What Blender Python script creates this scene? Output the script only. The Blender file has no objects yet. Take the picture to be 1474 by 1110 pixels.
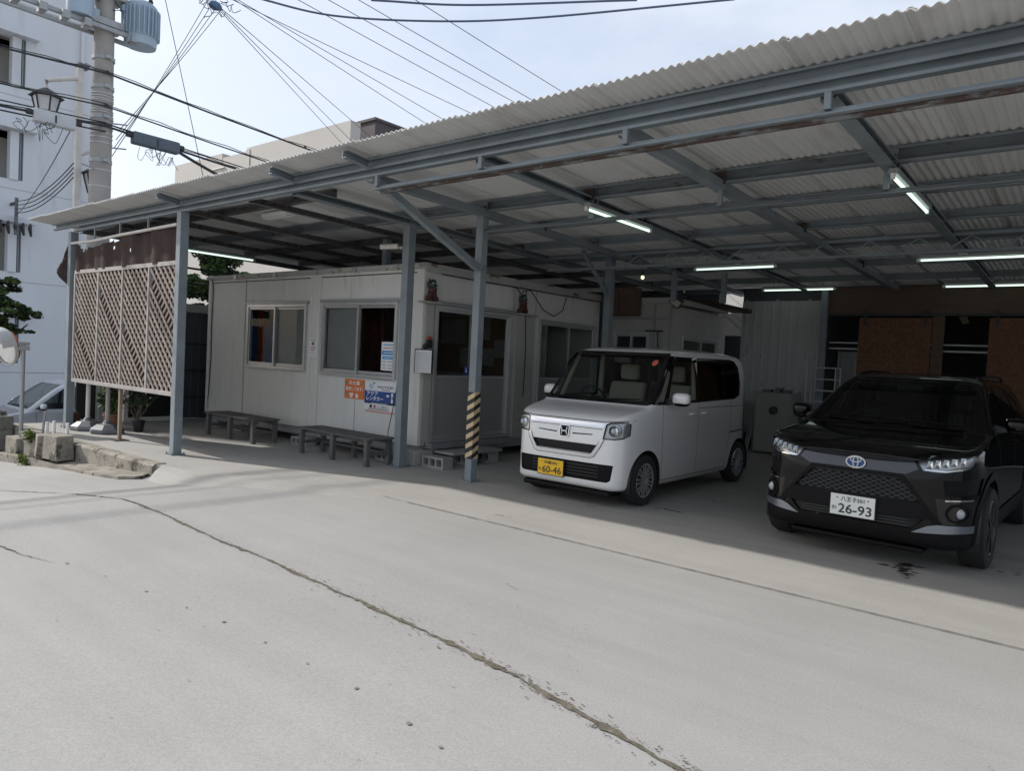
import bpy, bmesh, math, random
import numpy as np
from mathutils import Vector, Matrix
from mathutils.bvhtree import BVHTree
R_ = math.radians
random.seed(7)
scene = bpy.context.scene
col = scene.collection

# ---------------------------------------------------------------- camera
YAW, PITCH, ROLL, EYE = -0.68126, -0.03594, 0.05042, 1.48
_f = Vector((math.sin(YAW)*math.cos(PITCH), math.cos(YAW)*math.cos(PITCH), math.sin(PITCH)))
_r = Vector((math.cos(YAW), -math.sin(YAW), 0)); _u = _r.cross(_f)
_r2 = _r*math.cos(ROLL)+_u*math.sin(ROLL); _u2 = _u*math.cos(ROLL)-_r*math.sin(ROLL)
cam = bpy.data.cameras.new('camera'); cam.sensor_fit = 'HORIZONTAL'; cam.sensor_width = 36
cam.lens = 36*1037.9/1474; cam.clip_start = .05; cam.clip_end = 2000
cam_o = bpy.data.objects.new('camera', cam); col.objects.link(cam_o)
cam_o.matrix_world = Matrix(((_r2.x, _u2.x, -_f.x, 0), (_r2.y, _u2.y, -_f.y, 0), (_r2.z, _u2.z, -_f.z, EYE), (0, 0, 0, 1)))
scene.camera = cam_o

# ---------------------------------------------------------------- sky and sun
SUN_DIR = Vector((-1.32, -.47, 1.0)).normalized()          # towards the sun
elev = math.asin(SUN_DIR.z); azim = math.atan2(SUN_DIR.x, SUN_DIR.y)
world = bpy.data.worlds.new("World"); scene.world = world; world.use_nodes = True
nt = world.node_tree; N = nt.nodes; L = nt.links
bg = N['Background']; bg.inputs[1].default_value = .122
sky = N.new('ShaderNodeTexSky'); sky.sky_type = 'NISHITA'; sky.sun_disc = False
sky.sun_elevation = elev; sky.sun_rotation = azim; sky.air_density = 1.0; sky.dust_density = 3.5; sky.ozone_density = 1.0
tc = N.new('ShaderNodeTexCoord'); mp = N.new('ShaderNodeMapping'); mp.inputs['Scale'].default_value = (1.2, 1.2, 3.2)
nz = N.new('ShaderNodeTexNoise'); nz.inputs['Scale'].default_value = 1.3; nz.inputs['Detail'].default_value = 7; nz.inputs['Roughness'].default_value = .58
cr = N.new('ShaderNodeValToRGB'); cr.color_ramp.elements[0].position = .36; cr.color_ramp.elements[0].color = (.40, .40, .40, 1)
cr.color_ramp.elements[1].position = .64; cr.color_ramp.elements[1].color = (.98, .98, .98, 1)
mx = N.new('ShaderNodeMixRGB'); mx.inputs[2].default_value = (4.0, 4.36, 4.95, 1)   # thin bright cloud veil
L.new(tc.outputs['Generated'], mp.inputs[0]); L.new(mp.outputs[0], nz.inputs['Vector']); L.new(nz.outputs['Fac'], cr.inputs[0])
L.new(cr.outputs[0], mx.inputs[0]); L.new(sky.outputs[0], mx.inputs[1]); L.new(mx.outputs[0], bg.inputs[0])
sun = bpy.data.lights.new('sun', 'SUN'); sun.energy = 2.5; sun.angle = R_(1.1); sun.color = (1.0, .972, .935)
sun_o = bpy.data.objects.new('sun', sun); col.objects.link(sun_o)
sun_o.rotation_euler = SUN_DIR.to_track_quat('Z', 'Y').to_euler()
vs = scene.view_settings; vs.view_transform = 'Standard'; vs.look = 'None'; vs.gamma = 1; vs.use_curve_mapping = False
vs.exposure = .76
scene.cycles.max_bounces = 10; scene.cycles.diffuse_bounces = 5; scene.cycles.glossy_bounces = 4
scene.cycles.transparent_max_bounces = 12; scene.cycles.transmission_bounces = 6
scene.cycles.use_denoising = True; scene.cycles.caustics_reflective = False; scene.cycles.caustics_refractive = False

# ---------------------------------------------------------------- materials
def nodes(m):
    m.use_nodes = True
    return m.node_tree.nodes, m.node_tree.links, m.node_tree.nodes['Principled BSDF']
def mat(name, c, rough=.6, metal=0, var=.12, scale=6, bump=0, bscale=60, spec=.5, c2=None, thr=None, c2scale=5, stretch=None, coat=0, fine=0, fscale=200, streak=0, objvar=0):
    """one procedural surface: base colour with soft variation, optional second colour in ragged patches, optional bump"""
    m = bpy.data.materials.new(name); n, l, b = nodes(m)
    tc = n.new('ShaderNodeTexCoord'); src = tc.outputs['Object']
    if stretch:
        mp = n.new('ShaderNodeMapping'); mp.inputs['Scale'].default_value = stretch; l.new(src, mp.inputs[0]); src = mp.outputs[0]
    nz = n.new('ShaderNodeTexNoise'); nz.inputs['Scale'].default_value = scale; nz.inputs['Detail'].default_value = 6; nz.inputs['Roughness'].default_value = .6
    l.new(src, nz.inputs['Vector'])
    rp = n.new('ShaderNodeMapRange'); rp.inputs[1].default_value = .3; rp.inputs[2].default_value = .7
    rp.inputs[3].default_value = 1-var; rp.inputs[4].default_value = 1+var
    l.new(nz.outputs['Fac'], rp.inputs[0])
    mu = n.new('ShaderNodeMixRGB'); mu.blend_type = 'MULTIPLY'; mu.inputs[0].default_value = 1; mu.inputs[1].default_value = (*c, 1)
    l.new(rp.outputs[0], mu.inputs[2]); out = mu.outputs[0]
    if fine:
        n3 = n.new('ShaderNodeTexNoise'); n3.inputs['Scale'].default_value = fscale; n3.inputs['Detail'].default_value = 3
        l.new(tc.outputs['Object'], n3.inputs['Vector'])
        r3 = n.new('ShaderNodeMapRange'); r3.inputs[1].default_value = .3; r3.inputs[2].default_value = .7
        r3.inputs[3].default_value = 1-fine; r3.inputs[4].default_value = 1+fine; l.new(n3.outputs['Fac'], r3.inputs[0])
        m3 = n.new('ShaderNodeMixRGB'); m3.blend_type = 'MULTIPLY'; m3.inputs[0].default_value = 1
        l.new(out, m3.inputs[1]); l.new(r3.outputs[0], m3.inputs[2]); out = m3.outputs[0]
    if c2:
        n2 = n.new('ShaderNodeTexNoise'); n2.inputs['Scale'].default_value = c2scale; n2.inputs['Detail'].default_value = 8; n2.inputs['Roughness'].default_value = .65
        l.new(src, n2.inputs['Vector'])
        r2 = n.new('ShaderNodeMapRange'); r2.inputs[1].default_value = thr; r2.inputs[2].default_value = thr+.08
        l.new(n2.outputs['Fac'], r2.inputs[0])
        m2 = n.new('ShaderNodeMixRGB'); m2.inputs[2].default_value = (*c2, 1)
        l.new(r2.outputs[0], m2.inputs[0]); l.new(out, m2.inputs[1]); out = m2.outputs[0]
    if streak:                                   # broad brushed sweeps and faint tyre lanes
        for (sx, sy, rz, k) in ((.25, 3.0, .35, 1), (.5, .12, -.5, .8)):
            mp2 = n.new('ShaderNodeMapping'); mp2.inputs['Scale'].default_value = (sx, sy, 1); mp2.inputs['Rotation'].default_value = (0, 0, rz); l.new(tc.outputs['Object'], mp2.inputs[0])
            n4 = n.new('ShaderNodeTexNoise'); n4.inputs['Scale'].default_value = 1.6; n4.inputs['Detail'].default_value = 7; n4.inputs['Roughness'].default_value = .6; l.new(mp2.outputs[0], n4.inputs['Vector'])
            r4 = n.new('ShaderNodeMapRange'); r4.inputs[1].default_value = .35; r4.inputs[2].default_value = .68; r4.inputs[3].default_value = 1+streak*k*.6; r4.inputs[4].default_value = 1-streak*k; l.new(n4.outputs['Fac'], r4.inputs[0])
            m4 = n.new('ShaderNodeMixRGB'); m4.blend_type = 'MULTIPLY'; m4.inputs[0].default_value = 1; l.new(out, m4.inputs[1]); l.new(r4.outputs[0], m4.inputs[2]); out = m4.outputs[0]
    if objvar:                                   # every sheet weathered a little differently
        oi = n.new('ShaderNodeObjectInfo'); r5 = n.new('ShaderNodeMapRange'); r5.inputs[3].default_value = 1-objvar; r5.inputs[4].default_value = 1+objvar; l.new(oi.outputs['Random'], r5.inputs[0])
        m5 = n.new('ShaderNodeMixRGB'); m5.blend_type = 'MULTIPLY'; m5.inputs[0].default_value = 1; l.new(out, m5.inputs[1]); l.new(r5.outputs[0], m5.inputs[2]); out = m5.outputs[0]
    l.new(out, b.inputs['Base Color'])
    b.inputs['Roughness'].default_value = rough; b.inputs['Metallic'].default_value = metal
    b.inputs['Specular IOR Level'].default_value = spec
    if coat: b.inputs['Coat Weight'].default_value = coat; b.inputs['Coat Roughness'].default_value = .03
    if bump:
        nb = n.new('ShaderNodeTexNoise'); nb.inputs['Scale'].default_value = bscale; nb.inputs['Detail'].default_value = 4
        l.new(src, nb.inputs['Vector'])
        bp = n.new('ShaderNodeBump'); bp.inputs['Strength'].default_value = bump; bp.inputs['Distance'].default_value = .01
        l.new(nb.outputs['Fac'], bp.inputs['Height']); l.new(bp.outputs[0], b.inputs['Normal'])
    return m
def glass(name, tint, rough=.02, refl=1.0):
    """thin pane: looks through, reflects by angle"""
    m = bpy.data.materials.new(name); n, l, b = nodes(m)
    out = n['Material Output']; n.remove(b)
    t = n.new('ShaderNodeBsdfTransparent'); t.inputs[0].default_value = (*tint, 1)
    g = n.new('ShaderNodeBsdfGlossy'); g.inputs['Roughness'].default_value = rough; g.inputs[0].default_value = (refl, refl, refl, 1)
    lw = n.new('ShaderNodeLayerWeight'); lw.inputs[0].default_value = .5
    pw = n.new('ShaderNodeMath'); pw.operation = 'POWER'; pw.inputs[1].default_value = 5; l.new(lw.outputs['Facing'], pw.inputs[0])
    fr = n.new('ShaderNodeMath'); fr.operation = 'MULTIPLY_ADD'; fr.inputs[1].default_value = .95; fr.inputs[2].default_value = .045; l.new(pw.outputs[0], fr.inputs[0])
    mx = n.new('ShaderNodeMixShader'); l.new(fr.outputs[0], mx.inputs[0]); l.new(t.outputs[0], mx.inputs[1]); l.new(g.outputs[0], mx.inputs[2])
    l.new(mx.outputs[0], out.inputs[0]); return m
def emit(name, c, s):
    m = bpy.data.materials.new(name); n, l, b = nodes(m)
    b.inputs['Base Color'].default_value = (.8, .8, .8, 1); b.inputs['Emission Color'].default_value = (*c, 1); b.inputs['Emission Strength'].default_value = s
    return m
M = {}
M['yard'] = mat('yard_concrete', (.325, .316, .300), .9, 0, .07, .45, .15, 150, .3, c2=(.305, .296, .280), thr=.66, c2scale=.8, fine=.10, fscale=95, streak=.045)
M['slab'] = mat('slab_concrete', (.350, .336, .310), .85, 0, .09, .6, .12, 90, .35, streak=.06, c2=(.295, .278, .25), thr=.60, c2scale=.9, fine=.10, fscale=70)
M['stone'] = mat('mossy_concrete', (.27, .245, .205), .95, 0, .28, 3, .8, 25, .3, c2=(.07, .065, .055), thr=.54, c2scale=4.5, fine=.2, fscale=50)
M['block'] = mat('concrete_block', (.33, .325, .31), .95, 0, .14, 8, .5, 90, .3, fine=.12)
M['darkblock'] = mat('weathered_block', (.17, .17, .15), .95, 0, .25, 8, .6, 40, .3, c2=(.07, .07, .06), thr=.55, c2scale=7)
M['crack'] = mat('crack_filler', (.135, .118, .092), .95, 0, .35, 14, .6, 60, .2)
M['joint'] = mat('joint_filler', (.225, .212, .19), .95, 0, .3, 9)
M['oldsteel'] = mat('old_dark_paint', (.135, .135, .138), .6, 0, .2, 4, .3, 30, .3, c2=(.075, .05, .04), thr=.52, c2scale=4, stretch=(.8, 3, 3))
M['rustdot'] = mat('rust_spot', (.20, .175, .145), .95, 0, .2)
M['oil'] = mat('oil_stain', (.045, .04, .036), .55, 0, .3, 9, c2=(.09, .08, .07), thr=.58, c2scale=12)
M['steel'] = mat('grey_blue_paint', (.205, .238, .258), .55, 0, .16, 3, .1, 30, .4, c2=(.10, .062, .047), thr=.655, c2scale=5, fine=.06)
M['steelrust'] = mat('flaking_paint', (.18, .205, .222), .6, 0, .2, 4, .3, 30, .4, c2=(.085, .05, .038), thr=.60, c2scale=4.2, stretch=(.8, 3, 3))
M['rustrail'] = mat('rusty_rail', (.19, .20, .205), .7, 0, .25, 6, .5, 40, .3, c2=(.075, .05, .04), thr=.44, c2scale=3.5, stretch=(1.2, 4, 4))
M['rust'] = mat('rusty_iron', (.072, .052, .044), .85, 0, .3, 7, .4, 40, .3, c2=(.045, .03, .026), thr=.55, c2scale=9)
M['roof'] = mat('roof_sheet', (.61, .61, .598), .75, 0, .08, 1.2, .1, 40, .35, c2=(.52, .51, .49), thr=.57, c2scale=1.5, stretch=(2.5, .5, 1), objvar=.05)
def add_translucency(m, f):
    n, l = m.node_tree.nodes, m.node_tree.links; b = n['Principled BSDF']; t = n.new('ShaderNodeBsdfTranslucent'); mx = n.new('ShaderNodeMixShader'); mx.inputs[0].default_value = f
    t.inputs[0].default_value = (.72, .72, .71, 1); l.new(b.outputs[0], mx.inputs[1]); l.new(t.outputs[0], mx.inputs[2]); l.new(mx.outputs[0], n['Material Output'].inputs[0])
add_translucency(M['roof'], .12)      # added translucency, brightens the sheet underside and the shade below
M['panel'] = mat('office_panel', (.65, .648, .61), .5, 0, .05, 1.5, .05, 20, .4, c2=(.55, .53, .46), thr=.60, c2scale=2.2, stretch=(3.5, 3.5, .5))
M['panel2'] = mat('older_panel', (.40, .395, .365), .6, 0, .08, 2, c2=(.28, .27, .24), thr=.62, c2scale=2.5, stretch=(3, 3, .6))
M['rim'] = mat('rim_steel', (.40, .40, .38), .55, 0, .12, 4, c2=(.17, .095, .06), thr=.55, c2scale=3.0, stretch=(1, 1, 2))
M['alu'] = mat('aluminium', (.50, .50, .50), .38, .55, .06, 5)
M['alud'] = mat('dull_aluminium', (.33, .335, .34), .45, .4, .08, 5)
M['doorp'] = mat('door_panel', (.29, .295, .295), .45, .15, .05, 3)
M['pane'] = glass('window_glass', (.95, .965, .96), .02, .16)
M['screen'] = mat('insect_screen', (.24, .238, .23), .9, 0, .06, 5)
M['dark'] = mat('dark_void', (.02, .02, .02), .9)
M['inside'] = mat('office_inside', (.34, .33, .31), .9, 0, .2, 3)
M['wood'] = mat('bench_wood', (.115, .112, .108), .8, 0, .2, 5, .3, 30, .3, stretch=(1, 8, 8))
M['lattice'] = mat('lattice_wood', (.285, .24, .205), .85, 0, .22, 6, .2, 40, .3)
M['latticeb'] = mat('lattice_wood_brown', (.22, .175, .15), .85, 0, .25, 6, .2, 40, .3)
M['latframe'] = mat('lattice_frame', (.37, .345, .325), .8, 0, .18, 6, .2, 40, .3)
M['cloth'] = mat('brown_netting', (.062, .046, .042), .95, 0, .22, 3, .4, 50, .1, c2=(.17, .15, .14), thr=.67, c2scale=5)
M['white'] = mat('white_paint', (.78, .78, .76), .5, 0, .05, 4)
M['offwhite'] = mat('worn_white_paint', (.60, .57, .53), .6, 0, .12, 5, c2=(.28, .2, .14), thr=.66, c2scale=6)
M['black'] = mat('black_plastic', (.02, .02, .022), .5, 0, .1)
M['grey'] = mat('grey_plastic', (.13, .135, .14), .5, 0, .08)
M['rubber'] = mat('rubber', (.022, .022, .022), .85, 0, .15, 20)
M['pole'] = mat('pole_concrete', (.30, .285, .265), .9, 0, .12, 2.5, .3, 40, .3, c2=(.22, .205, .185), thr=.62, c2scale=2)
M['transf'] = mat('transformer_paint', (.30, .385, .46), .5, 0, .07, 3)
M['galv'] = mat('galvanised', (.31, .32, .325), .5, .35, .12, 8)
M['cable'] = mat('black_cable', (.02, .021, .024), .6, 0, .1)
M['cableblue'] = mat('blue_grey_cable', (.055, .08, .14), .6, 0, .1)
M['apt'] = mat('apartment_wall', (.62, .64, .67), .8, 0, .05, .5, .1, 20, .3, c2=(.56, .575, .60), thr=.60, c2scale=.9, stretch=(1, 1.6, .25))
M['aptin'] = mat('balcony_wall', (.66, .64, .60), .8, 0, .06, 1)
M['beige'] = mat('beige_wall', (.47, .445, .41), .85, 0, .06, .4, .1, 20, .3, c2=(.42, .395, .36), thr=.62, c2scale=.4)
M['brownwall'] = mat('brown_wall', (.08, .066, .068), .8, 0, .1, .6)
M['osb'] = mat('strand_board', (.17, .085, .05), .85, 0, .35, 28, .4, 30, .3, c2=(.10, .05, .03), thr=.56, c2scale=45)
M['ply'] = mat('plywood', (.105, .07, .048), .8, 0, .15, 3, stretch=(1, 6, 6))
M['sheetw'] = mat('corrugated_siding', (.42, .43, .42), .6, 0, .1, 1.5, c2=(.30, .29, .265), thr=.62, c2scale=3, stretch=(3, 3, .5))
M['sheetd'] = mat('dark_siding', (.055, .06, .075), .6, 0, .15, 3)
M['red'] = mat('red_paint', (.45, .05, .035), .45, 0, .08)
M['orange'] = mat('orange_print', (.72, .17, .045), .55, 0, .06)
M['blue'] = mat('deep_blue_print', (.018, .065, .27), .5, 0, .12, 8)
M['cyan'] = mat('blue_print', (.05, .28, .62), .5, 0, .05)
M['navy'] = mat('navy_print', (.012, .018, .05), .5)
M['green'] = mat('green_print', (.03, .33, .12), .5)
M['paper'] = mat('paper', (.74, .74, .73), .7, 0, .03)
M['pink'] = mat('pink_print', (.62, .36, .33), .7)
M['ink'] = mat('ink', (.025, .025, .028), .6)
M['redink'] = mat('red_ink', (.42, .05, .07), .6)
M['tube'] = emit('lit_tube', (.74, 1.0, .84), .8)
M['bulb'] = emit('lit_bulb', (1.0, .98, .55), 1.0)
M['leaf'] = mat('leaf', (.062, .10, .03), .6, 0, .35, 3, spec=.3)
M['leafd'] = mat('leaf_dark', (.034, .06, .026), .55, 0, .35, 3, spec=.3)
M['leafy'] = mat('leaf_light', (.12, .16, .035), .6, 0, .3, 5, spec=.3)
M['bark'] = mat('bark', (.10, .08, .06), .95, 0, .3, 9, .6, 30)
M['coir'] = mat('brown_fibre', (.085, .05, .035), 1, 0, .3, 25, .8, 60)
M['tapeb'] = mat('tape_black', (.018, .018, .018), .6, 0, .1)
M['tapey'] = mat('tape_yellow', (.58, .44, .27), .6, 0, .12, 6)
M['shisa'] = mat('red_clay', (.085, .03, .028), .6, 0, .25, 12)
M['shisag'] = mat('green_glaze', (.04, .06, .052), .4, 0, .2)
M['mirror'] = mat('mirror_face', (.8, .8, .8), .04, 1.0, 0)
M['mirback'] = mat('mirror_hood', (.55, .55, .55), .4, .2, .08)
M['cabinet'] = mat('cabinet_grey', (.27, .265, .25), .55, 0, .08, 3)

# ---------------------------------------------------------------- helpers
def wloc(o):
    v = Vector((0, 0, 0))
    while o is not None: v += o.location; o = o.parent
    return v
def tag(o, label=None, cat=None, group=None, kind=None):
    if label: o['label'] = label
    if cat: o['category'] = cat
    if group: o['group'] = group
    if kind: o['kind'] = kind
    return o
def thing(name, label, cat, loc, group=None, rz=0):
    o = bpy.data.objects.new(name, None); o.empty_display_size = .2; col.objects.link(o)
    o.location = loc; o.rotation_euler = (0, 0, rz)
    return tag(o, label, cat, group)
def smooth_pts(P, n=8):
    out = []
    P = [Vector(p) for p in P]; P = [P[0]*2-P[1]]+P+[P[-1]*2-P[-2]]
    for i in range(1, len(P)-2):
        for k in range(n):
            t = k/n; a, b, c, d = P[i-1:i+3]
            out.append(tuple(.5*((2*b)+(c-a)*t+(2*a-5*b+4*c-d)*t*t+(3*b-a-3*c+d)*t**3)))
    out.append(tuple(P[-2])); return out
class MB:
    def __init__(s): s.v = []; s.f = []
    def add(s, vs, fs):
        k = len(s.v); s.v += [tuple(p) for p in vs]; s.f += [tuple(i+k for i in f) for f in fs]; return s
    def box(s, x0, x1, y0, y1, z0, z1):
        if x0 > x1: x0, x1 = x1, x0
        if y0 > y1: y0, y1 = y1, y0
        if z0 > z1: z0, z1 = z1, z0
        return s.add([(x0,y0,z0),(x1,y0,z0),(x1,y1,z0),(x0,y1,z0),(x0,y0,z1),(x1,y0,z1),(x1,y1,z1),(x0,y1,z1)],
              [(3,2,1,0),(4,5,6,7),(0,1,5,4),(1,2,6,5),(2,3,7,6),(3,0,4,7)])
    def frame(s, d, up=Vector((0,0,1))):
        d = d.normalized()
        if abs(d.dot(up)) > .98: up = Vector((0, 1, 0))
        a = d.cross(up).normalized(); b = a.cross(d).normalized(); return a, b
    def beam(s, p, q, w, h, up=Vector((0,0,1))):
        """rectangular bar from p to q: w across, h along up, centred"""
        p = Vector(p); q = Vector(q); a, b = s.frame(q-p, Vector(up)); a = a*w/2; b = b*h/2
        return s.add([p-a-b, p+a-b, p+a+b, p-a+b, q-a-b, q+a-b, q+a+b, q-a+b], [(0,1,2,3),(7,6,5,4),(0,4,5,1),(1,5,6,2),(2,6,7,3),(3,7,4,0)])
    def prof(s, p, q, pts, up=Vector((0,0,1))):
        """extrude an open or closed 2d outline (list of (across, up)) from p to q"""
        p = Vector(p); q = Vector(q); a, b = s.frame(q-p, Vector(up)); n = len(pts)
        vs = [p+a*u+b*v for u, v in pts]+[q+a*u+b*v for u, v in pts]
        fs = [(i, (i+1) % n, n+(i+1) % n, n+i) for i in range(n)]+[tuple(range(n))[::-1], tuple(range(n, 2*n))]
        return s.add(vs, fs)
    def channel(s, p, q, w, h, t=.006, lip=0.0, up=Vector((0,0,1)), flip=1):
        """C section: web at one side, two flanges"""
        w2 = w/2*flip; h2 = h/2; t2 = t*flip
        pts = [(-w2,-h2),(w2,-h2),(w2,-h2+t+lip),(w2-t2,-h2+t+lip),(w2-t2,-h2+t),(-w2+t2,-h2+t),(-w2+t2,h2-t),(w2-t2,h2-t),(w2-t2,h2-t-lip),(w2,h2-t-lip),(w2,h2),(-w2,h2)]
        return s.prof(p, q, pts, up)
    def tube(s, pts, r, n=8, cap=True):
        pts = [Vector(p) for p in pts]; k = len(s.v); m = len(pts)
        for i, p in enumerate(pts):
            d = (pts[min(i+1, m-1)]-pts[max(i-1, 0)]); a, b = s.frame(d)
            rr = r[i] if isinstance(r, (list, tuple)) else r
            for j in range(n):
                t = 2*math.pi*j/n; s.v.append(tuple(p+a*(rr*math.cos(t))+b*(rr*math.sin(t))))
        for i in range(m-1):
            for j in range(n):
                s.f.append((k+i*n+j, k+i*n+(j+1) % n, k+(i+1)*n+(j+1) % n, k+(i+1)*n+j))
        if cap: s.f.append(tuple(k+j for j in range(n))[::-1]); s.f.append(tuple(k+(m-1)*n+j for j in range(n)))
        return s
    def cyl(s, p, q, r, n=16): return s.tube([p, q], r, n)
    def lathe(s, prof, c=(0,0,0), n=24, axis='z'):
        k = len(s.v); m = len(prof)
        for r, h in prof:
            for j in range(n):
                t = 2*math.pi*j/n; x, y = r*math.cos(t), r*math.sin(t)
                p = (x, y, h) if axis == 'z' else ((x, -h, y) if axis == 'y' else (h, x, y))
                s.v.append((p[0]+c[0], p[1]+c[1], p[2]+c[2]))
        for i in range(m-1):
            for j in range(n):
                s.f.append((k+i*n+j, k+i*n+(j+1) % n, k+(i+1)*n+(j+1) % n, k+(i+1)*n+j))
        s.f.append(tuple(k+j for j in range(n))[::-1]); s.f.append(tuple(k+(m-1)*n+j for j in range(n)))
        return s
    def prism(s, poly, axis, d0, d1):
        """2d outline extruded along x ((y,z) outline), y ((x,z)) or z ((x,y))"""
        n = len(poly)
        def P(a, d): return (d, a[0], a[1]) if axis == 'x' else ((a[0], d, a[1]) if axis == 'y' else (a[0], a[1], d))
        return s.add([P(a, d0) for a in poly]+[P(a, d1) for a in poly],
                     [tuple(range(n))[::-1], tuple(range(n, 2*n))]+[(i, (i+1) % n, n+(i+1) % n, n+i) for i in range(n)])
    def sphere(s, c, r, n=12, m=8, sc=(1,1,1)):
        k = len(s.v)
        for i in range(m+1):
            ph = math.pi*i/m
            for j in range(n):
                t = 2*math.pi*j/n
                s.v.append((c[0]+r*sc[0]*math.sin(ph)*math.cos(t), c[1]+r*sc[1]*math.sin(ph)*math.sin(t), c[2]+r*sc[2]*math.cos(ph)))
        for i in range(m):
            for j in range(n): s.f.append((k+i*n+j, k+(i+1)*n+j, k+(i+1)*n+(j+1) % n, k+i*n+(j+1) % n))
        return s
    def build(s, name, m, parent=None, smooth=False, bevel=0, local=False, recalc=True, seg=2):
        me = bpy.data.meshes.new(name)
        off = Vector((0,0,0)) if (parent is None or local) else wloc(parent)
        me.from_pydata([(p[0]-off.x, p[1]-off.y, p[2]-off.z) for p in s.v], [], s.f)
        if recalc:
            bm = bmesh.new(); bm.from_mesh(me); bmesh.ops.remove_doubles(bm, verts=bm.verts, dist=1e-6)
            bmesh.ops.recalc_face_normals(bm, faces=bm.faces); bm.to_mesh(me); bm.free()
        me.materials.append(m)
        o = bpy.data.objects.new(name, me); col.objects.link(o); o.parent = parent
        if smooth:
            for p in me.polygons: p.use_smooth = True
            me.set_sharp_from_angle(angle=R_(40))
        if bevel:
            b = o.modifiers.new('bevel', 'BEVEL'); b.width = bevel; b.segments = seg; b.limit_method = 'ANGLE'; b.angle_limit = R_(40)
        return o
def build_each(mb, name, m, parent=None, **k):
    """one object per connected piece"""
    par = list(range(len(mb.v)))
    def find(i):
        while par[i] != i: par[i] = par[par[i]]; i = par[i]
        return i
    for f in mb.f:
        for q in f[1:]: par[find(q)] = find(f[0])
    grp = {}
    for f in mb.f: grp.setdefault(find(f[0]), []).append(f)
    out = []
    for fs in grp.values():
        ids = sorted({i for f in fs for i in f}); mp = {i: j for j, i in enumerate(ids)}
        b = MB(); b.v = [mb.v[i] for i in ids]; b.f = [tuple(mp[i] for i in f) for f in fs]; out.append(b.build(name, m, parent, **k))
    return out
def single(name, mb, m, label, cat, loc, group=None, **k):
    """a thing that is one mesh, origin at loc"""
    e = bpy.data.objects.new('tmp', None); e.location = loc
    o = mb.build(name, m, e, **k); o.parent = None; o.location = loc; bpy.data.objects.remove(e)
    return tag(o, label, cat, group)
def struct(name, mb, m, **k):
    o = mb.build(name, m, None, **k); return tag(o, kind='structure')
def dup(root, loc=None, rz=None, label=None, group=None):
    def cp(o, parent):
        c = o.copy(); col.objects.link(c); c.parent = parent
        for ch in o.children: cp(ch, c)
        return c
    r = cp(root, None)
    if loc is not None: r.location = loc
    if rz is not None: r.rotation_euler = (0, 0, rz)
    if label: r['label'] = label
    if group: r['group'] = group
    return r
def text_mesh(body, size, w=None, squash=1.0):
    """lettering as flat faces in the xy plane, centred; w = exact width"""
    c = bpy.data.curves.new('t', 'FONT'); c.body = body; c.size = size; c.resolution_u = 3
    o = bpy.data.objects.new('t', c); col.objects.link(o)
    dg = bpy.context.evaluated_depsgraph_get()
    me = bpy.data.meshes.new_from_object(o.evaluated_get(dg))
    vs = [v.co.copy() for v in me.vertices]; fs = [tuple(p.vertices) for p in me.polygons]
    bpy.data.objects.remove(o); bpy.data.curves.remove(c); bpy.data.meshes.remove(me)
    x0 = min(v.x for v in vs); x1 = max(v.x for v in vs); y0 = min(v.y for v in vs); y1 = max(v.y for v in vs)
    sx = (w/(x1-x0)) if w else squash
    return [((v.x-(x0+x1)/2)*sx, v.y-(y0+y1)/2) for v in vs], fs, (x1-x0)*sx, y1-y0
def text_on(mb, body, origin, ux, uz, size, w=None, h=None, thick=None, bold=0):
    """write body centred at origin with axes ux (reading) and uz (up)"""
    vs, fs, tw, th = text_mesh(body, size, w)
    k = (h/th) if h else 1
    ux = Vector(ux); uz = Vector(uz); o = Vector(origin); nrm = ux.cross(uz)
    reps = [(0, 0)] if not bold else [(-bold, 0), (bold, 0), (0, bold), (0, -bold)]
    for i, (dx, dz) in enumerate(reps):
        mb.add([o+ux*(x+dx)+uz*(y*k+dz)+nrm*(.0003*i) for x, y in vs], fs)
    return mb
# ---------------------------------------------------------------- ground, slab, road
def gz(x, y):
    d = max(0.0, -7.0-x)
    z = -.012-.075*min(d, 7.2)-.16*max(0, min(d-7.2, 4.0))
    if y < -3: z -= .01*(-3-y)
    return z
def ground_mesh():
    xs = [-320, -160, -90, -60, -45, -35]+[-30+1.0*i for i in range(16)]+[-14.2+.4*i for i in range(20)]+[-6+1.5*i for i in range(10)]+[14, 30, 80, 250]
    ys = [-120, -60, -30, -15, -9, -6, -4, -3]+[-2+.5*i for i in range(16)]+[6, 8, 10, 13, 17, 25, 40, 80, 160, 320]
    mb = MB(); nx = len(xs)
    for y in ys:
        for x in xs: mb.v.append((x, y, gz(x, y)+.006*math.sin(x*.9+y*.6)*(1 if y < 3.5 and x > -60 else 0)))
    for j in range(len(ys)-1):
        for i in range(nx-1): mb.f.append((j*nx+i, j*nx+i+1, (j+1)*nx+i+1, (j+1)*nx+i))
    return mb
struct('yard', ground_mesh(), M['yard'], smooth=True)
# garage slab and terrace: one level concrete sheet
edge = [(-13.9, 4.02), (-8.7, 4.04), (-8.3, 4.12), (-7.85, 4.30), (-7.3, 4.62), (-6.6, 4.88), (-6.0, 4.97), (6, 4.97), (6, 14.6), (-13.9, 14.6)]
mb = MB(); mb.prism(edge, 'z', -1.0, 0.0)
struct('garage_slab', mb, M['slab'])
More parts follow.
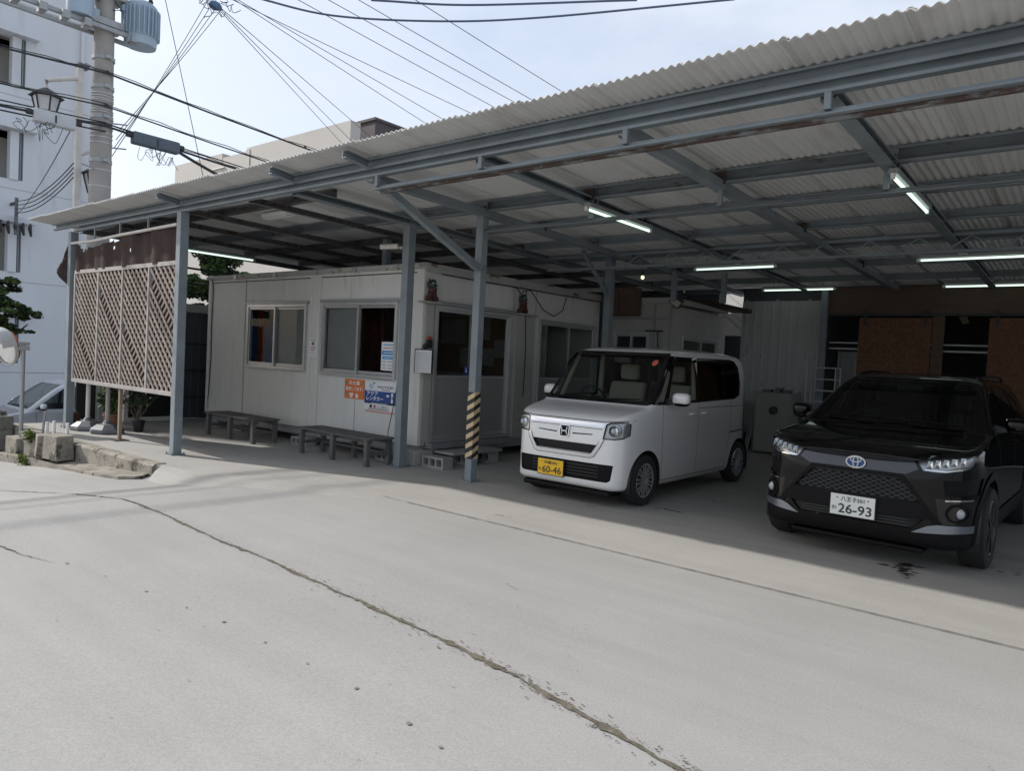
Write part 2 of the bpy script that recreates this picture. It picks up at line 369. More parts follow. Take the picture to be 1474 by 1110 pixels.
# ramp where the yard meets the terrace corner
mb = MB()
inn = [(-8.62, 4.06), (-8.3, 4.12), (-7.85, 4.30), (-7.3, 4.62), (-6.6, 4.88), (-6.0, 4.97)]
outr = [(-8.36, 3.78), (-7.95, 3.72), (-7.4, 3.85), (-6.9, 4.1), (-6.2, 4.5), (-5.4, 4.9)]
for i, (a, b) in enumerate(zip(inn, outr)):
    mb.v.append((*a, .002)); m_ = ((a[0]+b[0])/2, (a[1]+b[1])/2); mb.v.append((*m_, (gz(*m_)+.05)*.5)); mb.v.append((*b, gz(*b)-.004))
for i in range(len(inn)-1):
    for j in range(2): mb.f.append((i*3+j, i*3+j+1, i*3+j+4, i*3+j+3))
struct('ramp', mb, M['slab'], smooth=True)
# wide crack and its loose edge, rust spots, stains: thin sheets on the yard
def crack(pts, w0, w1, seed, fringe=True):
    rnd = random.Random(seed); mb = MB(); P = []
    for a, b in zip(pts[:-1], pts[1:]):
        n = max(2, int(math.dist(a, b)/.03))
        for i in range(n): P.append((a[0]+(b[0]-a[0])*i/n, a[1]+(b[1]-a[1])*i/n))
    P.append(pts[-1]); n = len(P); jy = 0
    for i, (x, y) in enumerate(P):
        t = i/(n-1); jy = jy*.8+rnd.uniform(-.006, .006); w = (w0+(w1-w0)*t)*rnd.uniform(.55, 1.3)*(1+.35*math.sin(x*7.3)+.25*math.sin(x*17.1+1))
        z = gz(x, y)+.006+.006*math.sin(x*.9+y*.6)
        mb.v += [(x, y+jy-w/2*rnd.uniform(.7, 1.3), z), (x, y+jy+w/2*rnd.uniform(.7, 1.3), z)]
    for i in range(n-1): mb.f.append((2*i, 2*i+2, 2*i+3, 2*i+1))
    if fringe:
        for i in range(int(n*2.2)):
            x, y = P[int(n*(1-rnd.random()**1.5*.75))-1]; t = (x-P[0][0])/(P[-1][0]-P[0][0])
            y += rnd.choice((-1, 1, 1))*(w0+(w1-w0)*t)*(.6+rnd.expovariate(1/.7)); x += rnd.uniform(-.04, .04); r = rnd.uniform(.0015, .007)*(.5+t)
            z = gz(x, y)+.007+.006*math.sin(x*.9+y*.6); a0 = rnd.random()*6
            mb.add([(x+r*rnd.uniform(.5, 1.6)*math.cos(a0+k*1.25), y+r*rnd.uniform(.4, 1)*math.sin(a0+k*1.25), z) for k in range(5)], [(0, 1, 2, 3, 4)])
    return mb
cp = [(-9.6, 2.28), (-8.56, 2.5), (-7.72, 2.81), (-6.82, 2.95), (-6.0, 2.93), (-5.42, 2.88), (-4.31, 2.85), (-3.47, 2.79), (-2.57, 2.72), (-2.05, 2.65), (-1.55, 2.55), (-1.11, 2.47), (-.6, 2.40), (.4, 2.2)]
struct('yard_crack', crack(cp, .014, .036, 3), M['crack'], recalc=False)
struct('side_crack', crack([(-6.3, 1.55), (-5.9, 1.66), (-5.55, 1.70), (-5.25, 1.78)], .012, .006, 5, False), M['crack'], recalc=False)
mb = MB(); mb.box(-5.3, 6, 4.962, 4.969, -.02, .001)
struct('slab_joint', mb, M['joint'])
rnd = random.Random(11); mb = MB()
def blot(mb, x, y, r, rnd, z=None, sx=1.0, n=9):
    z = (gz(x, y)+.006+.006*math.sin(x*.9+y*.6)) if z is None else z
    mb.add([(x+sx*r*rnd.uniform(.6, 1.3)*math.cos(k*2*math.pi/n), y+r*rnd.uniform(.6, 1.3)*math.sin(k*2*math.pi/n), z) for k in range(n)], [tuple(range(n))])
for x, y in [(-5.18, 1.84), (-4.73, 1.91), (-4.31, 1.98), (-3.93, 2.02), (-3.56, 2.05), (-3.21, 2.06), (-2.84, 2.06), (-2.49, 2.04), (-2.09, 2.0), (-1.85, 1.96), (-1.67, 1.93)]:
    blot(mb, x+rnd.uniform(-.03, .03), y+rnd.uniform(-.015, .015), rnd.uniform(.007, .012), rnd)
for i in range(160):
    x = -7+7*rnd.random(); blot(mb, x, 1.2+3.2*rnd.random(), rnd.uniform(.002, .006), rnd, n=5)
for x, y, s in [(-4.35, 5.23, .02), (-4.3, 5.24, .025), (-4.2, 5.25, .015), (-2.95, 3.7, .008), (-2.9, 3.68, .008), (-2.85, 3.66, .008)]: blot(mb, x, y, s*.6, rnd, .002 if y > 4.98 else None, 2.2)
struct('yard_spots', mb, M['rustdot'], recalc=False)
mb = MB()
def stain(x, y, r, sx, n=14):
    for i in range(n): blot(mb, x+rnd.gauss(0, r*sx), y+rnd.gauss(0, r), rnd.uniform(.01, .05)*r/.1, rnd, .0018+.0002*(i % 5), 1.6)
stain(-1.13, 6.42, .06, 1.1, 14); stain(-1.07, 6.28, .06, .5, 12); stain(-1.05, 6.12, .05, .5, 9); stain(-1.72, 6.5, .03, 1.6, 6); stain(-2.1, 6.55, .02, 2, 4); stain(-1.5, 6.3, .015, 2, 3)
stain(-4.2, 6.5, .03, 2, 4); stain(-3.95, 6.35, .025, 2, 3); stain(-3.4, 6.85, .05, 1.6, 9); stain(-3.35, 7.8, .05, 1.5, 5); stain(-.4, 6.9, .05, 2, 6); stain(-4.7, 6.4, .02, 2, 3)
struct('oil_stains', mb, M['oil'], recalc=False)

# retaining wall at the terrace front, kerb at its foot
mb = MB(); xs = [-13.92+.26*i for i in range(21)]
rr = random.Random(4)
for i, x in enumerate(xs):
    x = min(x, -8.62); t = max(0, (x+9.1)/.5)
    y = 3.965+.075*max(0, t)**2*.8; zb = -1.0; zt = .012
    mb.v += [(x, y+rr.uniform(-.008, .008)-.03, zb), (x, y+rr.uniform(-.008, .008), zt-.03), (x, y+.03, zt), (x, y+.16, zt)]
for i in range(len(xs)-1):
    for j in range(3): mb.f.append((i*4+j, i*4+4+j, i*4+5+j, i*4+1+j))
mb.f += [(0, 1, 2, 3), tuple((len(xs)-1)*4+j for j in (3, 2, 1, 0))]
single('retaining_wall', mb, M['stone'], 'low weathered concrete retaining wall along the terrace edge', 'retaining wall', (-11, 4, -.4))
mb = MB()
mb.prism([(-13.95, 3.55), (-11.6, 3.62), (-10.3, 3.66), (-9.3, 3.60), (-8.75, 3.62), (-8.55, 3.78), (-8.8, 3.99), (-13.95, 3.99)], 'z', -1, -.1)
for i, v in enumerate(mb.v):
    if v[2] > -.5: mb.v[i] = (v[0], v[1], gz(v[0], v[1])+(.11 if v[0] < -10.5 else .035))
struct('kerb', mb, M['stone'])
# far bank of the side road, pale strip of paint on the road
mb = MB(); z = gz(-11.9, 2.7)
mb.add([(-12.3, 2.95, gz(-12.3, 2.95)+.012), (-11.2, 2.9, gz(-11.2, 2.9)+.012), (-11.2, 3.06, gz(-11.2, 3.06)+.012), (-12.3, 3.1, gz(-12.3, 3.1)+.012)], [(0, 1, 2, 3)])
struct('road_paint', mb, M['tapey'], recalc=False)
# ---------------------------------------------------------------- the carport
carport = thing('carport', 'long open carport of blue-grey steel with a corrugated roof', 'carport', (-6, 6.4, 0))
def sheet_z(y): return 3.372-.022*(y-4.6)+(0.05*(4.6-y) if y < 4.6 else 0)
def roof_sheet(x0, x1, y0, y1, m, pitch=.0655, amp=.0095, dz=0.0, sub=8, jig=0):
    mb = MB(); n = int((x1-x0)/pitch*sub)+1
    ys = [y0, y0+.02, min(4.6, y1)] if y0 < 4.6 else [y0]
    y = ys[-1]
    while y < y1-.6: y += .55; ys.append(y)
    if ys[-1] < y1: ys.append(y1)
    for y in ys:
        for i in range(n):
            x = x0+(x1-x0)*i/(n-1)
            mb.v.append((x, y+(jig if y == y0 else 0), sheet_z(y)+dz+amp*(1+math.sin(2*math.pi*(x+14)/pitch))+.011*(x-x0)/(x1-x0)))
    for j in range(len(ys)-1):
        for i in range(n-1): mb.f.append((j*n+i, j*n+i+1, (j+1)*n+i+1, (j+1)*n+i))
    o = mb.build('roof_sheet', m, carport, smooth=True, recalc=False)
    s = o.modifiers.new('thick', 'SOLIDIFY'); s.thickness = .006; s.offset = 1
    return o
rr = random.Random(9)
for k in range(34):  # unseen sheets past the right side added to cut skylight from there
    x0 = -14.0+.655*k; roof_sheet(x0, x0+.655+.05, 4.235, 14.55, M['roof'], dz=rr.uniform(0, .0015), jig=rr.uniform(-.012, .012))
# posts
def post(x, y, z0, z1, w=.1, base=True, tape=False):
    mb = MB(); mb.box(x-w/2, x+w/2, y-w/2, y+w/2, z0, z1)
    p = mb.build('post', M['steel'], carport, bevel=.006)
    if base:
        b = MB(); b.box(x-w/2-.035, x+w/2+.035, y-w/2-.035, y+w/2+.035, z0+.0005, z0+.012)
        for sx in (-1, 1):
            for sy in (-1, 1): b.cyl((x+sx*(w/2+.02), y+sy*(w/2+.02), z0+.01), (x+sx*(w/2+.02), y+sy*(w/2+.02), z0+.035), .009, 6)
        b.build('base_plate', M['steelrust'], p)
    if tape:
        z0t, z1t, w2 = .27, 1.07, w/2+.002
        def bands(par):
            b = MB(); n = 14
            for k in range(-5, n+1):
                if (k % 2) != par: continue
                za = z0t+(z1t-z0t)*k/n; h = (z1t-z0t)/n
                cs = [(-1, -1), (1, -1), (1, 1), (-1, 1)]
                for s in range(4):
                    a, c = cs[s], cs[(s+1) % 4]; zs_ = za+s*h-h*4*(s//4); zz = [min(max(q, z0t), z1t) for q in (zs_, zs_+h, zs_+2*h, zs_+h)]
                    if zz[2]-zz[1] < 1e-4 and zz[3]-zz[0] < 1e-4: continue
                    b.add([(x+a[0]*w2, y+a[1]*w2, zz[0]), (x+c[0]*w2, y+c[1]*w2, zz[1]), (x+c[0]*w2, y+c[1]*w2, zz[2]), (x+a[0]*w2, y+a[1]*w2, zz[3])], [(0, 1, 2, 3)])
            return b
        bands(0).build('hazard_tape', M['tapey'], p, recalc=False); bands(1).build('hazard_tape', M['tapeb'], p, recalc=False)
    return p
post(-13.06, 4.6, .0, 3.19, .115); post(-9.4, 4.6, 0, 3.19, .115)
post(-7.04, 6.42, 0, 3.2, .12); post(-5.76, 6.4, 0, 3.2, .105, tape=True)
post(-6.13, 9.9, 0, 3.19, .12); post(-8.5, 7.3, 2.68, 3.2, .1, False)
post(2.6, 6.4, 0, 3.2, .11); post(2.6, 4.6, 0, 3.19, .11); post(2.6, 9.9, 0, 3.19, .12)
post(-3.96, 13.85, 0, 3.05, .11); post(-12.95, 9.9, 0, 3.19, .1); post(-5.62, 11.12, 2.6, 3.1, .08, False); post(-4.95, 11.6, 2.6, 3.1, .08, False)
# front beam: deep C section with a lower lip, then the second one
mb = MB(); mb.channel((-12.95, 4.6, 3.235), (8.1, 4.6, 3.235), .07, .09, .008, .012, flip=1)
mb.build('beam', M['steel'], carport)
mb = MB(); mb.channel((-13.95, 4.615, 3.3285), (8.1, 4.615, 3.3285), .06, .095, .006, .012, flip=1)
mb.build('purlin', M['steel'], carport)
mb = MB(); mb.channel((-12.95, 6.4, 3.265), (8.1, 6.4, 3.265), .07, .13, .008, .012, flip=1)
mb.build('beam', M['steelrust'], carport)
mb = MB(); mb.channel((-12.95, 9.9, 3.20), (8.1, 9.9, 3.20), .07, .12, .008, .012, flip=1)
mb.build('beam', M['steel'], carport)
# purlins under the sheets
for y, m in ((5.2, 'steelrust'), (7.55, 'steelrust'), (8.75, 'steel'), (11.5, 'steel'), (12.95, 'steel'), (14.3, 'steel')):
    z = sheet_z(y)-.056
    x0 = -12.95 if y != 5.2 else -13.6
    for xa, xb, mm in ((x0, -7.0, 'oldsteel'), (-6.99, 8.1, m)):
        if y == 5.2 and xa > -7: continue
        mb = MB(); mb.channel((xa, y, z), (xb, y, z), .05, .1, .005, .012, flip=1); mb.build('purlin', M[mm], carport)
# rafters
for i, x in enumerate((-12.9, -11.6, -10.4, -9.38, -7.9, -7.0, -5.72, -4.26, -2.83, -1.39, .05, 1.5)):
    w = .1 if x > -7.2 or x < -12.5 else .06
    if x > -7.5 or x < -12.5: mb = MB(); mb.channel((x, 4.66, 3.215), (x, 14.4, 3.04), w, .085, .007, .01, flip=1 if i % 2 else -1)
    else: mb = MB(); mb.channel((x, 4.66, 3.215), (x, 14.4, 3.03), w, .07, .006, .0, flip=1)
    mb.build('rafter', M['steel' if x > -7.5 else 'oldsteel'], carport)
# gusset plates and bolts where purlins sit on the rafters
rg = random.Random(17)
for x in (-5.72, -4.26, -2.83, -1.39):
    for y in (6.4, 7.55, 8.75, 9.9, 11.5):
        z = sheet_z(y)-.11; w = rg.uniform(.05, .075)
        g = MB().box(x-w, x+w, y-.045, y-.038, z-.03, z+.085).build('gusset', M['rust' if rg.random() < .4 else 'steelrust'], carport)
        for s in (-1, 1): MB().cyl((x+s*w*.6, y-.045, z+.03), (x+s*w*.6, y-.058, z+.03), .011, 6).build('bolt', M['rust'], g)
# stub outriggers in front of the beam
for x in (-9.4, -6.85, -5.62):
    mb = MB(); mb.channel((x, 4.26, 3.335), (x, 4.56, 3.30), .06, .075, .006); mb.build('outrigger', M['steel'], carport)
# lower chord tubes with hangers
def chord(y, z, x0, x1, xs, zt, m, s=.045):
    mb = MB(); mb.prof((x0, y, z), (x1, y, z), [(-.028, -.022), (.028, -.022), (.028, -.012), (-.018, -.012), (-.018, .022), (-.028, .022)])
    c = mb.build('chord', M[m], carport)
    for x in xs:
        h = MB(); h.box(x-.02, x+.02, y-.018, y+.018, z+.012, zt); h.build('hanger', M['steel'], carport)
chord(4.585, 3.075, -5.55, 3.1, (-5.52, -4.18, -2.77, -1.37, .1), 3.19, 'steel')
mb = MB(); mb.box(-5.5, 3.1, 4.605, 4.64, 3.022, 3.05); mb.build('chord', M['rustrail'], carport)
chord(6.4, 2.985, -5.7, 3.1, (-4.24, -2.82, -1.42, .05), 3.2, 'steelrust'); 
# knee braces
mb = MB(); mb.beam((-5.6, 4.66, 3.16), (-5.75, 6.36, 2.53), .07, .075); mb.build('brace', M['steel'], carport)
mb = MB(); mb.beam((-6.13, 9.1, 3.17), (-6.13, 9.86, 2.56), .045, .045); mb.build('brace', M['steel'], carport)
# light zigzag girder
mb = MB(); mb.box(-7.0, 3.1, 9.38, 9.42, 2.925, 2.96)
mb.build('chord', M['steel'], carport)
mb = MB(); x = -5.6; up = True
while x < 3: mb.tube([(x, 9.4, 2.945 if up else 3.115), (x+.26, 9.4, 3.115 if up else 2.945)], .011, 6); x += .26; up = not up
mb.build('zigzag_web', M['steel'], carport)
mb = MB(); mb.box(-7.0, 3.1, 9.38, 9.42, 3.115, 3.15); mb.build('chord', M['steel'], carport)

# ---------------------------------------------------------------- lamps under the roof
def tube_lamp(p, ax, ln, label, width=.10):
    t = thing('tube_lamp', label, 'tube lamp', p, 'fluorescent tube lamps under the carport roof')
    x, y, z = p; a = (1, 0) if ax == 'x' else (0, 1); b = (a[1], a[0])
    def bx(l0, l1, w, z0, z1):
        mb = MB(); mb.box(x+a[0]*l0-b[0]*w, x+a[0]*l1+b[0]*w, y+a[1]*l0-b[1]*w, y+a[1]*l1+b[1]*w, z0, z1); return mb
    bx(-ln/2, ln/2, width*.35, z+.03, z+.075).build('housing', M['alud'], t, bevel=.006)
    mb = MB(); mb.cyl((x-a[0]*(ln/2-.03), y-a[1]*(ln/2-.03), z+.006), (x+a[0]*(ln/2-.03), y+a[1]*(ln/2-.03), z+.006), .014, 12)
    mb.build('glowing_tube', M['tube'], t, smooth=True)
    for s in (-1, 1): bx(s*ln/2-.02, s*ln/2+.02, .014, z-.012, z+.03).build('socket', M['white'], t)
    mb = MB()
    for s in (-.35, .35): mb.cyl((x+a[0]*s*ln, y+a[1]*s*ln, z+.07), (x+a[0]*s*ln, y+a[1]*s*ln, z+.17), .006, 6)
    build_each(mb, 'hanger_rod', M['steel'], t)
tube_lamp((-4.13, 6.82, 3.04), 'y', 1.33, 'lit tube lamp mounted along the rafter above the white van')
tube_lamp((-1.33, 6.92, 3.04), 'y', 1.45, 'lit tube lamp mounted along the rafter above the black car bonnet')
tube_lamp((-4.36, 10.54, 3.02), 'x', 1.24, 'lit tube lamp hung crosswise behind the white van roof')
tube_lamp((-1.25, 10.56, 3.02), 'x', 1.3, 'lit tube lamp hung crosswise at the zigzag girder over the black car')
tube_lamp((-4.38, 13.6, 3.02), 'x', 1.28, 'lit tube lamp hung in front of the white corrugated siding')
tube_lamp((-1.4, 13.6, 3.02), 'x', 1.3, 'lit tube lamp hung in front of the strand board doors')
tube_lamp((-12.05, 6.6, 3.04), 'y', 1.25, 'lit tube lamp near the left end of the carport behind the lattice')
t = thing('box_lamp', 'unlit white box lamp fixed flat under the roof sheet above the benches', 'lamp', (-8.88, 5.66, 3.31))
mb = MB(); mb.box(-9.18, -8.58, 5.58, 5.74, 3.285, 3.335); mb.build('housing', M['white'], t, bevel=.01)
mb = MB(); mb.box(-9.16, -8.6, 5.6, 5.72, 3.262, 3.284); mb.build('diffuser', M['paper'], t, bevel=.008)
t = thing('bare_bulb', 'small lit bare bulb hanging over the office corner', 'bulb', (-6.16, 11, 3.01))
MB().sphere((-6.16, 11, 3.0), .030, 12, 8, (1, 1, 1.15)).build('bulb', M['bulb'], t, smooth=True)
MB().cyl((-6.16, 11, 3.03), (-6.16, 11, 3.09), .02, 10).build('socket', M['black'], t)
MB().cyl((-6.16, 11, 3.09), (-6.16, 11, 3.24), .004, 6).build('cord', M['cable'], t)
# security camera on the post in front of the office corner
t = thing('security_camera', 'small beige security camera clamped to the post at the office corner', 'camera', (-7.13, 6.3, 2.86))
MB().tube([(-7.10, 6.36, 2.86), (-7.16, 6.30, 2.86)], .018, 10).build('bracket', M['offwhite'], t)
MB().tube([(-7.12, 6.30, 2.87), (-7.30, 6.16, 2.85)], .034, 14).build('housing', M['offwhite'], t, smooth=True)
MB().tube([(-7.30, 6.16, 2.85), (-7.312, 6.15, 2.849)], .026, 14).build('lens', M['black'], t)
# ---------------------------------------------------------------- portable offices
def frontP(y0): return lambda u, d, z: (u, y0-d, z)       # wall facing the camera (-y)
def rightP(x0): return lambda u, d, z: (x0+d, u, z)       # wall facing right (+x)
def pbox(mb, P, u0, u1, d0, d1, z0, z1):
    a = P(u0, d0, z0); b = P(u1, d1, z1)
    return mb.box(a[0], b[0], a[1], b[1], z0, z1)
def wall(P, u0, u1, z0, z1, d0, d1, holes, name, m, parent):
    us = sorted({u0, u1, *[h[0] for h in holes], *[h[1] for h in holes]}); zs = sorted({z0, z1, *[h[2] for h in holes], *[h[3] for h in holes]})
    mb = MB()
    for a, b in zip(us[:-1], us[1:]):
        run = None
        for c, d in zip(zs[:-1], zs[1:]):
            um, zm = (a+b)/2, (c+d)/2
            if any(h[0] < um < h[1] and h[2] < zm < h[3] for h in holes):
                if run: pbox(mb, P, a, b, d0, d1, run[0], run[1]); run = None
            else: run = (run[0], d) if run else (c, d)
        if run: pbox(mb, P, a, b, d0, d1, run[0], run[1])
    return mb.build(name, m, parent)
def ring(P, u0, u1, z0, z1, w, d0, d1, wb=None):
    wb = wb or w; mb = MB()
    pbox(mb, P, u0, u0+w, d0, d1, z0, z1); pbox(mb, P, u1-w, u1, d0, d1, z0, z1)
    pbox(mb, P, u0+w, u1-w, d0, d1, z1-w, z1); pbox(mb, P, u0+w, u1-w, d0, d1, z0, z0+wb)
    return mb
def slider(P, u0, u1, z0, z1, parent, name='window', screens=(False, False), lower=0, mid=None, glassm='pane'):
    """two-leaf sliding window or door: outer frame > leaves, panes, screens, lower panels"""
    f = ring(P, u0, u1, z0, z1, .045, -.05, .035).build(name, M['alu'], parent, bevel=.003)
    um = mid or (u0+u1)/2
    for k, (a, b) in enumerate(((u0+.046, um+.02), (um-.02, u1-.046))):
        d = .005 if k == 0 else -.028
        ring(P, a, b, z0+.046, z1-.046, .034, d-.014, d+.012, .05).build('leaf', M['alu'], f, bevel=.002)
        zb = z0+.096
        if lower:
            mb = MB(); pbox(mb, P, a+.034, b-.034, d-.006, d+.004, zb, lower); mb.build('lower_panel', M['doorp'], f)
            mb = MB(); pbox(mb, P, a+.034, b-.034, d-.012, d+.010, lower, lower+.035); mb.build('mid_rail', M['alu'], f); zb = lower+.035
        mb = MB(); pbox(mb, P, a+.034, b-.034, d-.003, d+.001, zb, z1-.08); mb.build('pane', M[glassm], f)
        if screens[k]:
            mb = MB(); pbox(mb, P, a+.034, b-.034, -.045, -.043, zb, z1-.08); mb.build('screen', M['screen'], f)
    return f
ox0, ox1, oy0, oy1, oz0, oz1 = -12.7, -7.05, 6.75, 11.1, .25, 2.64
office = thing('portable_office', 'long cream prefabricated site office raised on concrete blocks under the carport', 'office', (-9.9, 8.9, 0))
PF, PR = frontP(oy0), rightP(ox1)
fh = [(-11.36, -9.66, 1.13, 2.19), (-9.27, -7.55, 1.11, 2.20)]
rh = [(6.94, 8.60, .29, 2.17), (9.30, 11.0, .29, 2.15)]
w1 = wall(PF, ox0, ox1, oz0, oz1, -.06, 0, fh, 'front_wall', M['panel'], office)
wall(PR, oy0+.06, oy1, oz0, oz1, -.06, 0, rh, 'side_wall', M['panel'], office)
MB().box(ox0, ox0+.06, oy0+.06, oy1, oz0, oz1).build('end_wall', M['panel'], office)
MB().box(ox0+.06, ox1-.06, oy1-.06, oy1, oz0, oz1).build('back_wall', M['panel'], office)
mb = MB(); mb.box(ox0+.07, ox1-.07, oy0+.07, oy1-.07, oz0, oz0+.03); mb.build('inside_floor', M['inside'], office)
mb = MB(); mb.box(ox0+.07, ox1-.07, oy0+.07, oy1-.07, oz1-.03, oz1-.01); mb.build('inside_ceiling', M['inside'], office)
MB().box(ox0+.065, ox0+.075, oy0+.07, 9.59, oz0+.03, oz1-.03).build('inside_lining', M['inside'], office)
mb = MB(); mb.box(ox0+.08, ox1-.065, 9.6, 9.63, oz0+.03, oz1-.03); mb.build('inside_partition', M['inside'], office)
mb = MB(); mb.box(ox0-.03, ox1+.03, oy0-.03, oy1+.03, oz1, 2.72); mb.build('roof_rim', M['rim'], office, bevel=.008)
mb = MB(); mb.box(ox0-.045, ox1+.02, oy0-.05, oy0-.031, 2.665, 2.70); mb.box(ox1+.031, ox1+.05, oy0-.03, oy1, 2.60, 2.66); build_each(mb, 'gutter', M['rim'], office)
mb = MB()
for x in (-11.75, -10.55, -9.44, -8.5, -7.6): mb.box(x-.05, x+.05, oy0-.06, oy0-.051, 2.63, 2.71)
build_each(mb, 'clip', M['alud'], office)
mb = MB(); mb.channel((ox0, oy0+.03, .185), (ox1, oy0+.03, .185), .06, .12, .008); mb.channel((ox1-.03, oy0+.07, .185), (ox1-.03, oy1, .185), .06, .12, .008, flip=-1)
build_each(mb, 'floor_frame', M['alud'], office)
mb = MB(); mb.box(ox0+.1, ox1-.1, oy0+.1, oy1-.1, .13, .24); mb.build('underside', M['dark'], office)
# pilasters and panel joints
mb = MB()
for u0, u1 in ((-9.60, -9.54), (-9.40, -9.33), (-7.20, -7.055), (-12.7, -12.60)): pbox(mb, PF, u0, u1, .001, .016, oz0+.002, oz1-.002)
pbox(mb, PF, -9.54, -9.40, .001, .008, oz0+.002, oz1-.002)
build_each(mb, 'pilaster', M['panel'], office, bevel=.003)
mb = MB()
for u0, u1, t in ((6.77, 6.925, .02), (8.70, 9.14, .035)):
    pbox(mb, PR, u0, u1, .001, t, oz0+.002, 2.17)
build_each(mb, 'pilaster', M['panel2'], office, bevel=.003)
mb = MB()
for u in (-11.47, -11.45, -8.42): pbox(mb, PF, u, u+.006, .0005, .002, oz0+.01, 1.08 if u > -9 else oz1-.01)
for u in (8.62, 8.66, 9.2): pbox(mb, PR, u, u+.006, .0005, .002, oz0+.01, oz1-.01)
pbox(mb, PF, ox0+.02, ox1-.02, .0005, .003, 2.585, 2.60)
mb.build('panel_joint', M['ink'], office)
mb = MB(); pbox(mb, PR, 6.62, 6.95, .0, .13, 2.175, 2.20); mb.build('ledge', M['panel2'], office)
mb = MB(); pbox(mb, PR, 8.68, 9.12, .0, .13, 2.175, 2.20); mb.build('ledge', M['panel2'], office)
mb = MB(); pbox(mb, PR, 6.9, 8.66, .0, .10, .20, .285); pbox(mb, PR, 9.26, 11.02, .0, .08, .20, .285); build_each(mb, 'door_sill', M['alud'], office)
mb = MB(); pbox(mb, PR, 6.9, 8.66, .0, .05, 2.175, 2.23); pbox(mb, PF, -11.42, -9.62, .0, .03, 2.195, 2.235); pbox(mb, PF, -9.32, -7.5, .0, .03, 2.205, 2.245); build_each(mb, 'head_trim', M['alud'], office)
slider(PF, *fh[0], office, 'window', (False, True), mid=-10.56)
slider(PF, *fh[1], office, 'window', (True, False), mid=-8.42)
slider(PR, *rh[0], office, 'door', lower=1.18, mid=7.72)
slider(PR, *rh[1], office, 'door', lower=1.18, mid=10.15)
# things inside, seen through the clear panes
def cloth_piece(name, x0, x1, y, z0, z1, m, label, cat, ph=0):
    mb = MB(); n = 14
    for j in range(5):
        for i in range(n+1):
            t = i/n; mb.v.append((x0+(x1-x0)*t, y+.03*math.sin(t*15+ph)+.02*math.sin(j), z0+(z1-z0)*j/4))
    for j in range(4):
        for i in range(n): k = j*(n+1)+i; mb.f.append((k, k+1, k+n+2, k+n+1))
    o = single(name, mb, M[m], label, cat, ((x0+x1)/2, y, z0), smooth=True, recalc=False)
    s = o.modifiers.new('thick', 'SOLIDIFY'); s.thickness = .03
    return o
M['bluecloth'] = mat('blue_cloth', (.03, .16, .40), .9, 0, .25, 9); M['orangecloth'] = mat('orange_cloth', (.55, .13, .05), .9, 0, .25, 9); M['maroon'] = mat('maroon_cloth', (.14, .045, .04), .9, 0, .25, 9)
cloth_piece('hanging_garment', -12.60, -12.12, 7.35, .7, 2.2, 'bluecloth', 'dark blue garments hanging behind the left clear office pane', 'garment')
cloth_piece('hanging_garment', -12.10, -11.95, 7.38, .9, 2.25, 'orangecloth', 'narrow orange garment hanging between blue ones in the left office window', 'garment', 2)
cloth_piece('hanging_garment', -11.93, -11.45, 7.4, .7, 1.9, 'bluecloth', 'shorter blue garment hanging right of the narrow orange one in the office window', 'garment', 1)
cloth_piece('hanging_garment', -9.5, -8.95, 7.7, .9, 2.3, 'maroon', 'dark red garment hanging behind the right clear office pane', 'garment', 4)
# notice boards behind the door glass
t = thing('notice_board', 'paper notices pinned up inside behind the office door glass', 'notice board', (-8.6, 9.58, 1.5))
MB().box(-10.0, -7.9, 9.57, 9.599, 1.2, 2.35).build('board', mat('cork_board', (.16, .11, .07), .9), t)
mb = MB()
for x, z, w, h in ((-9.5, 1.72, .62, .45), (-9.55, 2.2, .9, .1), (-8.6, 1.80, .3, .42), (-8.2, 1.5, .22, .3), (-9.0, 1.3, .25, .35), (-8.5, 1.35, .3, .3)): mb.box(x, x+w, 9.562, 9.569, z, z+h)
build_each(mb, 'notice', mat('old_paper', (.27, .27, .255), .8, 0, .15, 14), t)
t = thing('counter', 'dark counter inside just behind the office door glass', 'counter', (-7.4, 7.8, .28))
MB().box(-7.62, -7.14, 7.0, 9.1, 1.16, 1.205).build('top', M['inside'], t); MB().box(-7.58, -7.2, 7.05, 9.05, .285, 1.159).build('body', M['inside'], t)
t = thing('telephone', 'black desk telephone on the counter behind the door glass', 'telephone', (-7.3, 8.2, 1.206))
MB().prism([(8.08, 1.206), (8.32, 1.206), (8.32, 1.235), (8.08, 1.285)], 'x', -7.38, -7.18).build('base', M['black'], t, bevel=.006)
MB().tube([(-7.36, 8.12, 1.30), (-7.35, 8.14, 1.315), (-7.21, 8.14, 1.315), (-7.20, 8.12, 1.30)], [.022, .016, .016, .022], 10).build('handset', M['black'], t, smooth=True)
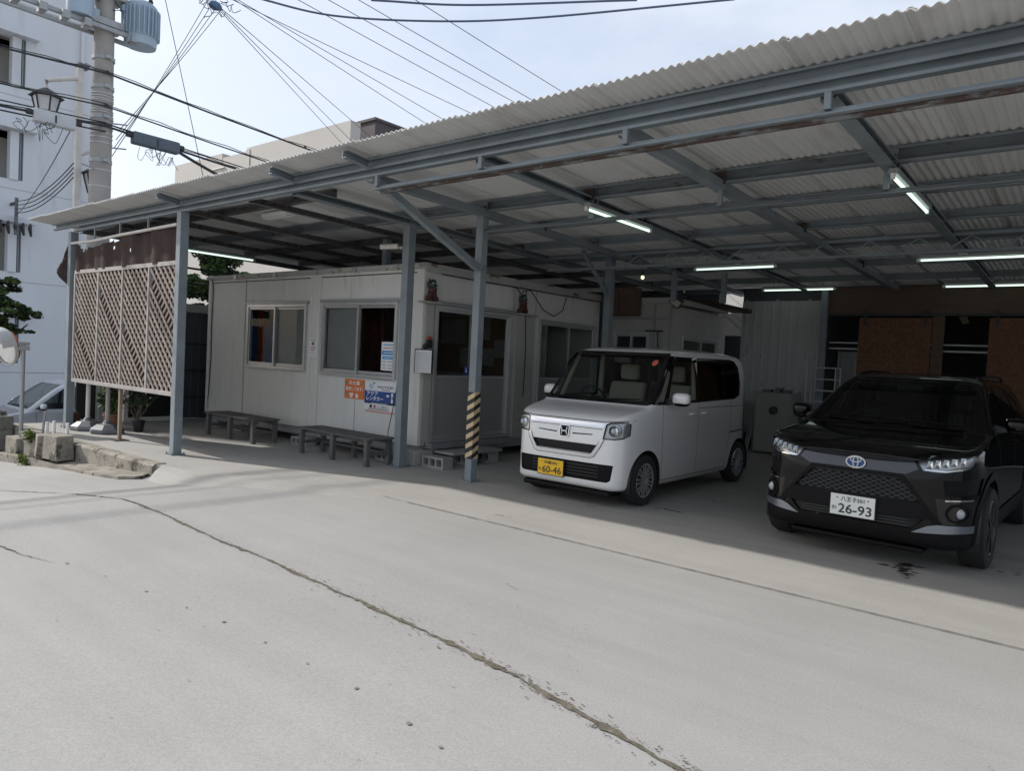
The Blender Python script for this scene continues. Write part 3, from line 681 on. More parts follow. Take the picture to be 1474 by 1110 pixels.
# small guardian lion statues on the pilaster ledges
def lion(p, label):
    t = thing('lion_statue', label, 'statue', p, 'guardian lion statues on the pilaster ledges')
    x, y, z = p
    mb = MB(); mb.sphere((x, y, z+.085), .075, 14, 10, (.85, .8, 1.1)); mb.sphere((x+.02, y-.02, z+.16), .062, 14, 10, (.9, 1, .85))
    for s in (-1, 1):
        mb.tube([(x+.04, y-.03+s*.035, z+.11), (x+.062, y-.05+s*.04, z+.06), (x+.07, y-.055+s*.042, z+.004)], [.026, .022, .026], 8)
        mb.sphere((x-.01, y+s*.07, z+.04), .045, 10, 8, (1.1, .7, .9))
    mb.tube([(x-.06, y, z+.05), (x-.085, y, z+.12), (x-.07, y+.01, z+.19)], [.025, .032, .01], 8)
    mb.build('body', M['shisa'], t, smooth=True)
    h = MB(); hx = x+.055; hy = y-.045
    h.sphere((x+.03, y-.03, z+.225), .058, 14, 10, (.95, 1, .9))
    for k in range(9):
        a = 2*math.pi*k/9; h.sphere((x+.005+.01*math.cos(a), y-.02+.058*math.cos(a), z+.222+.058*math.sin(a)), .022, 8, 6)
    for s in (-1, 1): h.tube([(x+.015, y-.03+s*.045, z+.265), (x+.01, y-.03+s*.058, z+.302)], [.016, .004], 6)
    h.sphere((x+.08, y-.055, z+.21), .03, 10, 8, (1, 1.1, .7)); h.sphere((x+.075, y-.055, z+.186), .024, 10, 6, (1, 1.1, .5))
    h.build('head', M['shisag'], t, smooth=True)
    e = MB()
    for s in (-1, 1): e.sphere((x+.078, y-.05+s*.024, z+.238), .009, 8, 6)
    e.build('eye', M['white'], t, smooth=True)
lion((ox1+.065, 6.83, 2.201), 'small red and green guardian lion statue on the ledge nearest the office corner')
lion((ox1+.065, 8.80, 2.201), 'small red and green guardian lion statue on the ledge between the two office doors')
# key box, bell, clip folder
t = thing('key_box', 'small dark box with a red top on the pilaster beside the office door', 'box', (ox1+.03, 6.83, 1.66))
MB().box(ox1+.021, ox1+.06, 6.79, 6.88, 1.58, 1.69).build('case', M['black'], t, bevel=.004); MB().box(ox1+.021, ox1+.055, 6.80, 6.87, 1.691, 1.73).build('cap', M['red'], t, bevel=.004)
t = thing('bell', 'small round dark bell on the pilaster left of the key box', 'bell', (ox1+.03, 6.76, 1.6))
MB().lathe([(.006, .06), (.03, .055), (.035, .03), (.035, .0)], (ox1+.021, 6.765, 1.60), 14, 'x').build('dome', M['black'], t, smooth=True)
t = thing('clip_folder', 'dark folder of white papers hanging at the office corner', 'folder', (-6.96, 6.70, 1.4))
a = Vector((.62, -.78, 0)); b = Vector((.78, .62, 0)); c0 = Vector((-6.95, 6.68, 1.24))
def slab(o0, ux, nx, w, t_, h): 
    mb = MB(); p = o0-ux*w/2; mb.add([p, p+ux*w, p+ux*w+nx*t_, p+nx*t_]+[q+Vector((0, 0, h)) for q in (p, p+ux*w, p+ux*w+nx*t_, p+nx*t_)], [(3,2,1,0),(4,5,6,7),(0,1,5,4),(1,2,6,5),(2,3,7,6),(3,0,4,7)]); return mb
slab(c0, b, -a, .24, .07, .32).build('cover', M['navy'], t, bevel=.005)
slab(c0+a*.012+Vector((0, 0, .005)), b, -a, .215, .011, .30).build('sheets', M['paper'], t)
mb = MB()
for k in range(9): slab(c0+a*.0135+Vector((0, 0, .03+.029*k)), b, -a, .19, .001, .004).v and mb.add(*(lambda s: (s.v, s.f))(slab(c0+a*.0135+Vector((0, 0, .03+.029*k)), b, -a, .19, .001, .004)))
mb.build('ruled_lines', M['grey'], t)
# cables on the office walls
def cable(pts, r, label, m='cable', group=None, name='wall_cable', n=6):
    return single(name, MB().tube(pts, r, n), M[m], label, 'cable', pts[0], group, smooth=True)
cable([(-12.52, 6.70, 2.66), (-12.53, 6.735, 2.5), (-12.56, 6.735, 1.8), (-12.55, 6.74, 1.2), (-12.62, 6.735, .3)], .007, 'black cable running down the left end of the office front')
cable([(-7.42, 6.69, 2.68), (-7.43, 6.73, 2.55), (-7.40, 6.72, 2.0), (-7.46, 6.72, 1.2), (-7.52, 6.70, .75), (-7.56, 6.66, .40), (-7.50, 6.60, .05)], .006, 'thin black cable hanging down beside the blue poster')
cable([(ox1+.06, 8.62, 2.58), (ox1+.07, 8.72, 2.5), (ox1+.06, 8.80, 2.55), (ox1+.07, 8.95, 2.58), (ox1+.08, 9.3, 2.30), (ox1+.08, 9.6, 2.22), (ox1+.07, 9.85, 2.34), (ox1+.06, 9.95, 2.56)], .008, 'drooping black cable loop under the office eave between the doors')
cable([(ox1+.06, 8.86, 2.56), (ox1+.05, 8.88, 2.3), (ox1+.05, 8.93, 1.6), (ox1+.05, 8.92, .9)], .007, 'black cable running down the pilaster between the two office doors')
cable([(ox1+.055, 7.0, 2.59), (ox1+.056, 8.0, 2.585), (ox1+.055, 9.0, 2.59), (ox1+.055, 11, 2.59)], .008, 'black cable running along under the office eave')
cable([(ox1+.02, 6.86, .30), (ox1+.05, 6.80, .21), (ox1+.12, 7.1, .20), (ox1+.12, 7.6, .205)], .007, 'black cable at the foot of the office corner')

# printed sheets and signs on the office
def flat_sign(name, P, u0, u1, z0, z1, m, label, cat='sign', d=.004, t_=.003, parts=()):
    a = P((u0+u1)/2, d, z0)
    t = thing(name, label, cat, a)
    mb = MB(); pbox(mb, P, u0, u1, d, d+t_, z0, z1); mb.build('sheet', M[m], t)
    return t
def block_(t, P, u0, u1, z0, z1, m, d, name='print'):
    mb = MB(); pbox(mb, P, u0, u1, d, d+.0012, z0, z1); return mb.build(name, M[m], t)
def words(t, P, body, u, z, w, h, m, d, sx=1, bold=0):
    o = Vector(P(u, d, z)); ux = (Vector(P(u+1, d, z))-o); mb = MB()
    text_on(mb, body, o, ux, (0, 0, 1), .1, w, h, bold=bold)
    return mb.build('lettering', M[m], t, recalc=False)
# blue and white hire poster
t = flat_sign('poster', PF, -8.19, -7.53, .66, 1.075, 'paper', 'white and blue rental car poster with katakana on the office wall under the right window', 'poster', d=.006)
t.name = 'poster'
block_(t, PF, -8.19, -7.53, .775, .935, 'blue', .0095)
block_(t, PF, -8.19, -7.53, .752, .775, 'navy', .0095)
words(t, PF, 'アクア', -8.02, .898, .24, .058, 'white', .0112, bold=.0022)
words(t, PF, 'レンタカー', -7.965, .828, .36, .058, 'white', .0112, bold=.0022)
words(t, PF, 'FACTORY', -7.735, .995, .35, .034, 'navy', .0105, bold=.001)
block_(t, PF, -7.82, -7.65, .954, .962, 'grey', .0095)
words(t, PF, 'レンタカー', -7.78, .710, .25, .05, 'ink', .0105, bold=.001); block_(t, PF, -8.07, -8.02, .69, .735, 'ink', .0095, 'mark'); block_(t, PF, -7.985, -7.94, .695, .73, 'redink', .0095, 'mark')
block_(t, PF, -8.10, -7.66, .672, .680, 'ink', .0095)
block_(t, PF, -8.04, -7.70, .757, .764, 'paper', .0108)
mb = MB()
for k in range(6):
    a = k*math.pi/3; mb.add([Vector(PF(-8.05+.06*math.cos(a+s*.30)*rr_, .0105, 1.0+.045*math.sin(a+s*.30)*rr_)) for s, rr_ in ((-1, .55), (0, 1.05), (1, .55), (0, .15))], [(0, 1, 2, 3)])
mb.build('emblem', M['cyan'], t, recalc=False)
mb = MB(); mb.add([PF(-8.02, .0108, 1.06), PF(-7.96, .0108, 1.055), PF(-7.99, .0108, 1.025)], [(2, 1, 0)]); build_each(mb, 'leaf_mark', M['green'], t, recalc=False)
mb = MB()
for (u, z, a, b) in ((-7.69, .880, .032, .018), (-7.60, .895, .022, .032), (-7.60, .815, .022, .034), (-7.605, .855, .008, .02)):
    mb.add([PF(u+a*math.cos(k*.6283), .0112, z+b*math.sin(k*.6283)) for k in range(10)], [tuple(range(10))])
build_each(mb, 'picture', M['paper'], t, recalc=False)
t2 = flat_sign('poster', PF, -8.17, -7.55, .625, .655, 'pink', 'faded pink strip left under the rental poster on the office wall', 'poster', d=.003, t_=.002)
# orange souvenir notice
t = flat_sign('poster', PF, -8.655, -8.205, .79, 1.075, 'orange', 'square orange souvenir notice with white Japanese lettering beside the blue poster', 'poster', d=.006)
words(t, PF, 'お土産', -8.43, 1.025, .24, .058, 'white', .0112, bold=.002); words(t, PF, '販売してます！', -8.43, .935, .38, .058, 'white', .0112, bold=.002)
mb = MB()
mb.prism([(-8.53, .875), (-8.46, .875), (-8.44, .85), (-8.46, .845), (-8.465, .805), (-8.525, .805), (-8.53, .845), (-8.55, .85)], 'y', oy0-.0112, oy0-.010)
mb.prism([(-8.40, .805), (-8.335, .805), (-8.335, .845), (-8.355, .87), (-8.38, .87), (-8.40, .845)], 'y', oy0-.0112, oy0-.010); build_each(mb, 'picture', M['paper'], t)
mb = MB(); mb.add([PF(-8.62+.03*math.cos(k), .0105, .86+.02*math.sin(k)) for k in range(6)], [tuple(range(6))]); mb.add([PF(-8.25+.025*math.cos(k), .0105, 1.02+.02*math.sin(k)) for k in range(6)], [tuple(range(6))]); mb.add([PF(-8.61+.025*math.cos(k), .0105, 1.02+.02*math.sin(k)) for k in range(6)], [tuple(range(6))])
build_each(mb, 'leaf_mark', M['green'], t, recalc=False)
# price sheet in the window
t = flat_sign('poster', PF, -7.90, -7.60, 1.235, 1.64, 'paper', 'white sheet with two blue bands taped inside the right office window', 'poster', d=-.022)
block_(t, PF, -7.89, -7.61, 1.455, 1.515, 'cyan', -.0185); block_(t, PF, -7.87, -7.61, 1.395, 1.435, 'cyan', -.0185)
block_(t, PF, -7.86, -7.64, 1.592, 1.606, 'cyan', -.0185); block_(t, PF, -7.86, -7.66, 1.55, 1.558, 'redink', -.0185)
block_(t, PF, -7.85, -7.66, 1.48, 1.49, 'paper', -.0170); block_(t, PF, -7.83, -7.68, 1.412, 1.419, 'paper', -.0170)
for z in (1.36, 1.31, 1.27): block_(t, PF, -7.87, -7.80, z-.004, z+.004, 'grey', -.0185); block_(t, PF, -7.75, -7.64, z-.004, z+.004, 'grey', -.0185)
# smoking notice between the windows
t = flat_sign('poster', PF, -9.575, -9.34, 1.365, 1.66, 'paper', 'small white notice with red lines between the two front windows', 'poster', d=.018)
block_(t, PF, -9.53, -9.385, 1.625, 1.634, 'grey', .0215); block_(t, PF, -9.49, -9.468, 1.545, 1.60, 'ink', .0215); block_(t, PF, -9.455, -9.433, 1.545, 1.60, 'ink', .0215)
block_(t, PF, -9.52, -9.39, 1.505, 1.518, 'redink', .0215); block_(t, PF, -9.52, -9.42, 1.468, 1.482, 'redink', .0215); block_(t, PF, -9.52, -9.41, 1.425, 1.432, 'pink', .0215)
# small blue sticker on the door glass
t = flat_sign('sticker', PR, 7.56, 7.66, 1.235, 1.34, 'blue', 'small blue sticker on the glass of the first office door', 'sticker', d=.019, t_=.001)
mb = MB(); mb.lathe([(.012, 0), (.0121, .001)], (ox1+.0202, 7.61, 1.315), 12, 'x'); mb.box(ox1+.0202, ox1+.0212, 7.595, 7.625, 1.26, 1.30); mb.build('pictogram', M['paper'], t)

# ---------------------------------------------------------------- second office behind
off2 = thing('portable_office', 'second shorter prefabricated office behind the white van', 'office', (-6.6, 12.4, 0))
P2, P3 = frontP(11.3), rightP(-5.72)
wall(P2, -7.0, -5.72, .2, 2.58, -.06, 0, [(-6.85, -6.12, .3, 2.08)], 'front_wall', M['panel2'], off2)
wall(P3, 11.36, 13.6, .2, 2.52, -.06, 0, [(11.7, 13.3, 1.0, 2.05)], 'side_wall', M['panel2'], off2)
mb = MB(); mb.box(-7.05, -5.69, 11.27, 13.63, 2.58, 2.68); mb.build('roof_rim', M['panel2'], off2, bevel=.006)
mb = MB(); mb.prism([(11.9, 2.69), (13.95, 2.69), (13.95, 2.62), (13.85, 2.62)], 'x', -5.72, -5.35); mb.build('awning', M['rust'], off2)
slider(P2, -6.85, -6.12, .3, 2.08, off2, 'door', lower=1.0)
slider(P3, 11.7, 13.3, 1.0, 2.05, off2, 'window')
mb = MB(); mb.box(-6.98, -5.76, 13.4, 13.5, .2, 2.5); mb.box(-6.95, -5.80, 11.4, 13.4, 2.50, 2.56); build_each(mb, 'inside', M['inside'], off2)
mb = MB(); pbox(mb, P2, -6.05, -6.02, .001, .02, .2, 2.57); pbox(mb, P2, -5.76, -5.72, .001, .03, .2, 2.57); pbox(mb, P2, -7.0, -5.73, .002, .05, 2.30, 2.34); build_each(mb, 'trim', M['alud'], off2)
t = thing('wall_bracket', 'dark swing arm bracket on the second office above the white van', 'bracket', (-6.05, 11.25, 2.1))
MB().beam((-6.18, 11.25, 2.10), (-5.85, 11.25, 2.10), .03, .025).build('bar', M['black'], t); MB().tube([(-5.95, 11.25, 2.09), (-5.93, 11.24, 1.85), (-5.80, 11.22, 1.66), (-5.76, 11.24, 1.72)], .012, 6).build('hose', M['black'], t, smooth=True)
t = thing('wooden_cabinet', 'brown two-door wooden cabinet mounted high on the second office front', 'cabinet', (-6.6, 11.1, 2.36))
MB().box(-6.92, -6.30, 11.02, 11.26, 2.36, 2.84).build('case', M['ply'], t, bevel=.006)
for a, b in ((-6.9, -6.62), (-6.59, -6.33)):
    d = MB().box(a, b, 11.0, 11.018, 2.39, 2.81).build('door', M['ply'], t, bevel=.004); MB().sphere((b-.04 if a < -6.7 else a+.04, 10.99, 2.6), .012, 8, 6).build('knob', M['black'], d)
t = thing('wood_box', 'small tilted pale wooden box under the roof beside the second office', 'box', (-5.62, 11.24, 2.6))
o = MB().box(-.1, .1, -.08, .08, -.07, .07).build('case', M['ply'], t, bevel=.004, local=True); o.rotation_euler = (.3, .6, .4)
o = MB().box(-.08, .08, -.085, -.081, -.05, .05).build('face', M['panel2'], t, local=True); o.rotation_euler = (.3, .6, .4)
# ---------------------------------------------------------------- hollow concrete blocks
def cmu(loc, rz, label, group, hgt=.19):
    t = bpy.data.objects.new('tmp', None)
    mb = MB(); w, d = .39, .19
    mb.box(-w/2, w/2, -d/2, d/2, 0, .028); mb.box(-w/2, w/2, -d/2, d/2, hgt-.028, hgt)
    for k in range(4):
        x = -w/2+k*(w-.03)/3; mb.box(x, x+.03, -d/2, d/2, .028, hgt-.028)
    for k in range(3):
        x = -w/2+.03+k*(w-.03)/3; e = (w-.03)/3-.03
        mb.box(x, x+.012, -d/2+.002, d/2-.002, .028, .04); mb.box(x+e-.012, x+e, -d/2+.002, d/2-.002, hgt-.04, hgt-.028)
    o = mb.build('concrete_block', M['block'], None, recalc=False); bpy.data.objects.remove(t)
    o.location = loc; o.rotation_euler = (0, 0, rz)
    return tag(o, label, 'block', group)
G = 'hollow concrete blocks under and beside the office'
cmu((-9.45, 6.62, 0), 0, 'hollow concrete block under the office front between the two benches', G, .125)
cmu((-12.4, 6.80, 0), 0, 'hollow concrete block under the left end of the office', G, .125)
cmu((-11.6, 6.80, 0), 0, 'hollow concrete block under the office behind the left bench', G, .125)
cmu((-7.50, 6.66, 0), 0, 'hollow concrete block under the office behind the right bench end', G, .125)
cmu((-6.72, 6.80, 0), 0, 'hollow concrete block nearest the corner in the door step', G, .15)
cmu((-6.78, 7.35, 0), 0.02, 'hollow concrete block in the door step, middle of the row', G, .15)
cmu((-6.82, 7.85, 0), -.03, 'hollow concrete block in the door step, farthest from the corner', G, .15)
cmu((-6.80, 9.8, 0), 1.5, 'hollow concrete block under the second office door', G, .12)
single('step_slab', MB().box(-6.98, -6.60, 6.98, 8.0, .152, .19), M['block'], 'flat concrete slab laid as a step below the first office door', 'step', (-6.8, 7.5, .152), bevel=.006)
mb = MB(); mb.box(-7.18, -6.98, 6.62, 6.97, .0, .20)
single('corner_block', mb, M['panel2'], 'pale solid block carrying the office corner behind the post', 'block', (-7.08, 6.8, 0), bevel=.008)

# ---------------------------------------------------------------- benches
def bench(loc, ln, rz, label):
    t = thing('bench', label, 'bench', loc, 'low dark slatted benches along the office', rz)
    w, h = .44, .375
    for k in range(5):
        y = -w/2+w*k/5; mb = MB(); mb.box(-ln/2+random.uniform(-.006, .006), ln/2+random.uniform(-.006, .006), y+.003, y+w/5-.004, h-.025, h); mb.build('slat', M['wood'], t, local=True, bevel=.004)
    for x in (-ln/2+.09, 0, ln/2-.09):
        for y in (-w/2+.04, w/2-.04):
            MB().box(x-.035, x+.035, y-.03, y+.03, 0, h-.026).build('leg', M['wood'], t, local=True, bevel=.004)
    for y in (-w/2+.04, w/2-.04):
        s = 1 if y > 0 else -1
        MB().box(-ln/2+.06, ln/2-.06, y-s*.045-.012, y-s*.045+.012, h-.075, h-.027).build('rail', M['wood'], t, local=True, bevel=.003)
    MB().box(-ln/2+.06, ln/2-.06, w/2-.10, w/2-.072, .14, .18).build('stretcher', M['wood'], t, local=True, bevel=.003)
    for x in (-ln/2+.09, ln/2-.09): MB().box(x-.012, x+.012, -w/2+.075, w/2-.075, .14, .185).build('stretcher', M['wood'], t, local=True, bevel=.003)
    return t
bench((-7.98, 6.24, 0), 1.66, -.03, 'low dark slatted wooden bench under the posters, nearer the office corner')
bench((-10.58, 6.22, 0), 1.56, -.02, 'low dark slatted wooden bench under the left office window')

# ---------------------------------------------------------------- lattice screen
lat = thing('lattice_screen', 'weathered wooden lattice screen of four panels between the two left carport posts', 'lattice screen', (-11.2, 4.6, 0))
lx = [-12.86, -11.95, -11.1, -10.26, -9.47]; lz0, lz1 = .80, 2.53
mb = MB(); mb.box(lx[0]-.02, lx[4], 4.565, 4.62, lz1-.03, lz1+.03); mb.box(lx[0]-.02, lx[4], 4.56, 4.625, lz0-.035, lz0+.025)
mb.build('rail', M['latframe'], lat, bevel=.004)
for i, x in enumerate(lx[:-1]):
    MB().box(x-.022, x+.022, 4.562, 4.618, lz0+.026, lz1-.031).build('stile', M['latframe'], lat, bevel=.003)
def clip_line(x0, x1, z0, z1, c, s):
    """line z = s*x + c inside the rectangle"""
    pts = []
    for x in (x0, x1):
        z = s*x+c
        if z0 <= z <= z1: pts.append((x, z))
    for z in (z0, z1):
        x = (z-c)/s
        if x0 < x < x1: pts.append((x, z))
    return pts if len(pts) >= 2 else None
rl = random.Random(21)
for i in range(4):
    x0, x1 = lx[i]+.024, lx[i+1]-.024; z0, z1 = lz0+.027, lz1-.032
    for s, y, m, nm in ((-1, 4.578, 'lattice', 'slats'), (1, 4.594, 'latticeb', 'crossing_slats')):
        mb = MB(); c = z0-s*(x1 if s > 0 else x0)-.05; gap = rl.uniform(.7, 1.8) 
        c0_ = c
        while c < c0_+(z1-z0)+(x1-x0)+.1:
            hit = s < 0 and abs((c-c0_)-gap) < .075
            p = clip_line(x0, x1, z0, z1, c, s)
            if p and math.dist(p[0], p[1]) > .05 and not hit:
                mb.beam((p[0][0], y, p[0][1]), (p[1][0], y, p[1][1]), .013, .036, up=(0, -1, 0)) if False else mb.beam((p[0][0], y, p[0][1]), (p[1][0], y, p[1][1]), .036, .012, up=(0, 1, 0))
            c += .132
        mb.build(nm, M[m], lat)
MB().box(-11.13, -11.08, 4.575, 4.62, .012, lz0-.036).build('leg', mat('wood_leg', (.26, .20, .15), .85, 0, .2), lat); MB().box(-11.2, -11.0, 4.5, 4.7, .001, .012).build('foot_plate', M['rust'], lat)
# pipe and torn netting above it
t = thing('netting_rail', 'pale rusty pipe slung under the beam above the netting', 'pipe', (-11.2, 4.6, 3.0))
MB().tube([(-13.0, 4.56, 3.0), (-12.2, 4.56, 2.985), (-11.2, 4.56, 3.01), (-9.46, 4.56, 3.03)], .022, 10).build('pipe', M['offwhite'], t, smooth=True)
for x in (-12.1, -11.2, -10.3): MB().box(x-.015, x+.015, 4.55, 4.57, 3.02, 3.19).build('hook', M['steelrust'], t)
mb = MB(); nx, nz_ = 70, 9; x0, x1 = -12.93, -9.48
def nt_(x, z): return 4.585+.025*math.sin(x*7)+.015*math.sin(x*19+z*3)
for j in range(nz_+1):
    for i in range(nx+1):
        x = x0+(x1-x0)*i/nx; top = 2.99+.012*(x-x0); sagt = (.10*max(0, math.sin((x+12.93)*1.9)) if x < -10.4 else 0)
        z = 2.54+(top-sagt-2.54)*j/nz_; mb.v.append((x, nt_(x, z), z))
rn = random.Random(5); holes = [(-12.55, 2.93, .13), (-11.85, 2.86, .045), (-11.5, 2.84, .04), (-10.9, 2.8, .04), (-11.45, 2.99, .1)]
for j in range(nz_):
    for i in range(nx):
        k = j*(nx+1)+i; c = [sum(mb.v[q][a] for q in (k, k+1, k+nx+2, k+nx+1))/4 for a in range(3)]
        if any(math.hypot(c[0]-h[0], (c[2]-h[1])*1.4) < h[2]*rn.uniform(.6, 1.2) for h in holes): continue
        mb.f.append((k, k+1, k+nx+2, k+nx+1))
o = single('shade_netting', mb, M['cloth'], 'torn brown shade netting hung above the lattice screen', 'netting', (-11.2, 4.58, 2.54), recalc=False)
o.modifiers.new('thick', 'SOLIDIFY').thickness = .006
mb = MB(); n = 40
for j in range(9):
    for i in range(n+1):
        x = -12.84+3.3*i/n; mb.v.append((x, 4.675+.012*math.sin(x*9+j)+.008*math.sin(x*23), .86+1.66*j/8))
for j in range(8):
    for i in range(n): k = j*(n+1)+i; mb.f.append((k, k+1, k+n+2, k+n+1))
single('shade_netting', mb, M['cloth'], 'dark brown netting stretched behind the lattice slats', 'netting', (-11.2, 4.675, .86), smooth=True, recalc=False)
mb = MB(); n = 10
for j in range(n+1):
    z = 2.42+.55*j/n
    for i in range(5):
        t_ = i/4; bul = math.sin(math.pi*min(1, (j+.5)/n))*.30*(1-.35*j/n)
        mb.v.append((-13.12-bul*.5*t_, 4.57-bul*.45*t_-.03*math.sin(t_*5+j), z-.1*t_*(1-j/n)))
for j in range(n):
    for i in range(4): k = j*5+i; mb.f.append((k, k+1, k+6, k+5))
o = single('shade_netting', mb, M['cloth'], 'loose brown netting flap bulging out past the left corner post', 'netting', (-13, 4.7, 2.4), smooth=True, recalc=False); o.modifiers.new('thick', 'SOLIDIFY').thickness = .006

# ---------------------------------------------------------------- parasol bases and pots on the terrace
def pbase(loc, hp, m, label, rz):
    t = thing('parasol_base', label, 'parasol base', loc, 'weighted parasol bases with pipes', rz)
    mb = MB(); n = 8
    rings = [(.25, 0), (.26, .03), (.25, .07), (.15, .14), (.07, .155), (.05, .2)]
    k = 0
    for r, z in rings:
        for j in range(n):
            a = math.pi/8+2*math.pi*j/n; q = 1.0 if j % 2 == 0 else 1.0; mb.v.append((r*math.cos(a)*(1.05 if j % 2 else .98), r*math.sin(a)*.95, z))
    for i in range(len(rings)-1):
        for j in range(n): mb.f.append((i*n+j, i*n+(j+1) % n, (i+1)*n+(j+1) % n, (i+1)*n+j))
    mb.f.append(tuple(range(n))[::-1]); mb.f.append(tuple((len(rings)-1)*n+j for j in range(n)))
    mb.build('weight', M['grey'], t, local=True, bevel=.012)
    MB().cyl((0, 0, .19), (0, 0, hp), .033, 14).build('pipe', M[m], t, local=True, smooth=True)
    return t
pbase((-12.60, 4.72, 0), 1.0, 'offwhite', 'dark plastic parasol base with a white pipe behind the left corner post', .2)
pbase((-12.05, 4.80, 0), 1.02, 'latframe', 'dark plastic parasol base with a brownish pipe, right of the white one', .5)
def leafcloud(mb, c, rad, n, size, rnd, flat=1.0):
    for i in range(n):
        d = Vector((rnd.gauss(0, 1), rnd.gauss(0, 1), rnd.gauss(0, 1))).normalized()*(rnd.random()**.45)
        p = Vector((c[0]+d.x*rad[0], c[1]+d.y*rad[1], c[2]+d.z*rad[2]))
        a = Vector((rnd.gauss(0, 1), rnd.gauss(0, 1), rnd.gauss(0, .5)*flat)).normalized(); b = a.cross(Vector((rnd.gauss(0, 1), rnd.gauss(0, 1), rnd.gauss(0, 1)))).normalized()
        s = size*rnd.uniform(.6, 1.4); w = s*.33
        mb.add([p-a*s/2, p+b*w-a*s*.05, p+a*s/2, p-b*w-a*s*.05], [(0, 1, 2, 3)])
rnd = random.Random(3)
t = thing('potted_plant', 'bushy green plant in a terracotta pot behind the left corner post', 'plant', (-12.75, 5.15, 0))
MB().lathe([(.09, 0), (.13, .2), (.14, .2), (.14, .24), (.11, .24)], (-12.75, 5.15, 0), 16).build('pot', mat('terracotta', (.30, .14, .08), .85), t, smooth=True)
mb = MB(); leafcloud(mb, (-12.72, 5.12, .47), (.2, .2, .26), 260, .09, rnd); mb.build('foliage', M['leaf'], t, recalc=False)
mb = MB(); leafcloud(mb, (-12.68, 5.08, .52), (.2, .2, .24), 50, .07, rnd); mb.build('young_leaves', M['leafy'], t, recalc=False)
mb = MB()
for k in range(5): mb.tube([(-12.75, 5.15, .2), (-12.75+rnd.uniform(-.1, .1), 5.15+rnd.uniform(-.1, .1), .6)], .008, 5)
mb.build('stem', M['bark'], t)
t = thing('potted_plant', 'dry sparse plant in a dark pot beside the brownish parasol pipe', 'plant', (-11.95, 5.2, 0))
MB().lathe([(.07, 0), (.09, .16), (.1, .16), (.1, .18), (.08, .18)], (-12.1, 5.3, 0), 16).build('pot', M['black'], t, smooth=True)
mb = MB()
for k in range(9):
    a = rnd.random()*6.28; q = [(-11.95, 5.2, .2)]
    for s in range(4): q.append((q[-1][0]+.06*math.cos(a)+rnd.uniform(-.04, .04), q[-1][1]+.05*math.sin(a)+rnd.uniform(-.04, .04), q[-1][2]+rnd.uniform(.06, .14)))
    mb.tube(q, [.012, .009, .007, .005, .003], 5)
mb.build('stem', M['bark'], t)
mb = MB(); leafcloud(mb, (-11.8, 5.15, .55), (.28, .2, .16), 90, .07, rnd); mb.build('foliage', M['leafd'], t, recalc=False)
mb = MB(); mb.sphere((-13.25, 4.72, .13), .14, 18, 12, (1.05, .9, .95))
for i, v in enumerate(mb.v): k = 1+.05*math.sin(v[0]*60)*math.sin(v[2]*50+v[1]*40); mb.v[i] = (-13.25+(v[0]+13.25)*k, 4.72+(v[1]-4.72)*k, max(.002, .13+(v[2]-.13)*k))
single('fibre_stump', mb, M['coir'], 'round brown fibrous stump at the foot of the left corner post', 'stump', (-13.25, 4.72, 0), smooth=True)

# ---------------------------------------------------------------- kerbside blocks, posts and mirror
def kblock(x, y, w, d, h, taper, label, m='stone', rz=0, rough=True):
    z = gz(x, y)+.10
    mb = MB(); q = [(-w/2, -d/2), (w/2, -d/2), (w/2, d/2), (-w/2, d/2)]
    mb.add([(a, b, 0) for a, b in q]+[(a*(1-taper), b*(1-taper*.5)+taper*d*.2, h) for a, b in q], [(3,2,1,0),(4,5,6,7),(0,1,5,4),(1,2,6,5),(2,3,7,6),(3,0,4,7)])
    o = mb.build('kerb_block', M[m], None, bevel=.014); o.location = (x, y, z); o.rotation_euler = (rz*.1, 0, rz)
    return tag(o, label, 'block', 'loose concrete blocks along the kerb')
kblock(-11.12, 3.80, .42, .24, .34, .12, 'tapered concrete block at the right end of the kerbside row', rz=.1)
kblock(-11.62, 3.80, .36, .24, .33, .10, 'leaning concrete block second from the right of the kerbside row', rz=-.25)
kblock(-12.02, 3.84, .34, .24, .29, .08, 'mossy concrete block left of the leaning one in the kerbside row', rz=.12)
kblock(-12.80, 3.84, .50, .24, .26, .03, 'wide concrete block at the foot of the mirror pole')
kblock(-12.55, 3.90, .34, .20, .34, .03, 'flat-topped grey block behind the wide one at the mirror pole', 'darkblock')
kblock(-13.62, 3.80, .40, .28, .58, .02, 'tall dark grey block left of the mirror pole', 'darkblock')
mb = MB(); rz_ = random.Random(8)
z = gz(-13.4, 3.8)+.68
for k in range(7): mb.sphere((-13.62+rz_.uniform(-.13, .13), 3.8+rz_.uniform(-.08, .08), z+rz_.uniform(.01, .07)), rz_.uniform(.03, .06), 7, 5, (1, 1, .7))
single('rubble', mb, M['darkblock'], 'small heap of broken stones on the tall dark grey block', 'rubble', (-13.62, 3.8, z))
for x, y, h, lab in ((-11.95, 3.93, .38, 'short white pipe post, leftmost of three behind the kerb blocks'), (-11.68, 3.93, .40, 'short white pipe post in the middle of three behind the kerb blocks'), (-11.18, 3.93, .38, 'short white pipe post, rightmost of three behind the kerb blocks')):
    z = gz(x, y)+.12; single('short_post', MB().cyl((x, y, z), (x, y, z+h+.1), .022, 10), M['white'], lab, 'post', (x, y, z), 'short white pipe posts', smooth=True)
single('leaning_rod', MB().tube([(-12.25, 3.93, -.35), (-12.18, 3.98, .35)], .018, 8), M['galv'], 'thin grey rod leaning beside the short white posts', 'rod', (-12.25, 3.93, -.35))
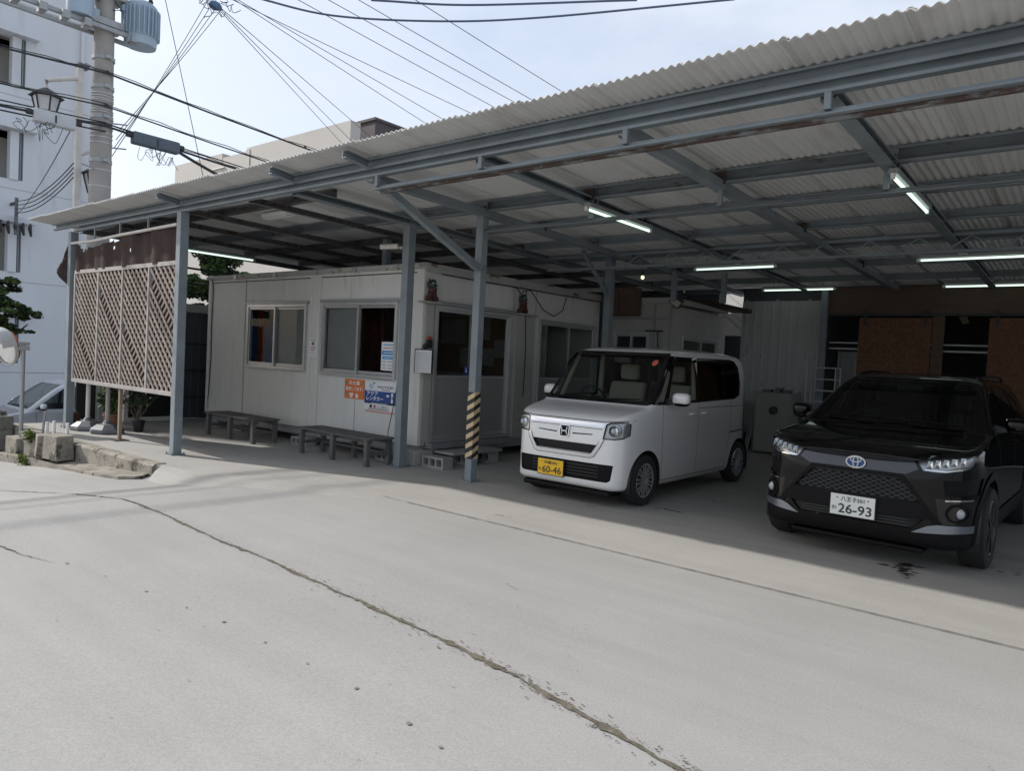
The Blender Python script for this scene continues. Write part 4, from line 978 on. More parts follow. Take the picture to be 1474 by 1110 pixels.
for x, y, z, r, n, lab in ((-11.98, 3.72, .02, (.16, .08, .09), 90, 'green weed growing on the kerb block beside the thin rod'), (-11.75, 3.58, -.32, (.14, .08, .12), 80, 'green weed at the kerb foot under the blocks')):
    mb = MB(); leafcloud(mb, (x, y, z), r, n, .07, rnd); single('weed', mb, M['leafy'], lab, 'weed', (x, y, z-.1), recalc=False)
t = thing('traffic_mirror', 'round convex traffic mirror with a grey hood on a thin pole', 'traffic mirror', (-13.1, 3.95, -.45))
MB().cyl((-13.12, 3.95, -.45), (-13.10, 3.95, 1.33), .030, 12).build('pole', M['alud'], t, smooth=True)
mb = MB(); mb.box(-13.16, -13.04, 3.88, 4.02, 1.24, 1.31); mb.box(-13.13, -13.07, 3.87, 4.03, 1.32, 1.37); build_each(mb, 'clamp', M['alud'], t, bevel=.006)
mdir = Vector((.22, -.95, -.22)).normalized(); mc = Vector((-13.36, 3.78, 1.28))
q = mdir.to_track_quat('Z', 'Y').to_matrix()
def disc_at(rings):
    mb = MB(); n = 28
    for r, h in rings:
        for j in range(n): a = 2*math.pi*j/n; mb.v.append(tuple(mc+q @ Vector((r*math.cos(a), r*math.sin(a), h))))
    for i in range(len(rings)-1):
        for j in range(n): mb.f.append((i*n+j, i*n+(j+1) % n, (i+1)*n+(j+1) % n, (i+1)*n+j))
    mb.f.append(tuple((len(rings)-1)*n+j for j in range(n))); return mb
disc_at([(.27, 0), (.24, .02), (.16, .04), (.08, .05), (.02, .052)]).build('mirror_face', M['mirror'], t, smooth=True)
disc_at([(.29, -.03), (.29, .02), (.27, .022), (.27, 0)][::-1]).build('rim', M['mirback'], t)
disc_at([(.29, -.03), (.24, -.09), (.08, -.11)]).build('back', M['orange'], t, smooth=True)
mb = MB(); n = 16
for h in (.0, .20):
    for rr_ in (.30, .312):
        for j in range(n+1): a = math.pi*(.02+.96*j/n); mb.v.append(tuple(mc+q @ Vector((rr_*math.cos(a), rr_*math.sin(a), h))))
for j in range(n):
    a0, a1, a2, a3 = j, n+1+j, 2*(n+1)+j, 3*(n+1)+j
    mb.f += [(a0, a0+1, a2+1, a2), (a1, a3, a3+1, a1+1), (a2, a2+1, a3+1, a3), (a0, a1, a1+1, a0+1)]
mb.build('hood', M['mirback'], t)
MB().tube([(-13.10, 3.94, 1.28), tuple(mc-mdir*.11)], .018, 8).build('arm', M['alud'], t)
# ---------------------------------------------------------------- dark side shed behind the lattice
shed = thing('side_shed', 'low dark corrugated lean-to with a glass door behind the lattice screen', 'shed', (-13.6, 6.6, 0))
P4 = rightP(-13.45)
def corr_wall(P, u0, u1, z0, z1, m, name, parent, pitch=.15, amp=.012, d0=0):
    """trapezoid siding with real ribs"""
    mb = MB(); pts = []; u = u0
    while u < u1-1e-4:
        for f, d in ((0, 0), (.35, 0), (.42, amp), (.62, amp), (.69, 0)):
            if u+f*pitch <= u1: pts.append((u+f*pitch, d))
        u += pitch
    pts.append((u1, 0))
    for uu, d in pts: mb.v += [P(uu, d0+d, z0), P(uu, d0+d, z1)]
    for i in range(len(pts)-1): mb.f.append((2*i, 2*i+2, 2*i+3, 2*i+1))
    o = mb.build(name, M[m], parent, recalc=False); o.modifiers.new('thick', 'SOLIDIFY').thickness = .004
    return o
corr_wall(P4, 6.62, 9.5, .05, 2.06, 'sheetd', 'siding', shed)
corr_wall(P4, 5.16, 5.58, .0, 1.9, 'sheetw', 'siding', shed, pitch=.1)
ring(P4, 5.62, 6.56, .02, 1.95, .07, -.05, .03).build('door', M['offwhite'], shed)
mb = MB(); pbox(mb, P4, 5.69, 6.49, -.02, -.015, .09, 1.88); mb.build('pane', M['pane'], shed.children[-1] if False else [c for c in shed.children if c.name.startswith('door')][0])
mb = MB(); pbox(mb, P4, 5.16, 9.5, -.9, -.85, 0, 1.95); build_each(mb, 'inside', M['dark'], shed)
mb = MB(); pbox(mb, P4, 5.1, 9.6, -1.1, .12, 2.07, 2.22); mb.build('fascia', M['alud'], shed)
mb = MB()
for z in (.45, .95, 1.45): pbox(mb, P4, 6.62, 9.4, .013, .04, z, z+.03)
pbox(mb, P4, 7.15, 7.19, .041, .06, .05, 2.05); mb.build('rail', M['black'], shed)
t = thing('pipe_rack', 'dark horizontal pipes crossing above the dark lean-to', 'pipe', (-13.3, 7.6, 2.8))
for z in (2.86, 2.58): MB().tube([(-13.3, 5.2, z+.06), (-13.3, 9.6, z-.04)], .02, 8).build('pipe', M['black'], t)
MB().box(-13.34, -13.28, 7.26, 7.34, 2.22, 2.62).build('upright', M['alud'], t)

# ---------------------------------------------------------------- rear of the carport
sid = thing('siding_wall', 'white corrugated siding panel at the back of the carport', 'wall', (-4.8, 14, .9))
PB = frontP(13.98)
corr_wall(PB, -5.55, -4.05, .92, 2.86, 'sheetw', 'siding', sid, pitch=.17)
mb = MB(); pbox(mb, PB, -5.55, -4.05, -.05, .0, .86, .92); mb.build('rail', M['alud'], sid)
mb = MB(); pbox(mb, PB, -5.55, -4.05, -.045, -.02, 2.85, 3.12); mb.build('header', M['sheetd'], sid)
mb = MB()
for x in (-5.5, -4.9, -4.3): pbox(mb, PB, x, x+.05, -.06, -.005, 0, 2.9)
build_each(mb, 'stud', M['steel'], sid)
mb = MB()
for i in range(9): pbox(mb, PB, -5.47+.17*i-.008, -5.47+.17*i+.008, .012, .018, 1.78, 1.80)
build_each(mb, 'screw', M['ink'], sid)
single('low_wall', MB().box(-5.6, -3.98, 14.06, 14.2, 0, .86), M['cabinet'], 'low grey wall below the white corrugated siding', 'wall', (-4.8, 14.1, 0))
single('rear_fence', MB().box(-13.3, -6.25, 14.45, 14.5, 0, 3.12).box(-6.25, -5.62, 14.45, 14.5, 0, 2.2), M['sheetd'], 'dark fence across the back between the offices and the siding', 'fence', (-9.5, 14.5, 0))
sh = thing('storage_shed', 'plywood fronted storage bays with strand board sliding doors at the back', 'shed', (-1.5, 14.5, 0))
mb = MB(); pbox(mb, PB, -3.95, 3.2, -.03, .0, 2.60, 3.10); mb.build('header', M['ply'], sh)
mb = MB(); pbox(mb, PB, -2.23, -2.06, -.06, .01, 0, 2.985); mb.build('wood_post', M['ply'], sh)
mb = MB(); pbox(mb, PB, -.2, -.06, -.06, .01, 0, 2.985); mb.build('wood_post', M['ply'], sh)
mb = MB(); mb.box(-3.95, 3.2, 16.1, 16.14, 0, 3.0); mb.box(-3.95, -3.9, 14.02, 16.1, 0, 3.0); mb.box(-3.95, 3.2, 14.02, 16.14, 3.0, 3.03); build_each(mb, 'inside', M['dark'], sh)
mb = MB(); pbox(mb, PB, -3.95, 3.2, .03, .045, 2.575, 2.615); mb.build('rail', M['black'], sh)
mb = MB(); pbox(mb, PB, -3.95, 3.2, -.12, -.08, 1.97, 2.00); pbox(mb, PB, -3.95, 3.2, -.12, -.07, 2.08, 2.105); build_each(mb, 'cross_bar', M['alud'], sh)
for x0, x1 in ((-3.38, -2.24), (-1.42, -.21)):
    mb = MB(); pbox(mb, PB, x0, x1, .012, .026, .04, 2.54); d = mb.build('sliding_door', M['osb'], sh)
    for x in (x0+.08, x1-.12):
        mb = MB(); pbox(mb, PB, x, x+.04, .027, .034, 2.40, 2.62); mb.build('hanger', M['black'], d)
        mb = MB(); mb.cyl((x+.02, 13.92, 2.64), (x+.02, 13.945, 2.64), .035, 14); mb.build('roller', M['black'], d)
corr_wall(frontP(14.6), -3.88, -3.45, .3, 1.95, 'sheetw', 'liner', sh, pitch=.17)
single('wood_scrap', MB().prism([(-1.86, 2.56), (-1.74, 2.57), (-1.70, 2.46), (-1.79, 2.44)], 'y', 13.96, 13.975), M['ply'], 'small plywood offcut hanging at the right bay opening', 'board', (-1.8, 13.97, 2.45))
# clutter in front of the rear wall
t = thing('metal_cabinet', 'pale grey metal cabinet standing at the rear wall behind the black car', 'cabinet', (-4.52, 13.35, 0))
MB().box(-4.86, -4.22, 13.1, 13.6, .03, 1.12).build('case', M['cabinet'], t, bevel=.01)
MB().box(-4.83, -4.25, 13.075, 13.098, .06, 1.09).build('door', M['cabinet'], t, bevel=.006)
MB().lathe([(.02, 0), (.075, .02), (.07, .06), (.02, .07)], (-4.5, 13.075, .80), 18, 'y').build('dial', M['black'], t, smooth=True)
for x, w, h in ((-4.7, .14, .05), (-4.5, .1, .09), (-4.35, .12, .06)):
    MB().box(x-w/2, x+w/2, 13.2, 13.4, 1.121, 1.12+h).build('item', M['grey'], t, bevel=.008)
M['rackw'] = mat('rack_enamel', (.42, .42, .42), .5, 0, .06)
t = thing('wire_rack', 'white wire shelf rack standing beside the rear post', 'rack', (-3.75, 13.3, 0))
for x in (-3.98, -3.5):
    for y in (13.1, 13.4): MB().cyl((x, y, 0), (x, y, 1.62), .011, 8).build('upright', M['rackw'], t)
for k in range(8):
    z = .2+.2*k; mb = MB(); mb.box(-3.98, -3.5, 13.09, 13.11, z, z+.018); mb.box(-3.98, -3.5, 13.39, 13.41, z, z+.018)
    for j in range(8): mb.box(-3.97+.066*j, -3.963+.066*j, 13.11, 13.39, z+.004, z+.012)
    mb.build('shelf', M['rackw'], t)
mb = MB()
for x, y, q in ((-5.05, 13.2, (-4.78, 13.25, .9)), (-5.1, 13.3, (-5.0, 13.35, .55)), (-4.98, 13.15, (-4.9, 13.2, .6))): mb.cyl((x, y, .02), q, .016, 8)
single('rods', mb, M['galv'], 'metal rods leaning against the pale grey cabinet', 'rods', (-5.05, 13.2, 0))
t = thing('crate', 'black plastic crate of odds and ends beside the leaning rods', 'crate', (-5.25, 13.4, 0))
MB().box(-5.5, -5.08, 13.25, 13.6, .01, .32).build('box', M['black'], t, bevel=.02)
mb = MB(); rz_ = random.Random(2)
for k in range(6): mb.tube([(-5.4+.06*k, 13.35+.03*k, .30), (-5.42+.07*k, 13.33, .32+rz_.uniform(.05, .25))], .012, 6)
mb.build('contents', M['alud'], t)

# ---------------------------------------------------------------- buildings behind
apt = thing('apartment_building', 'tall white apartment block in shade with recessed openings and ledges', 'building', (-32, 0, -1.5))
PA = rightP(-27); ops = []
for k in range(6): ops.append((4.6, 8.0, -2.35+2.91*k, -.85+2.91*k+.02))
ops = [o for o in ops if o[2] > -1.4]
wall(PA, 0.0, 9.98, -1.6, 15.6, -.25, 0, ops, 'wall', M['apt'], apt)  # unseen near end and top extended to keep sun off the office wall
mb = MB(); mb.box(-38, -27.26, 9.7, 9.98, -1.6, 15.6); mb.box(-38, -27.26, 0, .3, -1.6, 15.6); mb.box(-38, -37.7, .3, 9.7, -1.6, 15.6); mb.box(-37.7, -27.26, .3, 9.7, 15.3, 15.6); build_each(mb, 'wall', M['apt'], apt)
for o in ops:
    mb = MB(); pbox(mb, PA, 4.4, 8.3, .002, .32, o[3]+.02, o[3]+.20); mb.build('ledge', M['apt'], apt)
    mb = MB(); pbox(mb, PA, 7.62, 7.86, -.24, .06, o[2], o[3]); mb.build('pillar', M['apt'], apt)
    mb = MB(); mb.box(-28.9, -28.7, 4.3, 8.3, o[2]-1.3, o[3]+.4); mb.box(-28.68, -27.26, 4.3, 8.3, o[2]-.3, o[2]-.05); mb.build('recess', M['aptin'], apt)
    mb = MB(); mb.box(-28.69, -28.62, 6.2, 6.9, o[2]-.9, o[3]-.1); mb.build('door', mat('flat_door', (.33, .29, .25), .6), apt)
    mb = MB(); mb.box(-28.69, -28.55, 7.15, 7.3, o[2]+.35, o[2]+.75); mb.build('meter_box', M['grey'], apt)
    MB().cyl((-27.1, 7.95, o[2]-.0), (-27.1, 7.95, o[3]), .035, 8).build('drain_pipe', M['alud'], apt)
for k in range(5): mb = MB(); pbox(mb, PA, .1, 9.9, .0005, .004, .25+2.91*k, .27+2.91*k); mb.build('wall_joint', M['alud'], apt)
MB().cyl((-26.92, 9.6, -1.2), (-26.92, 9.6, 13), .05, 8).build('drain_pipe', M['apt'], apt)
beige = thing('beige_building', 'pale beige flat-roofed building rising behind the carport roof', 'building', (-42, 30, 0))
MB().box(-46.0, -43.0, 25.02, 40, -1, 13.9).build('wall', M['beige'], beige)
MB().box(-52.5, -46.01, 25, 40, -1, 14.2).build('wall', M['beige'], beige)
MB().box(-42.99, -32.54, 25, 25.68, -1, 14.12).build('wall', M['beige'], beige)
MB().box(-43.05, -42.6, 24.95, 24.999, 12.2, 13.98).build('pilaster', M['beige'], beige)
mb = MB(); mb.box(-47.2, -45.6, 24.9, 24.99, 13.2, 13.28); mb.build('sill', M['offwhite'], beige)
for x in (-41.5, -39.0, -36.5):
    f = MB().box(x, x+1.4, 24.93, 24.995, 9.2, 11.2).build('window', M['alud'], beige); MB().box(x+.08, x+1.32, 24.91, 24.928, 9.28, 11.12).build('pane', M['dark'], f)
brown = thing('brown_building', 'dark brown roof block standing just right of the beige building', 'building', (-36, 29, 0))
MB().box(-44, -32.54, 26.7, 34, 0, 14.6).build('wall', M['brownwall'], brown); MB().box(-44.1, -32.44, 26.6, 34.1, 14.601, 14.75).build('coping', M['brownwall'], brown)
pale = thing('pale_building', 'pale building glimpsed through the gap behind the second office', 'building', (-12, 32, 0))
MB().box(-17, -7, 30, 38, -1, 9).build('wall', M['beige'], pale)
for x in (-15.5, -13, -10.5):
    f = MB().box(x, x+1.4, 29.93, 29.99, 2.4, 4).build('window', M['alud'], pale); MB().box(x+.08, x+1.32, 29.9, 29.929, 2.48, 3.92).build('pane', M['dark'], f)

# ---------------------------------------------------------------- utility pole
px_, py_ = -14.65, 5.58
up = thing('utility_pole', 'grey concrete utility pole with two blue-grey transformers behind the carport roof', 'utility pole', (px_, py_, -.6))
MB().tube([(px_, py_, -.7), (px_, py_, 4), (px_, py_, 10.5)], [.215, .185, .15], 24).build('shaft', M['pole'], up, smooth=True)
for z in (6.66, 6.13, 5.58, 4.78):
    mb = MB(); mb.tube([(px_, py_, z-.035), (px_, py_, z+.035)], .19, 20); mb.box(px_+.15, px_+.24, py_-.05, py_+.05, z-.03, z+.03); mb.build('band', M['galv'], up)
mb = MB()
for z in (6.0, 5.95, 5.9, 5.87, 5.70, 5.66, 5.40, 5.37, 5.28, 5.2, 5.1, 4.6, 4.3): mb.tube([(px_, py_, z), (px_, py_, z+.012)], .188, 20)
build_each(mb, 'wire_wrap', M['alu'], up)
mb = MB()
for i, z in enumerate((6.4, 5.5, 4.6, 5.05)): s = 1 if i % 2 else -1; mb.cyl((px_+.1, py_+s*.12, z), (px_+.16, py_+s*.38, z+.03), .014, 6)
build_each(mb, 'step_bolt', M['galv'], up)
mb = MB(); mb.box(px_+.18, px_+.25, py_-2.0, py_+.55, 7.12, 7.19); mb.box(px_-.25, px_-.18, py_-2.0, py_+.55, 7.12, 7.19); build_each(mb, 'crossarm', M['galv'], up)
mb = MB()
for y in (-1.9, -1.5, -1.1, -.75, -.4, .4): mb.box(px_+.28, px_+.36, py_+y-.06, py_+y+.06, 7.04, 7.17); mb.box(px_+.16, px_+.28, py_+y-.05, py_+y+.05, 7.02, 7.099)
build_each(mb, 'clamp', M['galv'], up)
mb = MB()
for y in (-1.85, -1.35): mb.lathe([(.03, 0), (.05, .06), (.035, .1), (.055, .15), (.035, .2), (.05, .26), (.02, .3)], (px_+.22, py_+y, 7.201), 10)
build_each(mb, 'insulator', M['offwhite'], up, smooth=True)
def transformer(cx, cy, z0, r, h, fins):
    mb = MB(); mb.lathe([(r*.96, 0), (r, .05), (r, h), (r*.8, h+.06), (r*.2, h+.09)], (cx, cy, z0), 32)
    tr = mb.build('transformer', M['transf'], up, smooth=True)
    if fins:
        mb = MB()
        for k in range(26):
            a = 2*math.pi*k/26; c, s = math.cos(a), math.sin(a)
            mb.beam((cx+c*(r+.025), cy+s*(r+.025), z0+.16), (cx+c*(r+.025), cy+s*(r+.025), z0+h-.06), .016, .055, up=(c, s, 0))
        mb.build('fin', M['transf'], tr)
        MB().lathe([(.03, 0), (.05, .05), (.03, .1), (.05, .16), (.02, .22)], (cx+.15, cy+.1, z0+h+.05), 10).build('bushing', M['black'], tr, smooth=True)
    mb = MB(); mb.box(cx-.06, cx+.06, (cy+(r if cy < py_ else -r))-.08, (cy+(r if cy < py_ else -r))+.08, z0+.12, z0+.22); mb.box(cx-.06, cx+.06, (cy+(r if cy < py_ else -r))-.08, (cy+(r if cy < py_ else -r))+.08, z0+h-.2, z0+h-.1); build_each(mb, 'lug', M['transf'], tr)
transformer(px_+.15, py_-.47, 7.22, .22, .8, False)
transformer(px_+.15, py_+.58, 7.06, .28, .74, True)
mb = MB(); mb.box(px_-.22, px_+.22, py_-.3, py_+.3, 7.22, 7.34); mb.box(px_-.22, px_+.22, py_-.3, py_+.3, 7.75, 7.82); build_each(mb, 'bracket', M['galv'], up)
mb = MB(); rw = random.Random(6)
for k in range(9):
    a = (px_+rw.uniform(-.2, .3), py_+rw.uniform(-.5, .4), 7.8+rw.uniform(-.1, .2)); b = (px_+rw.uniform(-.2, .3), py_+rw.uniform(0, .7), 7.8+rw.uniform(-.1, .3)); c = ((a[0]+b[0])/2, (a[1]+b[1])/2, min(a[2], b[2])-rw.uniform(.05, .2))
    mb.tube([a, c, b], .009, 5)
mb.build('jumper_wire', M['cable'], up)
# pole-mounted street lanterns
lp = thing('lantern_post', 'white square post with two black framed lanterns in front of the apartment block', 'street lamp', (-17, 6.02, -.7))
MB().box(-17.06, -16.94, 5.96, 6.08, -1.05, 7.15).build('post', M['offwhite'], lp, bevel=.008)
MB().box(-17.1, -16.9, 5.97, 6.17, 7.151, 7.24).build('cap', M['grey'], lp)
def lantern(x, y, z, s=1.0):
    n = 6; mb = MB(); q = [(.30, .0), (.12, .20)]
    top = MB().lathe([(.33*s, 0), (.30*s, .03*s), (.10*s, .16*s), (.02, .20*s)], (x, y, z), 6).build('lantern', M['black'], lp)
    MB().lathe([(.14*s, -.42*s), (.24*s, -.005)], (x, y, z), 6).build('glass', mat('lantern_glass', (.55, .56, .57), .3), top)
    mb = MB()
    for k in range(6):
        a = 2*math.pi*k/6; mb.tube([(x+.15*s*math.cos(a), y+.15*s*math.sin(a), z-.43*s), (x+.255*s*math.cos(a), y+.255*s*math.sin(a), z)], .016*s, 5)
    mb.lathe([(.16*s, -.45*s), (.16*s, -.42*s)], (x, y, z), 6); mb.build('glazing_bar', M['black'], top)
lantern(-16.9, 5.38, 6.32, 1.0)
MB().tube([(-16.98, 5.98, 6.92), (-16.9, 5.5, 6.72), (-16.9, 5.38, 6.66), (-16.9, 5.38, 6.5)], .045, 8).build('arm', M['offwhite'], lp, smooth=True)
lantern(-16.9, 6.34, 4.98, .9)
MB().tube([(-16.98, 6.06, 5.36), (-16.9, 6.25, 5.46), (-16.9, 6.34, 5.40), (-16.9, 6.34, 5.14)], .045, 8).build('arm', M['offwhite'], lp, smooth=True)
# wires
def sag(p, q, s, n=14):
    p = Vector(p); q = Vector(q)
    return [tuple(p+(q-p)*(i/n)-Vector((0, 0, 4*s*(i/n)*(1-i/n)))) for i in range(n+1)]
def wire(p, q, s, r, label, m='cable', group='overhead wires', extra=None):
    mb = MB().tube(sag(p, q, s), r, 6)
    if extra: extra(mb)
    return single('overhead_cable', mb, M[m], label, 'cable', p, group, smooth=True)
X0 = px_+.2
def wrapped(p, q, s, seed):
    def f(mb):
        r_ = random.Random(seed); S = sag(p, q, s, 60)
        mb.tube([(a[0]+r_.uniform(-.02, .02), a[1], a[2]+.03+r_.uniform(-.015, .03)) for a in S], .008, 4)
        for k in range(0, 60, 9): mb.sphere((S[k][0], S[k][1], S[k][2]+.02), .035, 6, 5)
    return f
for k, (z, zl, r, lab) in enumerate(((6.36, 6.30, .018, 'bundled black cable, highest of those crossing the pole from the left'), (5.76, 5.76, .014, 'black cable crossing the pole just below the bundled one'), (5.40, 5.37, .022, 'thick black cable crossing the pole at the grey splice closures'))):
    a = (X0, -14, zl+.25); b = (X0, py_, z); c = (X0, 34, z+.1)
    wire(a, b, .45, r, lab+', road side', extra=wrapped(a, b, .45, k)); wire(b, c, .55, r, lab+', far side', extra=wrapped(b, c, .55, k+9))
wire((X0, -14, 5.5), (X0, py_, 5.46), .3, .012, 'thin black cable just above the left splice closure'); wire((X0, py_, 5.45), (X0, 30, 5.3), .35, .012, 'thin black cable just above the right splice closure')
wire((X0, -14, 5.1), (X0, py_, 5.3), .25, .014, 'slack black cable below the left splice closure'); wire((X0, 6.9, 5.28), (X0, 12, 4.5), .25, .03, 'thick black cable dropping from the right splice closure behind the roof')
for y0, y1, z, m, lab in ((4.40, 5.06, 5.28, 'grey', 'pale grey splice closure hung on the cables left of the pole'), (6.04, 6.93, 5.33, 'transf', 'dark grey splice closure hung on the cables right of the pole')):
    t = thing('splice_closure', lab, 'splice box', (X0, (y0+y1)/2, z))
    MB().box(X0-.09, X0+.09, y0, y1, z-.12, z+.11).build('case', mat('closure_grey', (.42, .44, .46) if m == 'grey' else (.075, .095, .12), .6), t, bevel=.03)
    mb = MB()
    for y in (y0-.05, y1+.05): mb.tube([(X0, y-.05, z+.03), (X0, y+.05, z+.03)], .05, 10)
    mb.box(X0+.085, X0+.1, (y0+y1)/2-.012, (y0+y1)/2+.012, z-.08, z+.05); build_each(mb, 'end_boot', M['black'], t)
    mb = MB(); rw = random.Random(int(y0*10))
    for k in range(5):
        q = [(X0+rw.uniform(-.1, .1), y0-.1+(y1-y0+.2)*rw.random(), z-.1)]
        for s in range(6): q.append((q[-1][0]+rw.uniform(-.06, .06), q[-1][1]+rw.uniform(-.16, .16), z-.12-.3*rw.random()))
        mb.tube(smooth_pts(q, 5), .005, 4)
    mb.build('loose_wire', M['cable'], t, smooth=True)
# service hub with fanned drops
hub = (-14.65, 7.69, 8.50)
t = thing('wire_hub', 'tangle of black clamps where the service wires fan out above the roof', 'wire hub', hub)
mb = MB(); rw = random.Random(12)
for k in range(12):
    q = [Vector(hub)+Vector((rw.uniform(-.12, .12), rw.uniform(-.35, .35), rw.uniform(-.1, .2)))]
    for s in range(4): q.append(q[-1]+Vector((rw.uniform(-.1, .1), rw.uniform(-.18, .18), rw.uniform(-.16, .16))))
    mb.tube(smooth_pts(q, 5), .007, 4)
mb.build('loop', M['cable'], t, smooth=True)
MB().sphere(hub, .09, 10, 8, (1, 1.6, 1)).build('clamp', mat('clamp_blue', (.06, .12, .22), .5), t, smooth=True)
G = 'service wires fanning out from the hub'
for k in range(4): wire((hub[0], hub[1]-.18+.11*k, hub[2]), (px_+.12, py_+.15+.03*k, 4.9+.16*k), .05, .007, 'thin service wire running from the hub down to the concrete pole', group='four thin wires from the hub to the pole')
wire((-14.65, 6.60, 8.45), (-14.65, 7.6, 4.8), .0, .007, 'lone thin wire slanting down between the pole and the hub')
for k, q in enumerate(((-21.16, 16, 8.74), (-20.52, 16, 8.65), (-19.6, 16, 8.72))):
    d = Vector(q)-Vector(hub); e = Vector(hub)+d*1.8
    wire((hub[0], hub[1]+.06*k, hub[2]), tuple(e), .0, .008, 'thin service wire leading from the hub over the left part of the roof', group='thin wires from the hub over the roof')
for p, q in (((-16.02, 8.96, 9.50), (-16.80, 16.00, 8.75)), ((-15.95, 9.01, 9.50), (-15.98, 16.00, 8.73)), ((-16.07, 9.58, 9.50), (-14.89, 16.00, 8.77)), ((-14.73, 9.81, 9.50), (-13.85, 16.00, 8.70)),
             ((-14.13, 10.20, 9.50), (-13.02, 16.00, 8.66)), ((-13.54, 10.59, 9.50), (-11.56, 16.00, 8.09)), ((-12.44, 11.32, 9.50), (-11.47, 16.00, 8.68))):
    p = Vector(p); q = Vector(q); d = q-p
    wire(tuple(p-d*.6), tuple(p+d*2.2), .06, .008, 'one of the thin wires slanting across the sky and behind the roof', group='thin parallel wires over the roof')
def thick(P, label):
    a = Vector(P[0])-(Vector(P[1])-Vector(P[0]))*.6; b = Vector(P[-1])+(Vector(P[-1])-Vector(P[-2]))*.5
    return single('overhead_cable', MB().tube([tuple(a)]+P+[tuple(b)], .02, 8), M['cableblue'], label, 'cable', P[0], 'overhead wires', smooth=True)
thick(smooth_pts([(-12.84, 7.41, 8.08), (-11.99, 8.67, 8.0), (-10.34, 10.02, 8.0), (-8.58, 10.97, 8.0), (-5.55, 12.19, 8.0)]), 'thick blue-grey cable sagging across the top of the sky, the lower one')
thick(smooth_pts([(-10.77, 8.77, 8.0), (-9.46, 9.83, 8.0), (-6.95, 11.27, 8.0)]), 'blue-grey cable just at the top of the sky, the higher one')
t = thing('wire_bracket', 'dark wire bracket with insulators standing off the apartment wall', 'bracket', (-26.6, 7.7, 4.6))
MB().box(-26.98, -26.5, 7.66, 7.74, 5.55, 5.62).build('arm', M['black'], t); MB().box(-26.54, -26.46, 7.66, 7.74, 4.6, 5.75).build('upright', M['grey'], t)
mb = MB()
for k in range(5): mb.tube([(-26.5, 7.3+.2*k, 5.0), (-26.5, 7.28+.2*k, 4.85), (-26.5, 7.32+.2*k, 4.6)], [.03, .06, .03], 8)
build_each(mb, 'insulator', M['black'], t)
for k in range(4): wire((-26.5, 7.7, 5.65-.12*k), (-17.0, 5.95, 5.15-.10*k), .22, .012, 'thin wire sagging from the apartment wall bracket to the lantern post', group='thin wires from bracket to lantern post')
wire((-26.5, 7.7, 5.2), (X0-.05, 5.0, 5.15), .15, .009, 'thin wire rising from the apartment wall bracket to the left splice closure')

# ---------------------------------------------------------------- trees
def tree(label, base, trunk, clumps, seed, leaf=.12, m='leaf', dense=260, m2='leafd'):
    rnd = random.Random(seed); t = thing('tree', label, 'tree', base)
    mb = MB(); b = Vector(base)
    for pts, r0 in trunk: mb.tube([tuple(b+Vector(p)) for p in pts], [r0*(1-.75*i/(len(pts)-1)) for i in range(len(pts))], 9)
    mb.build('trunk', M['bark'], t, smooth=True)
    for k, mm in enumerate((m, m2)):
        mb = MB()
        for (x, y, z, rx, ry, rz) in clumps:
            n = int(dense*rx*ry*rz*(60 if k == 0 else 40)); 
            for s in range(7):
                d = Vector((rnd.gauss(0, .5), rnd.gauss(0, .5), rnd.gauss(0, .4)))
                leafcloud(mb, (b.x+x+d.x*rx, b.y+y+d.y*ry, b.z+z+d.z*rz), (rx*.45, ry*.45, rz*.45), max(10, int(n/7)), leaf, rnd, .6)
        mb.build('crown', M[mm], t, recalc=False)
    return t
tree('small layered pine-like tree in front of the apartment block at the far left', (-17.2, 4.42, -1.1),
     [([(0, -.35, 0), (.05, -.2, 1.2), (0, .0, 2.3), (.05, .2, 3.3)], .10), ([(0, -.1, 1.9), (.1, .4, 2.4), (.1, .8, 2.8)], .05), ([(0, -.1, 2.2), (0, -.5, 2.7)], .05), ([(0, 0, 2.6), (.1, .5, 3.3)], .04)],
     [(.1, .15, 3.55, .34, .34, .16), (.2, .45, 3.20, .32, .34, .14), (.1, .72, 3.02, .26, .24, .11), (.0, -.15, 3.25, .4, .4, .18), (0, .25, 2.78, .4, .36, .16), (.1, -.1, 2.6, .4, .3, .16), (0, -.55, 3.0, .4, .34, .2), (.1, .0, 2.95, .4, .3, .14), (.1, .5, 2.66, .22, .22, .1)], 31, .085, 'leafd', 900, 'leaf')
tree('bushy green tree seen between the lattice post and the office roof', (-18.2, 9.6, -.8),
     [([(0, 0, 0), (.1, .1, 2), (.1, .3, 3.6), (.2, .5, 4.6)], .12), ([(.1, .2, 2.8), (.4, .9, 4.1)], .06)],
     [(.2, .3, 4.3, .5, .55, .35), (.4, .9, 4.0, .45, .5, .3), (0, .1, 3.7, .6, .5, .35), (.3, .6, 3.4, .6, .55, .3), (.2, -.2, 3.1, .6, .5, .35), (.4, .7, 2.9, .5, .5, .3), (.2, .1, 4.7, .35, .35, .3)], 33, .10, 'leaf', 330, 'leafd')
mb = MB(); rnd = random.Random(9)
for k in range(14): leafcloud(mb, (-18.5+rnd.uniform(-.4, .4), 9.2+.28*k, 1.2+rnd.uniform(-.2, .5)), (.4, .4, .6), 260, .09, rnd)
single('hedge', mb, M['leaf'], 'green hedge below the tree behind the dark lean-to', 'hedge', (-18.5, 11, -.6), recalc=False)
